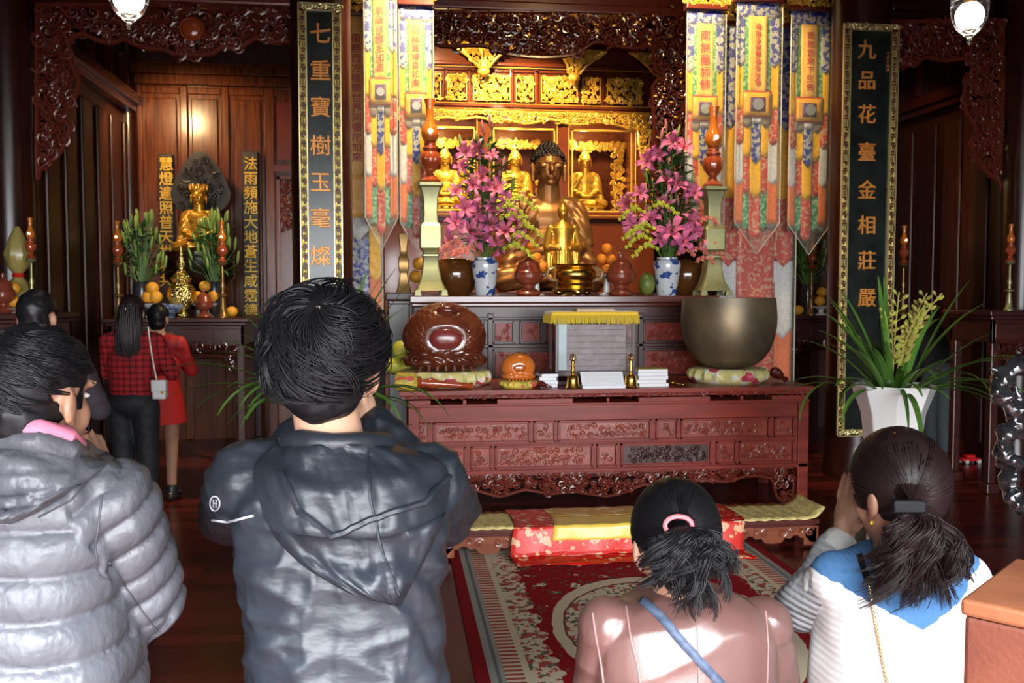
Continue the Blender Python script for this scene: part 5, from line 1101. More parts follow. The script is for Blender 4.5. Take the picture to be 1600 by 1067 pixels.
mallet((TP(1208, .42), YT + .38, TZ + .075), (TP(1232, .2), YT + .22, TZ + .024), .022, 'dark red mallet leaning against the brocade ring of the singing bowl', MATS['dark_cherry'], MATS['dark_cherry'], .3, 2.0)
mallet((TP(1050, .1), YT + .14, TZ + .028), (TP(1071, .05), YT + .07, TZ + .012), .008, 'slim gilt striker lying right of the book stack', CENSER, CENSER, .3, 1.6)
PAPER = mat('paper', (.80, .80, .82), .7)
def bookstack(px0, px1, dy, pyt, n, label, twist=.06, seed=0, cover=None):
    q = random.Random(seed); x0, x1 = TP(px0, dy), TP(px1, dy); h = (at(px0, pyt, YT + dy).z - TZ) / n
    for k in range(n):
        xx = q.uniform(-.008, .008); t = thing('booklet', label + ', ' + (('topmost' if k == n - 1 else ('lowest' if k == 0 else ('second', 'third', 'fourth')[k - 1] + ' from the bottom'))), 'book', ((x0 + x1) / 2 + xx, YT + dy + .1, TZ + h * k), label.split(' of ')[0] + ' ' + str(seed) if False else 'booklets ' + label.split('booklet ')[-1])
        o_ = t['_o']; b = MB(); b.box(x0 + xx, x1 + xx, YT + dy, YT + dy + .2, TZ + h * k + .0015, TZ + h * (k + 1) - .0015); b.build('pages', PAPER, t, smooth=0)
        b = MB(); b.box(x0 + xx - .002, x1 + xx + .002, YT + dy - .002, YT + dy + .202, TZ + h * (k + 1) - .0018, TZ + h * (k + 1) - .0004); b.build('cover', cover if (cover and k == n - 1) else mat('white_cover', (.72, .73, .76), .5), t, smooth=0)
        t.rotation_euler.z = q.uniform(-twist, twist)
bookstack(998, 1044, .06, 577, 5, 'white booklet in the stack right of the two bells', .03, 2, mat('yellow_cover', (.80, .60, .10), .5))
bookstack(846, 872, .10, 584, 4, 'white booklet in the untidy stack right of the small wooden fish', .15, 3, mat('dark_cover', (.03, .03, .035), .4))
# two hand bells
def handbell(px, label):
    x = TP(px, .03); Y = YT + .04; s_ = 1.0; t = thing('hand_bell', label, 'bell', (x, Y, TZ), 'brass hand bells')
    MB().lathe(x, Y, [(.055, 0), (.058, .006), (.05, .02), (.044, .06), (.04, .085), (.024, .10), (.0, .102)], 24, TZ).build('bell_body', CENSER, t)
    b = MB(); b.lathe(x, Y, [(.010, .10), (.016, .115), (.009, .13), (.015, .15), (.009, .17), (.015, .19), (.012, .2)], 14, TZ)
    for k in range(4): a = k * math.pi / 2; b.tube([(x + .006 * math.cos(a), Y + .006 * math.sin(a), TZ + .2), (x + .022 * math.cos(a), Y + .022 * math.sin(a), TZ + .215), (x + .02 * math.cos(a), Y + .02 * math.sin(a), TZ + .235), (x + .004 * math.cos(a), Y + .004 * math.sin(a), TZ + .25)], .004, 6)
    b.build('handle', CENSER, t); return t
handbell(896, 'brass hand bell left of the white sheet stand'); handbell(987, 'brass hand bell right of the white sheet stand')
x0, x1 = TP(910, .03), TP(977, .03); t = thing('text_stand', 'small white stand with printed sheet between the two hand bells', 'paper stand', ((x0 + x1) / 2, YT + .06, TZ))
rx = Matrix.Rotation(math.radians(-38), 3, 'X'); b = MB(); b.obox(((x0 + x1) / 2, YT + .07, TZ + .065), (x1 - x0) / 2, .004, .058, rx); b.build('sheet', PAPER, t, smooth=0); MB().box(x0, x1, YT + .0, YT + .12, TZ, TZ + .022).build('base', mat('white_cover', (0, 0, 0)), t, smooth=0)
b = MB()
for k in range(6): b.obox(Vector(((x0 + x1) / 2, YT + .07, TZ + .065)) + rx @ Vector((0, -.0048, -.042 + k * .016)), (x1 - x0) / 2 - .02, .0006, .0012, rx)
b.build('printed_lines', mat('print_grey', (.45, .42, .42), .7), t, smooth=0)
# glass donation lectern with fringe
dyl = .28; x0, x1 = TP(868, dyl), TP(993, dyl); zt2 = at(930, 489, YT + dyl).z; Yl = YT + dyl
t = thing('glass_lectern', 'glass fronted box with yellow fringed cloth top in the middle of the front table', 'donation box', ((x0 + x1) / 2, Yl + .15, TZ))
b = MB()
for xx in (x0, x1 - .025):
    for yy in (Yl, Yl + .275): b.box(xx, xx + .025, yy, yy + .025, TZ, zt2 - .02)
b.box(x0, x1, Yl, Yl + .3, TZ, TZ + .03); b.box(x0, x1, Yl, Yl + .3, TZ + .065, TZ + .10); b.box(x0, x1, Yl, Yl + .3, zt2 - .03, zt2 - .01); b.build('frame', mat('grey_brown_wood', (.075, .035, .035), .35), t, bevel=.003, smooth=0)
b = MB(); b.box(x0 + .02, x1 - .02, Yl + .006, Yl + .010, TZ + .1, zt2 - .03); b.build('glass', PLAS, t, smooth=0)
b = MB(); b.box(x0 + .06, x1 - .05, Yl + .10, Yl + .28, TZ + .1, zt2 - .09); b.build('contents', mat('grey_papers', (.23, .17, .18), .6), t, smooth=0)
b = MB()
for k in range(7): zz = TZ + .13 + k * (zt2 - TZ - .24) / 6.5; b.box(x0 + .065, x1 - .055, Yl + .095, Yl + .1, zz, zz + .006)
b.build('slat_edges', mat('dark_edges', (.06, .03, .03), .5), t, smooth=0)
b = MB(); b.box(x0 + .025, x0 + .09, Yl + .02, Yl + .03, TZ + .11, zt2 - .04); b.build('note', mat('pale_note', (.45, .55, .58), .6), t, smooth=0)
VEL = mat('yellow_velvet', (.86, .52, .02), .75, sheen=.6, bump=.4, bscale=60)
b = MB(); b.box(x0 - .035, x1 + .02, Yl - .03, Yl + .33, zt2 - .028, zt2 + .012); b.build('velvet_top', VEL, t, bevel=.012)
b = MB(); q = random.Random(4); k = x0 - .035
while k < x1 + .02: ln = q.uniform(.055, .072); b.tube([(k, Yl - .034, zt2 - .015), (k + q.uniform(-.003, .003), Yl - .04, zt2 - .015 - ln)], .0028, 4); k += .0062
for k in range(40): yy = Yl - .03 + k * .009; b.tube([(x0 - .037, yy, zt2 - .015), (x0 - .04, yy, zt2 - .08)], .0028, 4); b.tube([(x1 + .022, yy, zt2 - .015), (x1 + .025, yy, zt2 - .08)], .0028, 4)
b.build('fringe', mat('yellow_fringe', (.70, .50, .05), .6), t)
t = thing('thin_book', 'thin pink edged books lying on the yellow fringed box', 'book', (TP(933, dyl), Yl + .12, zt2 + .012)); MB().box(TP(903, dyl), TP(963, dyl), Yl + .03, Yl + .2, zt2 + .013, zt2 + .026).build('pages', mat('pinkish_pages', (.65, .42, .34), .6), t, smooth=0); MB().box(TP(902, dyl), TP(960, dyl), Yl + .03, Yl + .2, zt2 + .027, zt2 + .031).build('cover', mat('gold_cover', (.6, .5, .25), .5), t, smooth=0)
# big singing bowl
dyb = .40; xb_ = TP(1139, dyb); Yb = YT + dyb; SC = 1450 / (F and (Vector((xb_, Yb, 0)).dot(Vector((math.sin(YAW), math.cos(YAW), 0)))))
rB = 73.5 / SC; zr = at(1139, 465, Yb).z
x_, y_, zc2 = cushion(1139, dyb, 59 / SC, .115, 'brocade ring cushion under the big singing bowl', BROC)
hB = zr - zc2; pr = [(.0, .0), (.35, .01), (.55, .05), (.72, .13), (.86, .26), (.95, .42), (.995, .6), (1.0, .72), (.985, .88), (.965, 1.0), (.93, 1.0), (.95, .85), (.96, .7), (.9, .4), (.7, .16), (.0, .06)]
BOWLM = mat('aged_bowl_bronze', (.25, .18, .10), .45, .6, col2=(.15, .12, .08), scale=3.5, bump=.25, bscale=70, bdist=.003)
o = MB().lathe(xb_, Yb, [(r * rB, z * hB) for r, z in pr], 64, zc2).build('singing_bowl', BOWLM, origin=(xb_, Yb, zc2)); tag(o, 'big dark bronze singing bowl at the right of the front table', 'singing bowl')
for px, py, lb in ((628, 546, 'upper yellow-green pomelo left of the big wooden fish'), (617, 571, 'lower left yellow-green pomelo beside the big wooden fish'), (634, 574, 'lower right yellow-green pomelo beside the big wooden fish')): fruit(px, py, YT + .68, .078, lb, POMG, None, name='pomelo')

# ---------------------------------------------------------------- odd things on the floor
o = MB(); p = fl(1515, 723); t = thing('toy_car', 'small red toy lying on the floor right of the grey trousers', 'toy', (p.x, p.y, 0)); MB().box(p.x - .1, p.x + .09, p.y - .05, p.y + .05, .02, .05).build('body', mat('toy_red', (.7, .02, .02), .3), t, bevel=.012); MB().box(p.x - .05, p.x + .04, p.y - .04, p.y + .04, .05, .08).build('cabin', mat('toy_red', (0, 0, 0)), t, bevel=.012)
for sx in (-.06, .06):
    for sy in (-.05, .05): b = MB(); b.tube([(p.x + sx, p.y + sy - .01, .02), (p.x + sx, p.y + sy + .01, .02)], .02, 14); b.build('wheel', mat('toy_wheel', (.5, .5, .5), .5), t)
# worn wooden box at the lower right
Ybx = 1.10; a = at(1507, 935, Ybx); z1 = a.z
t = thing('wooden_chest', 'worn reddish wooden chest cut off at the lower right corner', 'chest', (a.x + .3, Ybx + .12, 0))
wl = MATS.get('worn_lid') or mat('worn_lid', (.26, .09, .04), .45, col2=(.15, .045, .022), scale=6, bump=.2, bscale=50)
bb = MB().box(0, .62, 0, .24, 0, z1 - .022).build('body', W_BOX, t, origin=(0, 0, 0), bevel=.006, smooth=0); ll = MB().box(-.004, .63, -.004, .25, z1 - .022, z1).build('lid', wl, t, origin=(0, 0, 0), bevel=.005, smooth=0)
t.location = (a.x, Ybx, 0); t.rotation_euler.z = math.radians(-50)
# dark glossy carved piece at the right edge
SILV = mat('black_pearl_carving', (.045, .045, .05), .14, .6, coat=1)
Yv = 3.3; q = random.Random(31); P = lambda px, py, dy=0: at(px, py, Yv + dy)
t = thing('carved_root_stand', 'black shiny knotted carving cut off at the right edge', 'carving', (P(1600, 600).x, Yv, 0)); b = MB()
path = [(1640, 545), (1600, 566), (1572, 585), (1562, 605), (1572, 630), (1592, 645), (1586, 668), (1570, 680), (1568, 705), (1584, 722), (1578, 742), (1580, 765), (1592, 785), (1612, 800), (1640, 840)]
pts = smoothpoly(path, 3)
b.tube([P(x, y) for x, y in pts], [.034 + .012 * math.sin(i * 1.9) for i in range(len(pts))], 12)
for k in range(60):
    x, y = pts[q.randrange(len(pts))]; c = P(x + q.uniform(-9, 9), y + q.uniform(-9, 9), q.uniform(-.04, .04)); r = q.uniform(.012, .028); b.ell(c, (r, r, r * q.uniform(.7, 1.4)))
for (xa_, ya_, xb3, yb3) in ((1570, 590, 1546, 574), (1566, 603, 1545, 601), (1575, 585, 1560, 570), (1585, 722, 1566, 702), (1590, 660, 1612, 640), (1575, 742, 1572, 765), (1600, 640, 1585, 600), (1585, 680, 1615, 690)): b.tube([P(xa_, ya_), P((xa_ + xb3) / 2, (ya_ + yb3) / 2 - 2), P(xb3, yb3)], [.02, .014, .005], 8)
b.tube([P(1640, 840), P(1650, 900), (P(1650, 950).x, Yv, .05)], [.04, .05, .09], 12); b.tube([P(1640, 545), P(1680, 560), P(1690, 700), P(1660, 880)], .04, 12)
def dsp(V, N): return fnoise(V, (30, 30, 30)) * .009
blob('carving', b, .008, SILV, t, 1, dsp)
p = P(1655, 900); MB().lathe(p.x, Yv, [(.17, 0), (.19, .03), (.12, .08), (.08, .14), (.05, .5), (.04, p.z - .02)], 20).build('base', SILV, t)
# ---------------------------------------------------------------- people
from mathutils.bvhtree import BVHTree
SKIN = mat('skin', (.62, .36, .24), .5, sss=.15, bump=.15, bscale=180, bdist=.001); SKIND = mat('skin_tan', (.42, .22, .14), .5, sss=.1)
HAIR = mat('black_hair', (.008, .0075, .009), .42, spec=.28); HAIRB = mat('brown_black_hair', (.016, .008, .008), .42, spec=.28); LIPS = mat('lips', (.45, .14, .11), .45); EYE = mat('eye_white', (.7, .68, .66), .2); IRIS = mat('iris', (.02, .012, .01), .1)
def frame(f):
    f = Vector(f).normalized(); r = f.cross(Vector((0, 0, 1))).normalized(); u = r.cross(f); return Matrix((r, f, u)).transposed()
def hand(b, w_, d, palm_n, s=1.0, curl=.25):
    """palm from wrist w_ along d, palm normal palm_n, five fingers"""
    d = Vector(d).normalized(); n_ = Vector(palm_n).normalized(); sd = d.cross(n_).normalized(); w_ = Vector(w_)
    M3 = Matrix((sd, n_, d)).transposed(); pc = w_ + d * .048 * s; b.ell(pc, (.040 * s, .016 * s, .052 * s), M3)
    b.cap(w_ - d * .02 * s, w_ + d * .03 * s, .024 * s, .026 * s, 10)
    for k, (o, L_) in enumerate(((-.030, .064), (-.010, .076), (.011, .071), (.031, .055))):
        p0 = w_ + d * .085 * s + sd * o * s; p1 = p0 + (d * math.cos(curl) + n_ * math.sin(curl)) * L_ * .5 * s; p2 = p1 + (d * math.cos(curl * 2.2) + n_ * math.sin(curl * 2.2)) * L_ * .5 * s
        b.cap(p0, p1, .0092 * s, .0086 * s, 8); b.cap(p1, p2, .0086 * s, .0074 * s, 8)
    p0 = w_ + d * .03 * s - sd * .034 * s; p1 = p0 + (d * .8 - sd * .55 + n_ * .3).normalized() * .036 * s; p2 = p1 + (d * .95 - sd * .2 + n_ * .3).normalized() * .03 * s
    b.cap(p0, p1, .012 * s, .010 * s, 8); b.cap(p1, p2, .010 * s, .0085 * s, 8)
def person(label, J, f, skin, voxel=.007, face=True, hf=None, head_s=1.0, name='person'):
    """J: world joints. f: facing of the body, hf facing of the head"""
    hf = hf or f; A = frame(f); r = A.col[0]; t = thing(name, label, 'person', (J['P'].x, J['P'].y, 0)); b = MB(); h_ = J['H']; HM = frame(hf); k = head_s
    q = lambda x, y, z: h_ + HM @ Vector((x * k, y * k, z * k))
    b.ell(q(0, -.012, .028), (.075 * k, .092 * k, .092 * k), HM); b.ell(q(0, .022, -.03), (.060 * k, .068 * k, .080 * k), HM); b.ell(q(0, .05, -.085), (.030 * k, .030 * k, .026 * k), HM)
    b.cap(q(0, .088, .01), q(0, .104, -.028), .009 * k, .014 * k, 8); b.ell(q(0, .095, -.032), (.018 * k, .012 * k, .010 * k), HM); b.ell(q(0, .083, .028), (.05 * k, .014 * k, .012 * k), HM)
    for s_ in (-1, 1):
        b.ell(q(s_ * .083, -.014, -.010), (.010 * k, .021 * k, .032 * k), HM @ Matrix.Rotation(s_ * .45, 3, 'Z')); b.ell(q(s_ * .075, -.002, -.038), (.008 * k, .010 * k, .012 * k), HM)
        b.ell(q(s_ * .044, .050, -.03), (.016 * k, .020 * k, .028 * k), HM)
    b.cap(q(0, -.022, -.05), J['N'], .054 * k, .060 * k, 16)
    SL, SR = J['SL'], J['SR']; Pv = J['P']; mid = (SL + SR) / 2
    b.cap(SL * .8 + SR * .2, SR * .8 + SL * .2, .062, n=14); b.cap(J['N'], mid - Vector((0, 0, .05)), .06, .10)
    b.ell(mid * .62 + Pv * .38, (.135, .085, .17), A); b.ell(mid * .3 + Pv * .7, (.12, .08, .16), A); b.ell(Pv, (.14, .10, .11), A)
    for s_ in 'LR':
        b.cap(J['S' + s_], J['E' + s_], .046, .037, 12); b.cap(J['E' + s_], J['W' + s_], .037, .025, 12)
        hd = J.get('D' + s_) or (J['W' + s_] - J['E' + s_]); hand(b, J['W' + s_], hd, J.get('PN' + s_) or (r if s_ == 'L' else -r), .97, J.get('C', .15))
        hp = Pv + r * (.085 if s_ == 'R' else -.085) - Vector((0, 0, .03)); b.cap(hp, J['K' + s_], .078, .052, 14); b.cap(J['K' + s_], J['A' + s_], .050, .034, 12)
        a = J['A' + s_]; fd = J.get('F' + s_) or Vector(f); b.cap(a, a + fd * .13 + Vector((0, 0, J.get('fz', -.045))), .034, .022, 10); b.ell(a - fd * .02 + Vector((0, 0, J.get('fz', -.045) * .6)), (.03, .035, .03), A)
    blob('body', b, voxel, skin, t, 2, fac=.5)
    if face:
        b = MB(); e = MB(); i_ = MB()
        b.ell(q(0, .0885, -.062), (.024 * k, .009 * k, .005 * k), HM, 12, 8); b.ell(q(0, .0875, -.069), (.019 * k, .009 * k, .006 * k), HM, 12, 8); b.build('mouth', LIPS, t)
        for s_ in (-1, 1): e = MB(); e.ell(q(s_ * .030, .071, .006), (.012 * k, .009 * k, .0055 * k), HM, 12, 8); oe = e.build('eye', EYE, t); i_ = MB(); i_.ell(q(s_ * .030, .0792, .006), (.0052 * k, .003 * k, .0058 * k), HM, 10, 6); i_.build('iris', IRIS, oe)
        b = MB()
        for s_ in (-1, 1): b = MB(); b.tube([q(s_ * .014, .088, .026), q(s_ * .030, .088, .032), q(s_ * .048, .076, .028)], [.003, .0035, .0015], 6); b.build('eyebrow', HAIR, t)
    return t, q, HM
def ring_loft(b, rows, n=40, p=2.6, rz=0.0):
    """rows: (z, xl, xr, yc, halfdepth) closed superellipse rings"""
    V = []
    for z, xl, xr, yc, hd in rows:
        cx_ = (xl + xr) / 2; hw_ = (xr - xl) / 2
        for i in range(n):
            a = 2 * math.pi * i / n; c, s_ = math.cos(a), math.sin(a); V.append((cx_ + hw_ * math.copysign(abs(c)**(2 / p), c), yc + hd * math.copysign(abs(s_)**(2 / p), s_), z))
    m = len(rows); fs = [(j * n + i, j * n + (i + 1) % n, (j + 1) * n + (i + 1) % n, (j + 1) * n + i) for j in range(m - 1) for i in range(n)] + [tuple(range(n - 1, -1, -1)), tuple(range((m - 1) * n, m * n))]
    b.add(V, fs)
def rows_px(rows, Y):
    return [(at((a + c) / 2, py, Y).z, at(a, py, Y).x, at(c, py, Y).x, Y + dy, hd) for py, a, c, dy, hd in rows]
def smooth_rows(rows, sub=3): return [tuple(p) for p in smoothpoly(rows, sub)] if False else cat_rows(rows, sub)
def cat_rows(rows, sub):
    out = []; n = len(rows)
    for i in range(n - 1):
        P_ = [np.array(rows[max(0, min(n - 1, i + k))]) for k in (-1, 0, 1, 2)]
        for s_ in range(sub):
            t = s_ / sub; out.append(tuple(.5 * ((2 * P_[1]) + (P_[2] - P_[0]) * t + (2 * P_[0] - 5 * P_[1] + 4 * P_[2] - P_[3]) * t * t + (3 * P_[1] - P_[0] - 3 * P_[2] + P_[3]) * t**3)))
    out.append(tuple(rows[-1])); return out
class Surf:
    def __init__(s, o):
        M = Matrix.Translation(Vector(o['_o'])); s.t = BVHTree.FromPolygons([tuple(M @ v.co) for v in o.data.vertices], [tuple(p.vertices) for p in o.data.polygons])
    def __call__(s, px, py, off=.003):
        d = (FW + RT * ((px - CX) / F) + UP * ((CY - py) / F)).normalized(); h_ = s.t.ray_cast(CAM, d)
        if h_[0] is None: return None
        n_ = h_[1]; n_ = n_ if n_.dot(d) < 0 else -n_; return h_[0] + n_ * off
    def line(s, pts, sub=10, off=.003):
        out = []
        for i in range(len(pts) - 1):
            for k in range(sub + (i == len(pts) - 2)):
                u = k / sub; h_ = s(pts[i][0] * (1 - u) + pts[i + 1][0] * u, pts[i][1] * (1 - u) + pts[i + 1][1] * u, off)
                if h_ is not None: out.append(h_)
        return out
def ridged(V, sc, seed=0, w_=1.0):
    n_ = fnoise(V, sc, seed); return (1 - np.abs(n_) * 2.2)**2 * w_
def caphair(name, t, q, HM, k, scale=(1, 1, 1), lift=.0, m=HAIR, low=-.09, front=.045, voxel=.007, noise_=.004):
    b = MB(); b.ell(q(0, -.014, .032 + lift), (.086 * k * scale[0], .104 * k * scale[1], .100 * k * scale[2]), HM, 28, 20); b.ell(q(0, -.045, low + .06), (.070 * k * scale[0], .064 * k, .075 * k), HM)
    V, Nn, Fs = remesh(b, voxel, 3); V = V + Nn * (fnoise(V, (45, 45, 45)) * noise_).reshape(-1, 1)
    o = MB(); o.v = [tuple(p) for p in V]; o.f = Fs; o.mi = [0] * len(Fs); c0 = q(0, 0, 0); Mi = HM.transposed()
    # pull the front back so that the face stays free
    vv = []
    for p in o.v:
        l_ = Mi @ (Vector(p) - c0) / k
        if l_.y > front and l_.z < .055: l_.y = front - (l_.y - front) * .2
        if l_.z < .025 and l_.y > -.05: l_.x = max(-.068, min(.068, l_.x))
        if l_.z < -.02 and l_.y > -.01: l_.y = -.01; l_.x *= .8
        vv.append(tuple(c0 + HM @ (l_ * k)))
    o.v = vv; return o.build(name, m, t, smooth=180)
def strands(name, t, paths, m, r0=.0030, n=4):
    b = MB()
    for P_ in paths:
        L_ = len(P_); b.tube(P_, [r0 * (1 - .75 * (i / (L_ - 1))**1.6) for i in range(L_)], n, cap=False)
    return b.build(name, m, t, smooth=180)
def head_strands(q, HM, k, n, whorl, rad, span, length, seed, wave=.1, lift=.006, curl=0.0, zmin=-.12, seg=9, center=(0, -.014, .030), swirl=.5, keep=None, clump=7, cr=.045):
    """locks of strands running over the skull away from the whorl direction; strands of a lock share its bend"""
    Q = random.Random(seed); w0 = Vector(whorl).normalized(); e1 = w0.orthogonal().normalized(); e2 = w0.cross(e1); out = []
    for c_ in range(n // clump):
        azc = Q.uniform(0, 6.283); sc = span[0] + (span[1] - span[0]) * Q.random()**.7; L_ = length * Q.uniform(.75, 1.2); ph = Q.uniform(0, 6.28); lf = lift * Q.uniform(.3, 1.3); bend = Q.uniform(-1, 1) * wave; cu = curl * Q.uniform(-.4, 1)
        for i in range(clump):
            az = azc + Q.gauss(0, cr) / max(.25, math.sin(sc)); s0 = sc + Q.gauss(0, cr); P_ = []; j2 = Q.gauss(0, .0012); Li = L_ * Q.uniform(.85, 1.1)
            for j in range(seg):
                u = j / (seg - 1); a = s0 + Li * u; az2 = azc + (az - azc) * (1 - .6 * u) + swirl * u + bend * u * u + .03 * math.sin(ph + u * 4)
                d = w0 * math.cos(a) + (e1 * math.cos(az2) + e2 * math.sin(az2)) * math.sin(a)
                off = 1 + (lf * math.sin(u * 2.4) + cu * u * u + j2) / .09
                p = Vector((d.x * rad[0], d.y * rad[1], d.z * rad[2])) * off + Vector(center)
                if p.z < zmin: p.z = zmin + (p.z - zmin) * .2
                P_.append(p)
            if keep and not keep(P_[seg // 2], P_[-1]): continue
            out.append([q(*p) for p in P_])
    return out
# ===== man in the black jacket
Y0 = 1.68; S = lambda px, py, dy=0: at(px, py, Y0 + dy)
FWD = Vector((-.04, 1, 0)).normalized()
hc = S(508, 578, .02)
J = dict(H=hc, N=S(518, 700, .03), P=Vector((S(525, 800).x, Y0 + .03, .86)), SL=S(392, 752, .04), SR=S(664, 752, .04), EL=S(360, 800, .27), ER=S(700, 800, .25), WL=S(498, 655, .36), WR=S(575, 650, .37))
px_ = J['P'].x
J.update(KL=Vector((px_ - .10, Y0 + .05, .47)), KR=Vector((px_ + .10, Y0 + .05, .47)), AL=Vector((px_ - .11, Y0 + .0, .085)), AR=Vector((px_ + .11, Y0 + .0, .085)), DL=Vector((.25, .0, 1)), DR=Vector((-.25, 0, 1)))
man, q, HM = person('man in a black hooded jacket seen from behind, hands raised to his face', J, FWD, SKIN, hf=(.05, 1, -.05), head_s=1.05)
# jacket
JB = mat('black_nylon', (.020, .023, .029), .30, spec=.8, bump=.35, bscale=22, bdist=.006)
m, x, y, z, v = pmat('black_nylon_shell', .42, .5); cnl = colmix(m, nz(m, v, 14, 3), (.015, .019, .026), (.023, .028, .037)); w1 = nz(m, v, 5, 4, (1, 1, 2.2)); w2 = nz(m, v, 16, 3, (1, 1, 1.6)); bumpn(m, w1 + w2 * .35, 1.0, .009); JB = finish(m, cnl)
b = MB(); ring_loft(b, cat_rows(rows_px([(1300, 392, 690, .03, .17), (1120, 388, 694, .03, .165), (1067, 386, 697, .03, .16), (1000, 380, 692, .03, .15), (940, 374, 690, .03, .145), (880, 366, 698, .03, .14), (830, 362, 706, .03, .135), (780, 362, 706, .03, .125), (748, 375, 692, .03, .11), (722, 408, 656, .03, .09), (700, 448, 600, .03, .075), (684, 462, 580, .03, .07)], Y0), 3))
for s_ in 'LR':
    sh, el, wr = J['S' + s_], J['E' + s_], J['W' + s_]; b.cap(sh + Vector((.03 if s_ == 'L' else -.03, 0, 0)), sh, .075, .078, 16); b.cap(sh, el, .078, .066, 16); b.cap(el, el.lerp(wr, .85), .066, .048, 16)
def jdisp(V, N):
    d = ridged(V * 1.0, (7, 7, 16), 3.1) * .007 + ridged(V, (18, 10, 9), 7.7) * .004 + fnoise(V, (28, 28, 40), 2) * .003
    # long diagonal pulls at the sides of the waist
    s1 = np.sin((V[:, 2] * 1.0 + V[:, 0] * .8) * 60 + fnoise(V, (6, 6, 6), 5) * 5); xr_ = np.clip((V[:, 0] - S(600, 900).x) / .08, 0, 1); zz = np.clip((S(600, 800).z - V[:, 2]) / .1, 0, 1)
    return d - .004 + s1 * .006 * xr_ * zz
jk = blob('jacket', b, .0065, JB, man, 5, jdisp)
sf = Surf(jk)
# hood lying on the back: draped sheet over the jacket, V shaped, with thick rolled rim
def hood(sf, outline_c, halfw, m, parent, thick, name='hood', nu=34, nv=26, seed=0, fold=.010):
    """outline_c: list of (px,py) centre line from neck to tip; halfw(v) -> (left px, right px)"""
    G = []; Q = random.Random(seed)
    for j in range(nv + 1):
        v = j / nv; row = []; lx, rx, yl, yr, yc = halfw(v)
        for i in range(nu + 1):
            u = i / nu; px = lx + (rx - lx) * u; e = 4 * u * (1 - u); py = (yl * (1 - u) + yr * u) * (1 - e) + yc * e
            h_ = sf(px, py, .0); 
            if h_ is None: h_ = G[-1][i] if G else S(px, py, -.05)
            prof = thick * (math.sin(math.pi * min(1, max(0, u)))**.35) * (.35 + .65 * math.sin(math.pi * (v * .86 + .12))**.6)
            prof += thick * .75 * math.exp(-((v - .80) / .09)**2) * math.sin(math.pi * u)**.5
            prof += fold * noise.noise(Vector((u * 5, v * 9, seed))) + fold * .6 * (1 - abs(noise.noise(Vector((u * 12 + 3, v * 7, seed + 2))) * 2))**2
            row.append(Vector(h_) + Vector((0, -prof - .002, prof * .25)))
        G.append(row)
    b = MB(); b.sheet(G)
    # closing edge down to the jacket
    edge = G[-1]; b.sheet([edge, [Vector(p) + Vector((0, .05, .01)) for p in edge]])
    for cidx in (0, -1): b.sheet([[r_[cidx] for r_ in G], [Vector(r_[cidx]) + Vector((0, .04, 0)) for r_ in G]])
    return b.build(name, m, parent, smooth=180)
def hw_(v):
    # left edge goes from the left collar out to the left and in to the tip; right edge likewise
    L = cat_rows([(425, 698), (398, 726), (402, 770), (425, 830), (470, 880), (545, 925), (612, 943)], 4); Rr = cat_rows([(612, 696), (682, 716), (702, 745), (695, 800), (672, 860), (645, 910), (626, 945)], 4)
    a = L[min(len(L) - 1, int(v * (len(L) - 1)))]; c = Rr[min(len(Rr) - 1, int(v * (len(Rr) - 1)))]
    return a[0], c[0], a[1], c[1], (a[1] + c[1]) / 2 + 26 * math.sin(math.pi * v) * (1 if v > .1 else 0)
hd = hood(sf, None, hw_, JB, man, .036, seed=3, fold=.014)
b = MB(); b.tube([S(452, 690, .0), S(470, 688, -.045), S(520, 694, -.062), S(570, 692, -.045), S(600, 692, .0), S(575, 690, .09), S(480, 690, .09), S(452, 690, .0)], .020, 10); b.build('collar', JB, man)
sfh = Surf(hd)
b = MB(); c = sfh.line([(440, 740), (470, 800), (520, 838), (580, 812), (660, 785), (700, 745)], 8, .004)
b.tube(c, .006, 6) if len(c) > 3 else None; c = sfh.line([(575, 700), (578, 780), (600, 870), (626, 935)], 8, .002); b.tube(c, .0022, 5) if len(c) > 3 else None
b.build('hood_seams', JB, man)
WHT = mat('reflective_grey', (.45, .45, .52), .35)
b = MB(); c = sf.line([(333, 812), (360, 815), (397, 806)], 8, .002); b.tube(c, .0022, 5) if len(c) > 2 else None; b.build('piping', WHT, man)
b = MB(); c = [sf(337 + 7.5 * math.cos(a), 786 + 11 * math.sin(a), .002) for a in [k * .3927 for k in range(17)]]; c = [p for p in c if p]; b.tube(c, .0014, 5) if len(c) > 4 else None
for w_ in ([(335, 780), (335, 792)], [(339, 780), (339, 792)], [(335, 786), (339, 786)]):
    c = sf.line(w_, 3, .002); b.tube(c, .001, 4) if len(c) > 1 else None
b.build('sleeve_logo', WHT, man)
# trousers, shoes
def trousers(t, J, m, f, r1=.10, r2=.075, r3=.062, name='trousers', top=.08):
    b = MB(); A = frame(f); r = A.col[0]; b.ell(J['P'] + Vector((0, 0, .0)), (.165, .125, .13 + top), A)
    for s_ in 'LR':
        hp = J['P'] + r * (.085 if s_ == 'R' else -.085) - Vector((0, 0, .03)); b.cap(hp, J['K' + s_], r1, r2, 14); b.cap(J['K' + s_], J['A' + s_] + (J['K' + s_] - J['A' + s_]).normalized() * .03, r2, r3, 14)
    return blob(name, b, .012, m, t, 4, lambda V, N: ridged(V, (9, 9, 14), 1) * .005)
def shoes(t, J, m, f):
    for s_ in 'LR':
        a = J['A' + s_]; fd = J.get('F' + s_) or Vector(f); b = MB(); b.ell(a + fd * .055 - Vector((0, 0, .042)), (.045, .13, .040), frame(fd)); b.cap(a - Vector((0, 0, .02)), a + Vector((0, 0, .02)), .046); blob('shoe', b, .009, m, t, 2)
trousers(man, J, mat('dark_trousers', (.03, .03, .035), .7), FWD); shoes(man, J, mat('black_shoe', (.02, .02, .02), .4), FWD)
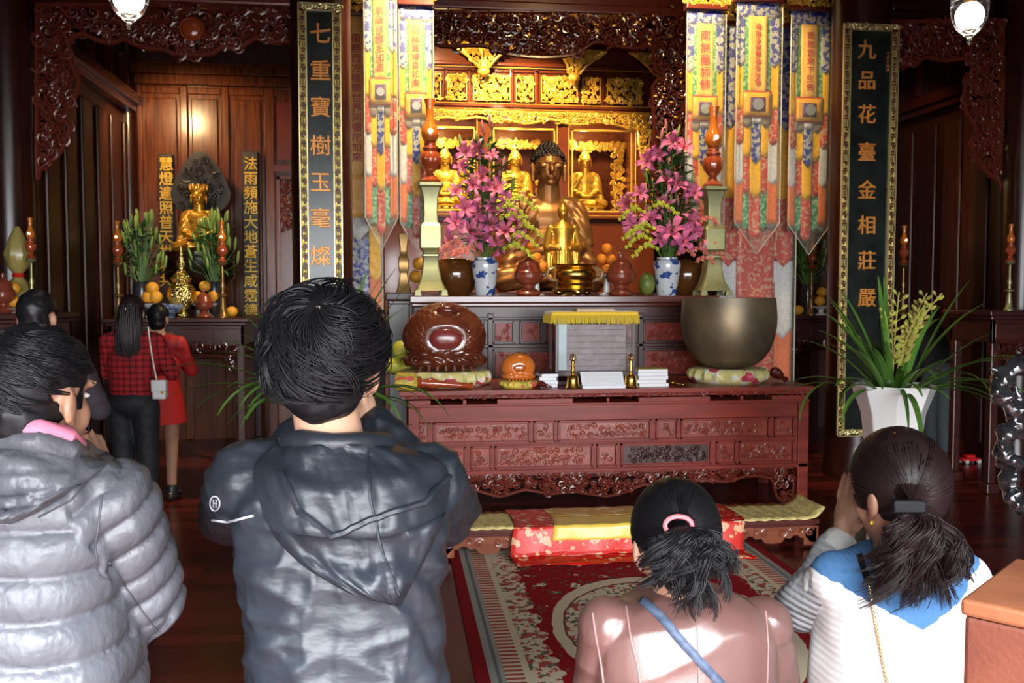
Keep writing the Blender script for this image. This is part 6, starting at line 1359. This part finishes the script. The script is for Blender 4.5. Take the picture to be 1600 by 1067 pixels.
caphair('hair', man, q, HM, 1.05, (1.07, 1.0, 1.02), .004, HAIR, low=-.075)
rad = (.094, .106, .102)
kp = lambda m_, e_: not (e_.y > .05 and e_.z < .03) and not (abs(e_.x) > .060 and e_.y > -.055 and e_.z < .022)
P1 = head_strands(q, HM, 1.05, 1500, (.0, -.62, .75), rad, (.06, 1.45), .80, 11, wave=.35, lift=.010, curl=.004, zmin=-.055, swirl=.6, keep=kp)
P1 += head_strands(q, HM, 1.05, 600, (.0, -.62, .75), (.098, .110, .108), (.25, 1.4), .65, 12, wave=.7, lift=.012, curl=.014, zmin=-.050, swirl=.9, keep=kp)
P1 += head_strands(q, HM, 1.05, 260, (.0, -.62, .75), (.098, .110, .110), (.3, 1.5), .5, 15, wave=.9, lift=.012, curl=.014, zmin=-.045, swirl=1.1, keep=kp, clump=4)
P1 += head_strands(q, HM, 1.05, 500, (.0, -.5, .85), (.078, .092, .108), (1.5, 2.1), .22, 13, wave=.1, lift=.003, zmin=-.115, swirl=.1, seg=5, keep=lambda m_, e_: e_.y < .0 and e_.z > -.12)
strands('hair_locks', man, P1, HAIR, .0021)
b = MB(); b.ell(q(.0, -.085, .098), (.008, .006, .010)); b.tube([q(-.012, -.092, .088), q(.0, -.088, .098), (q(.022, -.078, .110))], .0035, 5); b.build('scalp_whorl', mat('scalp', (.32, .22, .18), .6), man)

# ===== man in the grey quilted jacket
Y0 = 1.62; S = lambda px, py, dy=0: at(px, py, Y0 + dy)
F2 = Vector((.45, 1, 0)).normalized(); hc = S(62, 624, .02)
J = dict(H=hc, N=S(52, 705, .02), P=Vector((S(50, 800).x, Y0 + .03, .80)), SL=S(-82, 785, -.01), SR=S(172, 790, .02), EL=S(-110, 930, .12), ER=S(222, 935, .12), WL=S(60, 800, .36), WR=S(160, 790, .40))
px_ = J['P'].x
J.update(KL=Vector((px_ - .11, Y0 + .05, .44)), KR=Vector((px_ + .09, Y0 + .05, .44)), AL=Vector((px_ - .12, Y0, .085)), AR=Vector((px_ + .10, Y0, .085)), DL=Vector((.3, .3, 1)), DR=Vector((-.1, .1, 1)))
man2, q, HM = person('man with short black hair in a grey quilted jacket, head turned right', J, F2, SKIND, hf=(.50, 1, -.08), head_s=.95)
m, x, y, z, v = pmat('grey_puffer', .42, .5); bumpn(m, nz(m, v, 26, 3, (1, 1, .7)) + nz(m, v, 60, 2) * .3, .7, .008); PUF = finish(m, colmix(m, nz(m, v, 8, 2), (.085, .087, .100), (.102, .104, .120)))
b = MB(); ring_loft(b, cat_rows(rows_px([(1300, -112, 220, .03, .19), (1067, -112, 212, .03, .175), (1000, -112, 203, .03, .165), (940, -112, 190, .03, .155), (870, -116, 192, .03, .145), (810, -112, 196, .03, .13), (765, -92, 180, .03, .115), (735, -62, 150, .03, .095), (712, -30, 128, .03, .085), (700, -15, 112, .03, .08)], Y0), 3))
armR = (J['SR'], J['ER'], J['WR']); armL = (J['SL'], J['EL'], J['WL'])
for sh, el, wr in (armR, armL): b.cap(sh, el, .080, .074, 18); b.cap(el, el.lerp(wr, .88), .074, .052, 18)
def puff(V, N):
    V_ = V; d = np.zeros(len(V)); 
    def quilt(s, pitch): ph = (s / pitch) % 1.0; return (np.abs(np.sin(ph * math.pi))**.45 - .75) * .016
    wav = fnoise(V, (5, 5, 5), 9) * .018
    tors = quilt(V[:, 2] + wav + .06 * (V[:, 0] - J['P'].x) , .068)
    best = np.full(len(V), 9.); aq = np.zeros(len(V))
    for sh, el, wr in (armR, armL):
        off = 0
        for a_, c_ in ((sh, el), (el, wr)):
            a = np.array(a_); L_ = (c_ - a_).length; dd = np.array((c_ - a_).normalized()); tt = (V - a) @ dd; tc = np.clip(tt, 0, L_); dist = np.linalg.norm(V - a - tc[:, None] * dd, axis=1)
            sel = (dist < best); best = np.where(sel, dist, best); aq = np.where(sel, quilt(tt + off + wav * .6 + .25 * (V[:, 0] - sh.x), .060), aq); off += L_
    inside = (V[:, 0] > J['SR'].x - .045) | (V[:, 0] < J['SL'].x + .045)
    arm = (best < .105) & inside
    return np.where(arm, aq, tors) + ridged(V, (16, 10, 8), 4) * .0035
pj = blob('quilted_jacket', b, .006, PUF, man2, 4, puff)
sf = Surf(pj)
def hw2(v):
    L = cat_rows([(-60, 690), (-75, 720), (-60, 760), (-30, 790), (-5, 812), (5, 818)], 4); Rr = cat_rows([(120, 700), (168, 716), (150, 742), (110, 768), (60, 800), (22, 818)], 4)
    a = L[min(len(L) - 1, int(v * (len(L) - 1)))]; c = Rr[min(len(Rr) - 1, int(v * (len(Rr) - 1)))]; return a[0], c[0], a[1], c[1], (a[1] + c[1]) / 2 + 10 * math.sin(math.pi * v)
hd = hood(sf, None, hw2, PUF, man2, .038, seed=5, fold=.008)
for v_ in hd.data.vertices:  # quilted ribs running down the hood
    w_ = v_.co + Vector(hd['_o']); s_ = abs(math.sin((w_.x * 62) + w_.z * 20)); v_.co.y -= (s_**.5 - .6) * .007
b = MB(); ns = [S(-5, 700, -.02), S(15, 688, -.05), S(60, 690, -.068), S(105, 702, -.045), S(122, 716, .01)]; b.tube(ns, .022, 10); b.build('hood_binding', PUF, man2)
b = MB(); b.tube([S(-8, 676, -.01), S(14, 668, -.050), (S(62, 670, -.064)), S(104, 680, -.045), S(120, 696, .02)], .016, 10); b.build('shirt_collar', mat('pink_collar', (.70, .20, .30), .7), man2)
b = MB()
for ln in ([(160, 775), (148, 850), (152, 900), (165, 905)], [(170, 880), (195, 915), (215, 945), (245, 985)], [(60, 808), (110, 782), (150, 735)]):
    c = sf.line(ln, 8, .0015); b.tube(c, .0018, 5) if len(c) > 3 else None
b.build('seams', mat('dark_grey_seam', (.06, .06, .07), .6), man2)
trousers(man2, J, MATS['dark_trousers'], F2); shoes(man2, J, MATS['black_shoe'], F2)
caphair('hair', man2, q, HM, .95, (1.0, .97, 1.0), .002, HAIR, low=-.08, front=.03)
P1 = head_strands(q, HM, .95, 1700, (-.05, -.42, .9), (.085, .101, .099), (.04, 1.7), .36, 21, wave=.12, lift=.005, zmin=-.085, swirl=.45, seg=6, keep=lambda m_, e_: not (e_.y > .0 and e_.z < .045) and not (abs(e_.x) > .058 and e_.y > -.045 and e_.z < .008), clump=6, cr=.05)
P1 += head_strands(q, HM, .95, 600, (-.05, -.42, .9), (.073, .091, .098), (1.6, 2.15), .16, 22, wave=.05, lift=.002, zmin=-.105, swirl=.1, seg=5, keep=lambda m_, e_: e_.y < .0)
strands('hair_locks', man2, P1, HAIR, .0019)

# ===== kneeling woman in the leather jacket
def kneel(J, px_, Y0, hz):
    J.update(P=Vector((px_, Y0 + .02, hz)), KL=Vector((px_ - .10, Y0 + .10, .105)), KR=Vector((px_ + .10, Y0 + .10, .105)), AL=Vector((px_ - .09, Y0 - .27, .115)), AR=Vector((px_ + .09, Y0 - .27, .115)), FL=Vector((0, -1, 0)), FR=Vector((0, -1, 0)), fz=-.02)
Y0 = 1.76; S = lambda px, py, dy=0: at(px, py, Y0 + dy)
hc = S(1054, 852, .03); J = dict(H=hc, N=S(1062, 935, .03), SL=S(950, 985, .02), SR=S(1192, 985, .02), EL=S(925, 1130, .10), ER=S(1222, 1130, .10), WL=S(1030, 985, .30), WR=S(1085, 985, .31), DL=Vector((.1, .1, 1)), DR=Vector((-.1, .1, 1)))
kneel(J, S(1068, 900).x, Y0, .46)
w3, q, HM = person('kneeling woman in a pinkish brown leather jacket with a curly black ponytail', J, Vector((-.03, 1, 0)).normalized(), SKIN, hf=(-.02, 1, -.22), head_s=.98)
m, x, y, z, v = pmat('pink_brown_leather', .36, .8); bumpn(m, nz(m, v, 7, 3, (1, 1, .6)) + nz(m, v, 220, 2) * .06, .5, .012); LEA = finish(m, colmix(m, nz(m, v, 6, 2), (.165, .080, .068), (.13, .062, .054)))
b = MB(); ring_loft(b, cat_rows(rows_px([(1420, 905, 1232, .03, .18), (1250, 925, 1215, .03, .15), (1150, 930, 1210, .03, .145), (1067, 930, 1212, .03, .14), (1010, 932, 1212, .03, .13), (975, 942, 1204, .03, .115), (952, 970, 1180, .03, .095), (935, 1005, 1140, .03, .075), (925, 1020, 1118, .03, .065)], Y0), 3))
for s_ in 'LR': b.cap(J['S' + s_], J['E' + s_], .056, .052, 16); b.cap(J['E' + s_], J['E' + s_].lerp(J['W' + s_], .85), .052, .038, 16); b.ell(J['S' + s_] + Vector((0, 0, .012)), (.062, .062, .055))
lj = blob('leather_jacket', b, .006, LEA, w3, 5, lambda V, N: ridged(V, (7, 7, 11), 2) * .005 + fnoise(V, (14, 14, 14), 3) * .003)
sf = Surf(lj); SM = mat('leather_seam', (.30, .17, .16), .4)
for ln in ([(926, 958), (932, 1000), (940, 1040), (946, 1090)], [(978, 948), (986, 1000), (996, 1040), (1006, 1100)], [(1090, 978), (1091, 1030), (1092, 1100)], [(1196, 955), (1200, 1010), (1197, 1100)]):
    b = MB(); c = sf.line(ln, 8, .0008); b.tube(c, .0022, 5) if len(c) > 3 else None; b.build('seam', SM, w3)
def strap(sf, ln, wd, m, parent, name, off=.004):
    c = sf.line(ln, 10, off); b = MB(); R_ = []
    for i, p in enumerate(c):
        tg = (c[min(i + 1, len(c) - 1)] - c[max(i - 1, 0)]).normalized(); vw = (p - CAM).normalized(); sd = tg.cross(vw).normalized() * wd; R_.append([p - sd, p + sd])
    return b.sheet(R_).build(name, m, parent, smooth=180, solid=.003)
strap(sf, [(1003, 938), (1030, 962), (1070, 1008), (1120, 1062), (1150, 1095)], .0085, mat('denim_strap', (.045, .065, .11), .6, col2=(.09, .12, .19), scale=60), w3, 'bag_strap')
trousers(w3, J, MATS['dark_trousers'], FWD); shoes(w3, J, mat('dark_sock', (.03, .03, .03), .8), FWD)
caphair('hair', w3, q, HM, .98, (1.02, 1.0, 1.04), .004, HAIR, low=-.07, front=.06, noise_=.001)
Mi = HM.transposed(); tie = Mi @ (S(1062, 826, -.135) - q(0, 0, 0)) / .98
def slick(q, tie, n, seed, rad=(.090, .108, .108)):
    Q = random.Random(seed); out = []; c0 = Vector((0, -.014, .032))
    for i in range(n):
        a = Q.uniform(-2.9, 2.9); fr = Vector((math.sin(a) * .98, .75 * math.cos(a) * .9 - .1, .25 + .75 * abs(math.cos(a / 2)) - .2)).normalized() if False else Vector((math.sin(a), math.cos(a) * .7 + .0, Q.uniform(-.45, .9))).normalized()
        s0 = (tie - c0).normalized(); P_ = []
        for j in range(9):
            u = j / 8; d = (fr * (1 - u) + s0 * u); d.normalize(); p = Vector((d.x * rad[0], d.y * rad[1], d.z * rad[2])) + c0; 
            if u > .8: p = p.lerp(tie, (u - .8) / .2)
            P_.append(p)
        if fr.y > .62 and fr.z < .2: continue
        out.append([q(*p) for p in P_])
    return out
strands('hair_locks', w3, slick(q, tie, 1400, 4), HAIR, .0017)
def tail(S, tie_w, ends, n, seed, bulge=.06, wave=.012, freq=9, seg=18, clump=14):
    Q = random.Random(seed); out = []
    for c_ in range(n // clump):
        ex, ey = ends(Q); e_ = S(ex, ey, Q.uniform(-bulge - .10, -.085)); ph = ex * .11 + ey * .03 + Q.gauss(0, .45); m_ = tie_w.lerp(e_, .35) + Vector(((e_.x - tie_w.x) * .38, -bulge * Q.uniform(.2, 1), .02)); wv = wave * Q.uniform(.5, 1.4); fq = freq * Q.uniform(.75, 1.2); hook = (1 if ex > ends(Q)[0] else -1) * .014
        for i in range(clump):
            o1 = Vector((Q.gauss(0, 1), Q.gauss(0, 1), Q.gauss(0, .6))) * .0032; dph = Q.gauss(0, .10); L_ = Q.uniform(.86, 1.04); P_ = []
            for j in range(seg):
                u = j / (seg - 1) * L_; p = tie_w * (1 - u)**2 + m_ * 2 * u * (1 - u) + e_ * u * u; g = min(1, u * 2.0); hk = max(0, u - .75)**2 * 16
                P_.append(p + Vector((math.sin(ph + dph + u * fq), math.cos(ph + dph + u * fq) * .7, .3 * math.sin(ph * 2 + u * fq))) * wv * g + o1 * (.6 + g * (1.2 - .5 * u)) + Vector((hook * hk, 0, abs(hook) * hk * .8)))
            out.append(P_)
    return out
tw = S(1062, 826, -.128)
def ends3(Q):
    u = Q.random(); x = 1004 + 132 * u; lim = 930 + 52 * max(0, 1 - ((x - 1082) / 62)**2) if x < 1128 else 905; return x + Q.uniform(-6, 6), Q.uniform(870, lim)
strands('ponytail', w3, tail(S, tw, ends3, 1500, 8, .06, .016, 8.5), HAIR, .0021)
b = MB(); rx = HM; pts = [tw + Vector((.026 * math.cos(a), .006 - .022 * math.cos(a) * 0 + .006 * math.sin(a), .016 * math.sin(a) + .004)) for a in [k * math.pi / 8 for k in range(17)]]; b.tube(pts, .0045, 6); b.build('hair_tie', mat('pink_tie', (.75, .16, .18), .6), w3)

# ===== kneeling woman in the white and blue sweater
Y0 = 1.74; S = lambda px, py, dy=0: at(px, py, Y0 + dy)
hc = S(1400, 772, .03); J = dict(H=hc, N=S(1408, 872, .03), SL=S(1312, 905, .03), SR=S(1500, 905, .03), EL=S(1247, 950, .17), ER=S(1545, 1040, .16), WL=S(1318, 838, .22), WR=S(1392, 820, .26), DL=Vector((.10, -.02, 1)), DR=Vector((-.12, -.02, 1)), PNL=Vector((1, .2, 0)), PNR=Vector((-1, -.1, 0)), C=.10)
kneel(J, S(1408, 900).x, Y0, .52)
w4, q, HM = person('kneeling woman in a white sweater with a blue yoke, hands pressed to her face', J, Vector((-.12, 1, 0)).normalized(), SKIND, voxel=.0055, hf=(-.32, 1, -.12), head_s=.96)
zv = S(1450, 990, -.12); zs = S(1285, 900, -.12); kv = (zs.z - zv.z) / (zv.x - zs.x)
m, x, y, z, v = pmat('white_blue_knit', .9, .2); ox = zv.x - w4['_o'][0]; oz = zv.z
gx = x - ox; V_ = (z - (oz)) - gx.abs() * kv * .95; V_ = V_ + nz(m, v, 60, 2) * .012
rib = ((x + (z * 0)) * 520).sin(); ribz = (z * 430).sin()
c = colmix(m, V_.gt(.006), (.80, .79, .77), (.07, .17, .34)); bumpn(m, rib * .5 + ribz * .5, .35, .002); KNIT = finish(m, c)
b = MB(); ring_loft(b, cat_rows(rows_px([(1420, 1270, 1545, .03, .18), (1200, 1283, 1532, .03, .16), (1067, 1290, 1528, .03, .15), (1000, 1296, 1530, .03, .14), (950, 1296, 1530, .03, .13), (915, 1296, 1520, .03, .115), (890, 1312, 1502, .03, .095), (872, 1345, 1468, .03, .075), (862, 1368, 1450, .03, .065)], Y0), 3))
b.cap(J['SR'] + Vector((-.05, 0, .0)), J['SR'], .064, .060, 14); b.cap(J['SR'], J['ER'], .062, .050, 14); b.cap(J['ER'], J['WR'] + Vector((0, 0, -.04)), .046, .034, 14); b.cap(J['SL'], J['SL'] + Vector((.06, 0, 0)), .060, .068, 14); b.ell(J['N'] - Vector((0, 0, .03)), (.085, .08, .06)); b.cap(J['SL'], J['SL'].lerp(J['EL'], .25), .052, .055, 14)
kw = lambda V, N: fnoise(V, (10, 10, 14), 2) * .006
sw = blob('sweater', b, .007, KNIT, w4, 4, kw); sf4 = Surf(sw)
m, x, y, z, v = pmat('shaded_knit', .9, .2); bumpn(m, ((x * .4 + z) * 420).sin() * .5 + nz(m, v, 80, 1), .9, .003); KNIT_SHADE = finish(m, colmix(m, nz(m, v, 14, 2), (.34, .345, .36), (.44, .44, .45)))  # same sweater knit, with the unlit sleeve's shade put into the colour
b = MB(); b.cap(J['SL'].lerp(J['EL'], .12), J['EL'], .057, .056, 16); b.cap(J['EL'], J['EL'].lerp(J['WL'], .80), .056, .040, 16); blob('sleeve', b, .007, KNIT_SHADE, w4, 3, lambda V, N: fnoise(V, (14, 14, 20), 4) * .008)
d_ = (J['WL'] - J['EL']).normalized(); b = MB(); p0 = J['EL'].lerp(J['WL'], .74); p1 = J['EL'].lerp(J['WL'], 1.0); b.tube([p0, p0 + d_ * .01, p1 - d_ * .006, p1], [.040, .043, .037, .033], 22); b.build('cuff', mat('cream_cuff', (.62, .60, .55), .9, bump=.5, bscale=90), w4)
trousers(w4, J, MATS['dark_trousers'], FWD); shoes(w4, J, MATS['dark_sock'], FWD)
caphair('hair', w4, q, HM, .96, (1.04, 1.02, 1.08), .006, HAIRB, low=-.06, front=.055, noise_=.001)
Mi = HM.transposed(); tie = Mi @ (S(1424, 792, -.125) - q(0, 0, 0)) / .96
strands('hair_locks', w4, slick(q, tie, 1500, 5, (.092, .110, .113)), HAIRB, .0017)
tw = S(1425, 795, -.118)
def ends4(Q): x = Q.uniform(1362, 1502); return x, Q.uniform(880, 958 if x < 1470 else 925)
strands('long_wavy_hair', w4, tail(S, tw, ends4, 2000, 18, .06, .019, 8), HAIRB, .0021)
b = MB(); Mr = frame((-.1, -1, .1)); b.obox(S(1420, 791, -.138), .031, .008, .0125, frame((.12, 1, 0))); b.build('hair_clip', mat('black_clip', (.008, .008, .010), .5, spec=.2), w4, bevel=.004)
b = MB(); c_ = S(1395, 686, .01); 
for k in range(4): b.ell(c_ + Vector((.008 * math.cos(k * 1.57), -.01, .006 * math.sin(k * 1.57) + .004)), (.007, .006, .006), nu=8, nv=6)
b.build('hair_ornament', mat('amber_clip', (.45, .16, .04), .2, coat=1), w4)
strap(sf4, [(1342, 868), (1350, 890), (1358, 912)], .0065, mat('black_leather_strap', (.012, .012, .016), .3), w4, 'bag_strap')
b = MB(); c = sf4.line([(1359, 914), (1364, 950), (1370, 985), (1378, 1030), (1388, 1075)], 14, .004)
for i in range(0, len(c) - 1): b.ell((c[i] + c[i + 1]) / 2, (.0035, .002, .0055) if i % 2 else (.002, .003, .0055), nu=6, nv=4)
b.build('chain_strap', mat('gold_chain', (.75, .55, .25), .25, .9), w4)
b = MB(); b.ell(q(-.080, -.005, -.052), .005, nu=10, nv=8); b.build('earring', GOLDST, w4)

# ===== people further back
def standing(label, px, Y, h, yaw, top_m, bot_m, hair_m, skin, arms='pray', hair_len=.0, name='person', lean=0.0, foot=True, face=True):
    f = Vector((math.sin(yaw), math.cos(yaw), 0)); r = frame(f).col[0]; X0 = X_(px, Y); s_ = h / 1.7; O = Vector((X0, Y, 0))
    L = lambda x, y, z: O + r * x * s_ + f * (y + lean * max(0, z - .85)) * s_ + Vector((0, 0, (z - abs(lean) * .35 * max(0, z - .85)) * s_))
    J = dict(H=L(0, .02, 1.575), N=L(0, 0, 1.43), P=L(0, 0, .92), SL=L(-.175, 0, 1.37), SR=L(.175, 0, 1.37), KL=L(-.09, .02, .5), KR=L(.09, .02, .5), AL=L(-.09, 0, .08), AR=L(.09, 0, .08))
    if arms == 'pray': J.update(EL=L(-.24, .12, 1.12), ER=L(.24, .12, 1.12), WL=L(-.03, .30, 1.28), WR=L(.03, .30, 1.28), DL=Vector((0, 0, 1)) + f * .3, DR=Vector((0, 0, 1)) + f * .3)
    else: J.update(EL=L(-.23, .02, 1.10), ER=L(.23, .02, 1.10), WL=L(-.22, .14, .88), WR=L(.22, .14, .88))
    t, q, HM = person(label, J, f, skin, voxel=.012, face=face, head_s=s_)
    b = MB(); A = frame(f); mid = (J['SL'] + J['SR']) / 2; b.cap(J['SL'] * .85 + J['SR'] * .15, J['SR'] * .85 + J['SL'] * .15, .075 * s_); b.ell(mid * .6 + J['P'] * .4, (.185 * s_, .125 * s_, .21 * s_), A); b.ell(mid * .3 + J['P'] * .7, (.175 * s_, .12 * s_, .20 * s_), A)
    for k in 'LR': b.cap(J['S' + k], J['E' + k], .065 * s_, .055 * s_); b.cap(J['E' + k], J['E' + k].lerp(J['W' + k], .88), .055 * s_, .042 * s_)
    blob('top', b, .013, top_m, t, 3, lambda V, N: ridged(V, (8, 8, 12), 2) * .005)
    if bot_m: trousers(t, J, bot_m, f, .095 * s_, .075 * s_, .058 * s_, top=-.02)
    if foot: shoes(t, J, MATS['black_shoe'], f)
    caphair('hair', t, q, HM, s_, (1.03, 1.0, 1.03), .004, hair_m, voxel=.010)
    if hair_len:
        Q = random.Random(3); PP = []
        for i in range(160):
            a = Q.uniform(-1.5, 1.5); st = q(math.sin(a) * .082, -.014 - math.cos(a) * .100, Q.uniform(-.02, .07)); en = q(math.sin(a) * .095 + Q.uniform(-.02, .02), -.05 - math.cos(a) * .09, -hair_len * Q.uniform(.75, 1.05)); md = (st + en) / 2 - f * .03
            PP.append([st * (1 - u)**2 + md * 2 * u * (1 - u) + en * u * u for u in [k / 7 for k in range(8)]])
        strands('long_hair', t, PP, hair_m, .007)
    return t, J, q, L
m, x, y, z, v = pmat('red_black_plaid', .8, .2); pl = ((x * 150).sin().gt(.55) + (z * 150).sin().gt(.55)) + ((y * 150).sin().gt(.9)) * .5; RP = finish(m, colmix(m, (pl * .5).min(1.0), (.36, .018, .022), (.05, .008, .010)))
t, J_, q_, L_ = standing('standing woman in a red plaid jacket and black trousers with long dark hair', 205, 6.55, 1.57, .15, RP, mat('black_trousers', (.012, .013, .017), .7), HAIRB, SKIND, hair_len=.34, foot=False)
b = MB(); c = q_(0, -.115, .03); [b.ell(c + Vector((dx * .014, 0, 0)), (.008, .006, .012), nu=8, nv=6) for dx in (-1, 0, 1)]; b.build('hair_clip', mat('pearl', (.7, .68, .66), .2), t)
a = at(232, 512, 6.35); c = at(246, 597, 6.32)
bag = thing('handbag', 'small white handbag on a chain hanging at the right hip of the woman in red', 'bag', (c.x + .02, 6.33, at(246, 624, 6.33).z))
b = MB(); b.box(c.x - .035, c.x + .055, 6.30, 6.38, at(246, 624, 6.33).z, at(246, 594, 6.33).z); b.build('bag_body', mat('white_leather', (.70, .69, .67), .4), bag, bevel=.015)
b = MB(); b.box(c.x - .037, c.x + .057, 6.295, 6.31, at(246, 612, 6.33).z, at(246, 593, 6.33).z); b.build('flap', MATS['white_leather'], bag, bevel=.006); MB().ell((c.x + .035, 6.29, at(246, 612, 6.33).z), (.01, .005, .01), nu=8, nv=6).build('clasp', GOLDST, bag)
b = MB(); pts = [a.lerp(c, k / 28) + Vector((0, -.01 - .02 * math.sin(k / 28 * math.pi), 0)) for k in range(29)]
for i, p in enumerate(pts): b.ell(p, (.007, .004, .010), nu=6, nv=4)
b.build('chain', mat('pale_chain', (.65, .60, .50), .35, .5), bag)
t, J_, q_, L_ = standing('smaller woman in a red coat mostly hidden behind the woman in plaid', 246, 7.35, 1.50, .1, mat('red_coat', (.42, .012, .015), .6), None, HAIR, SKIND)
p = L_(0, 0, 0); b = MB(); b.lathe(p.x, p.y, [(.19, .60), (.17, .8), (.14, .95), (.0, 1.0)], 24, 0, flute=(.5, .9, 10)); b.build('skirt', MATS['red_coat'], t)
t, J_, q_, L_ = standing('person with dark hair and a brown fur collar seen behind the grey jacket man', 56, 4.4, 1.60, .1, mat('dark_coat', (.03, .022, .03), .8), MATS['black_trousers'], HAIR, SKIND)
b = MB(); b.tube([L_(-.17, -.02, 1.36), L_(-.09, -.09, 1.40), L_(0, -.11, 1.41), L_(.09, -.09, 1.40), L_(.17, -.02, 1.36)], .065, 14); blob('fur_collar', b, .008, mat('brown_fur', (.16, .095, .055), .95, sheen=.5, bump=1.0, bscale=90, bdist=.02), t, 0, lambda V, N: fnoise(V, (60, 60, 60)) * .016)
standing('person in a black top and grey trousers standing behind the white flower pot', 1470, 8.15, 1.58, -.3, mat('black_top', (.012, .011, .012), .8), mat('grey_trousers', (.075, .09, .10), .8), HAIR, SKIND, arms='down', lean=.35)
for o in bpy.data.objects:
    if '_o' in o: del o['_o']
print('SCENE objects', len(bpy.data.objects), 'verts', sum(len(m.vertices) for m in bpy.data.meshes))
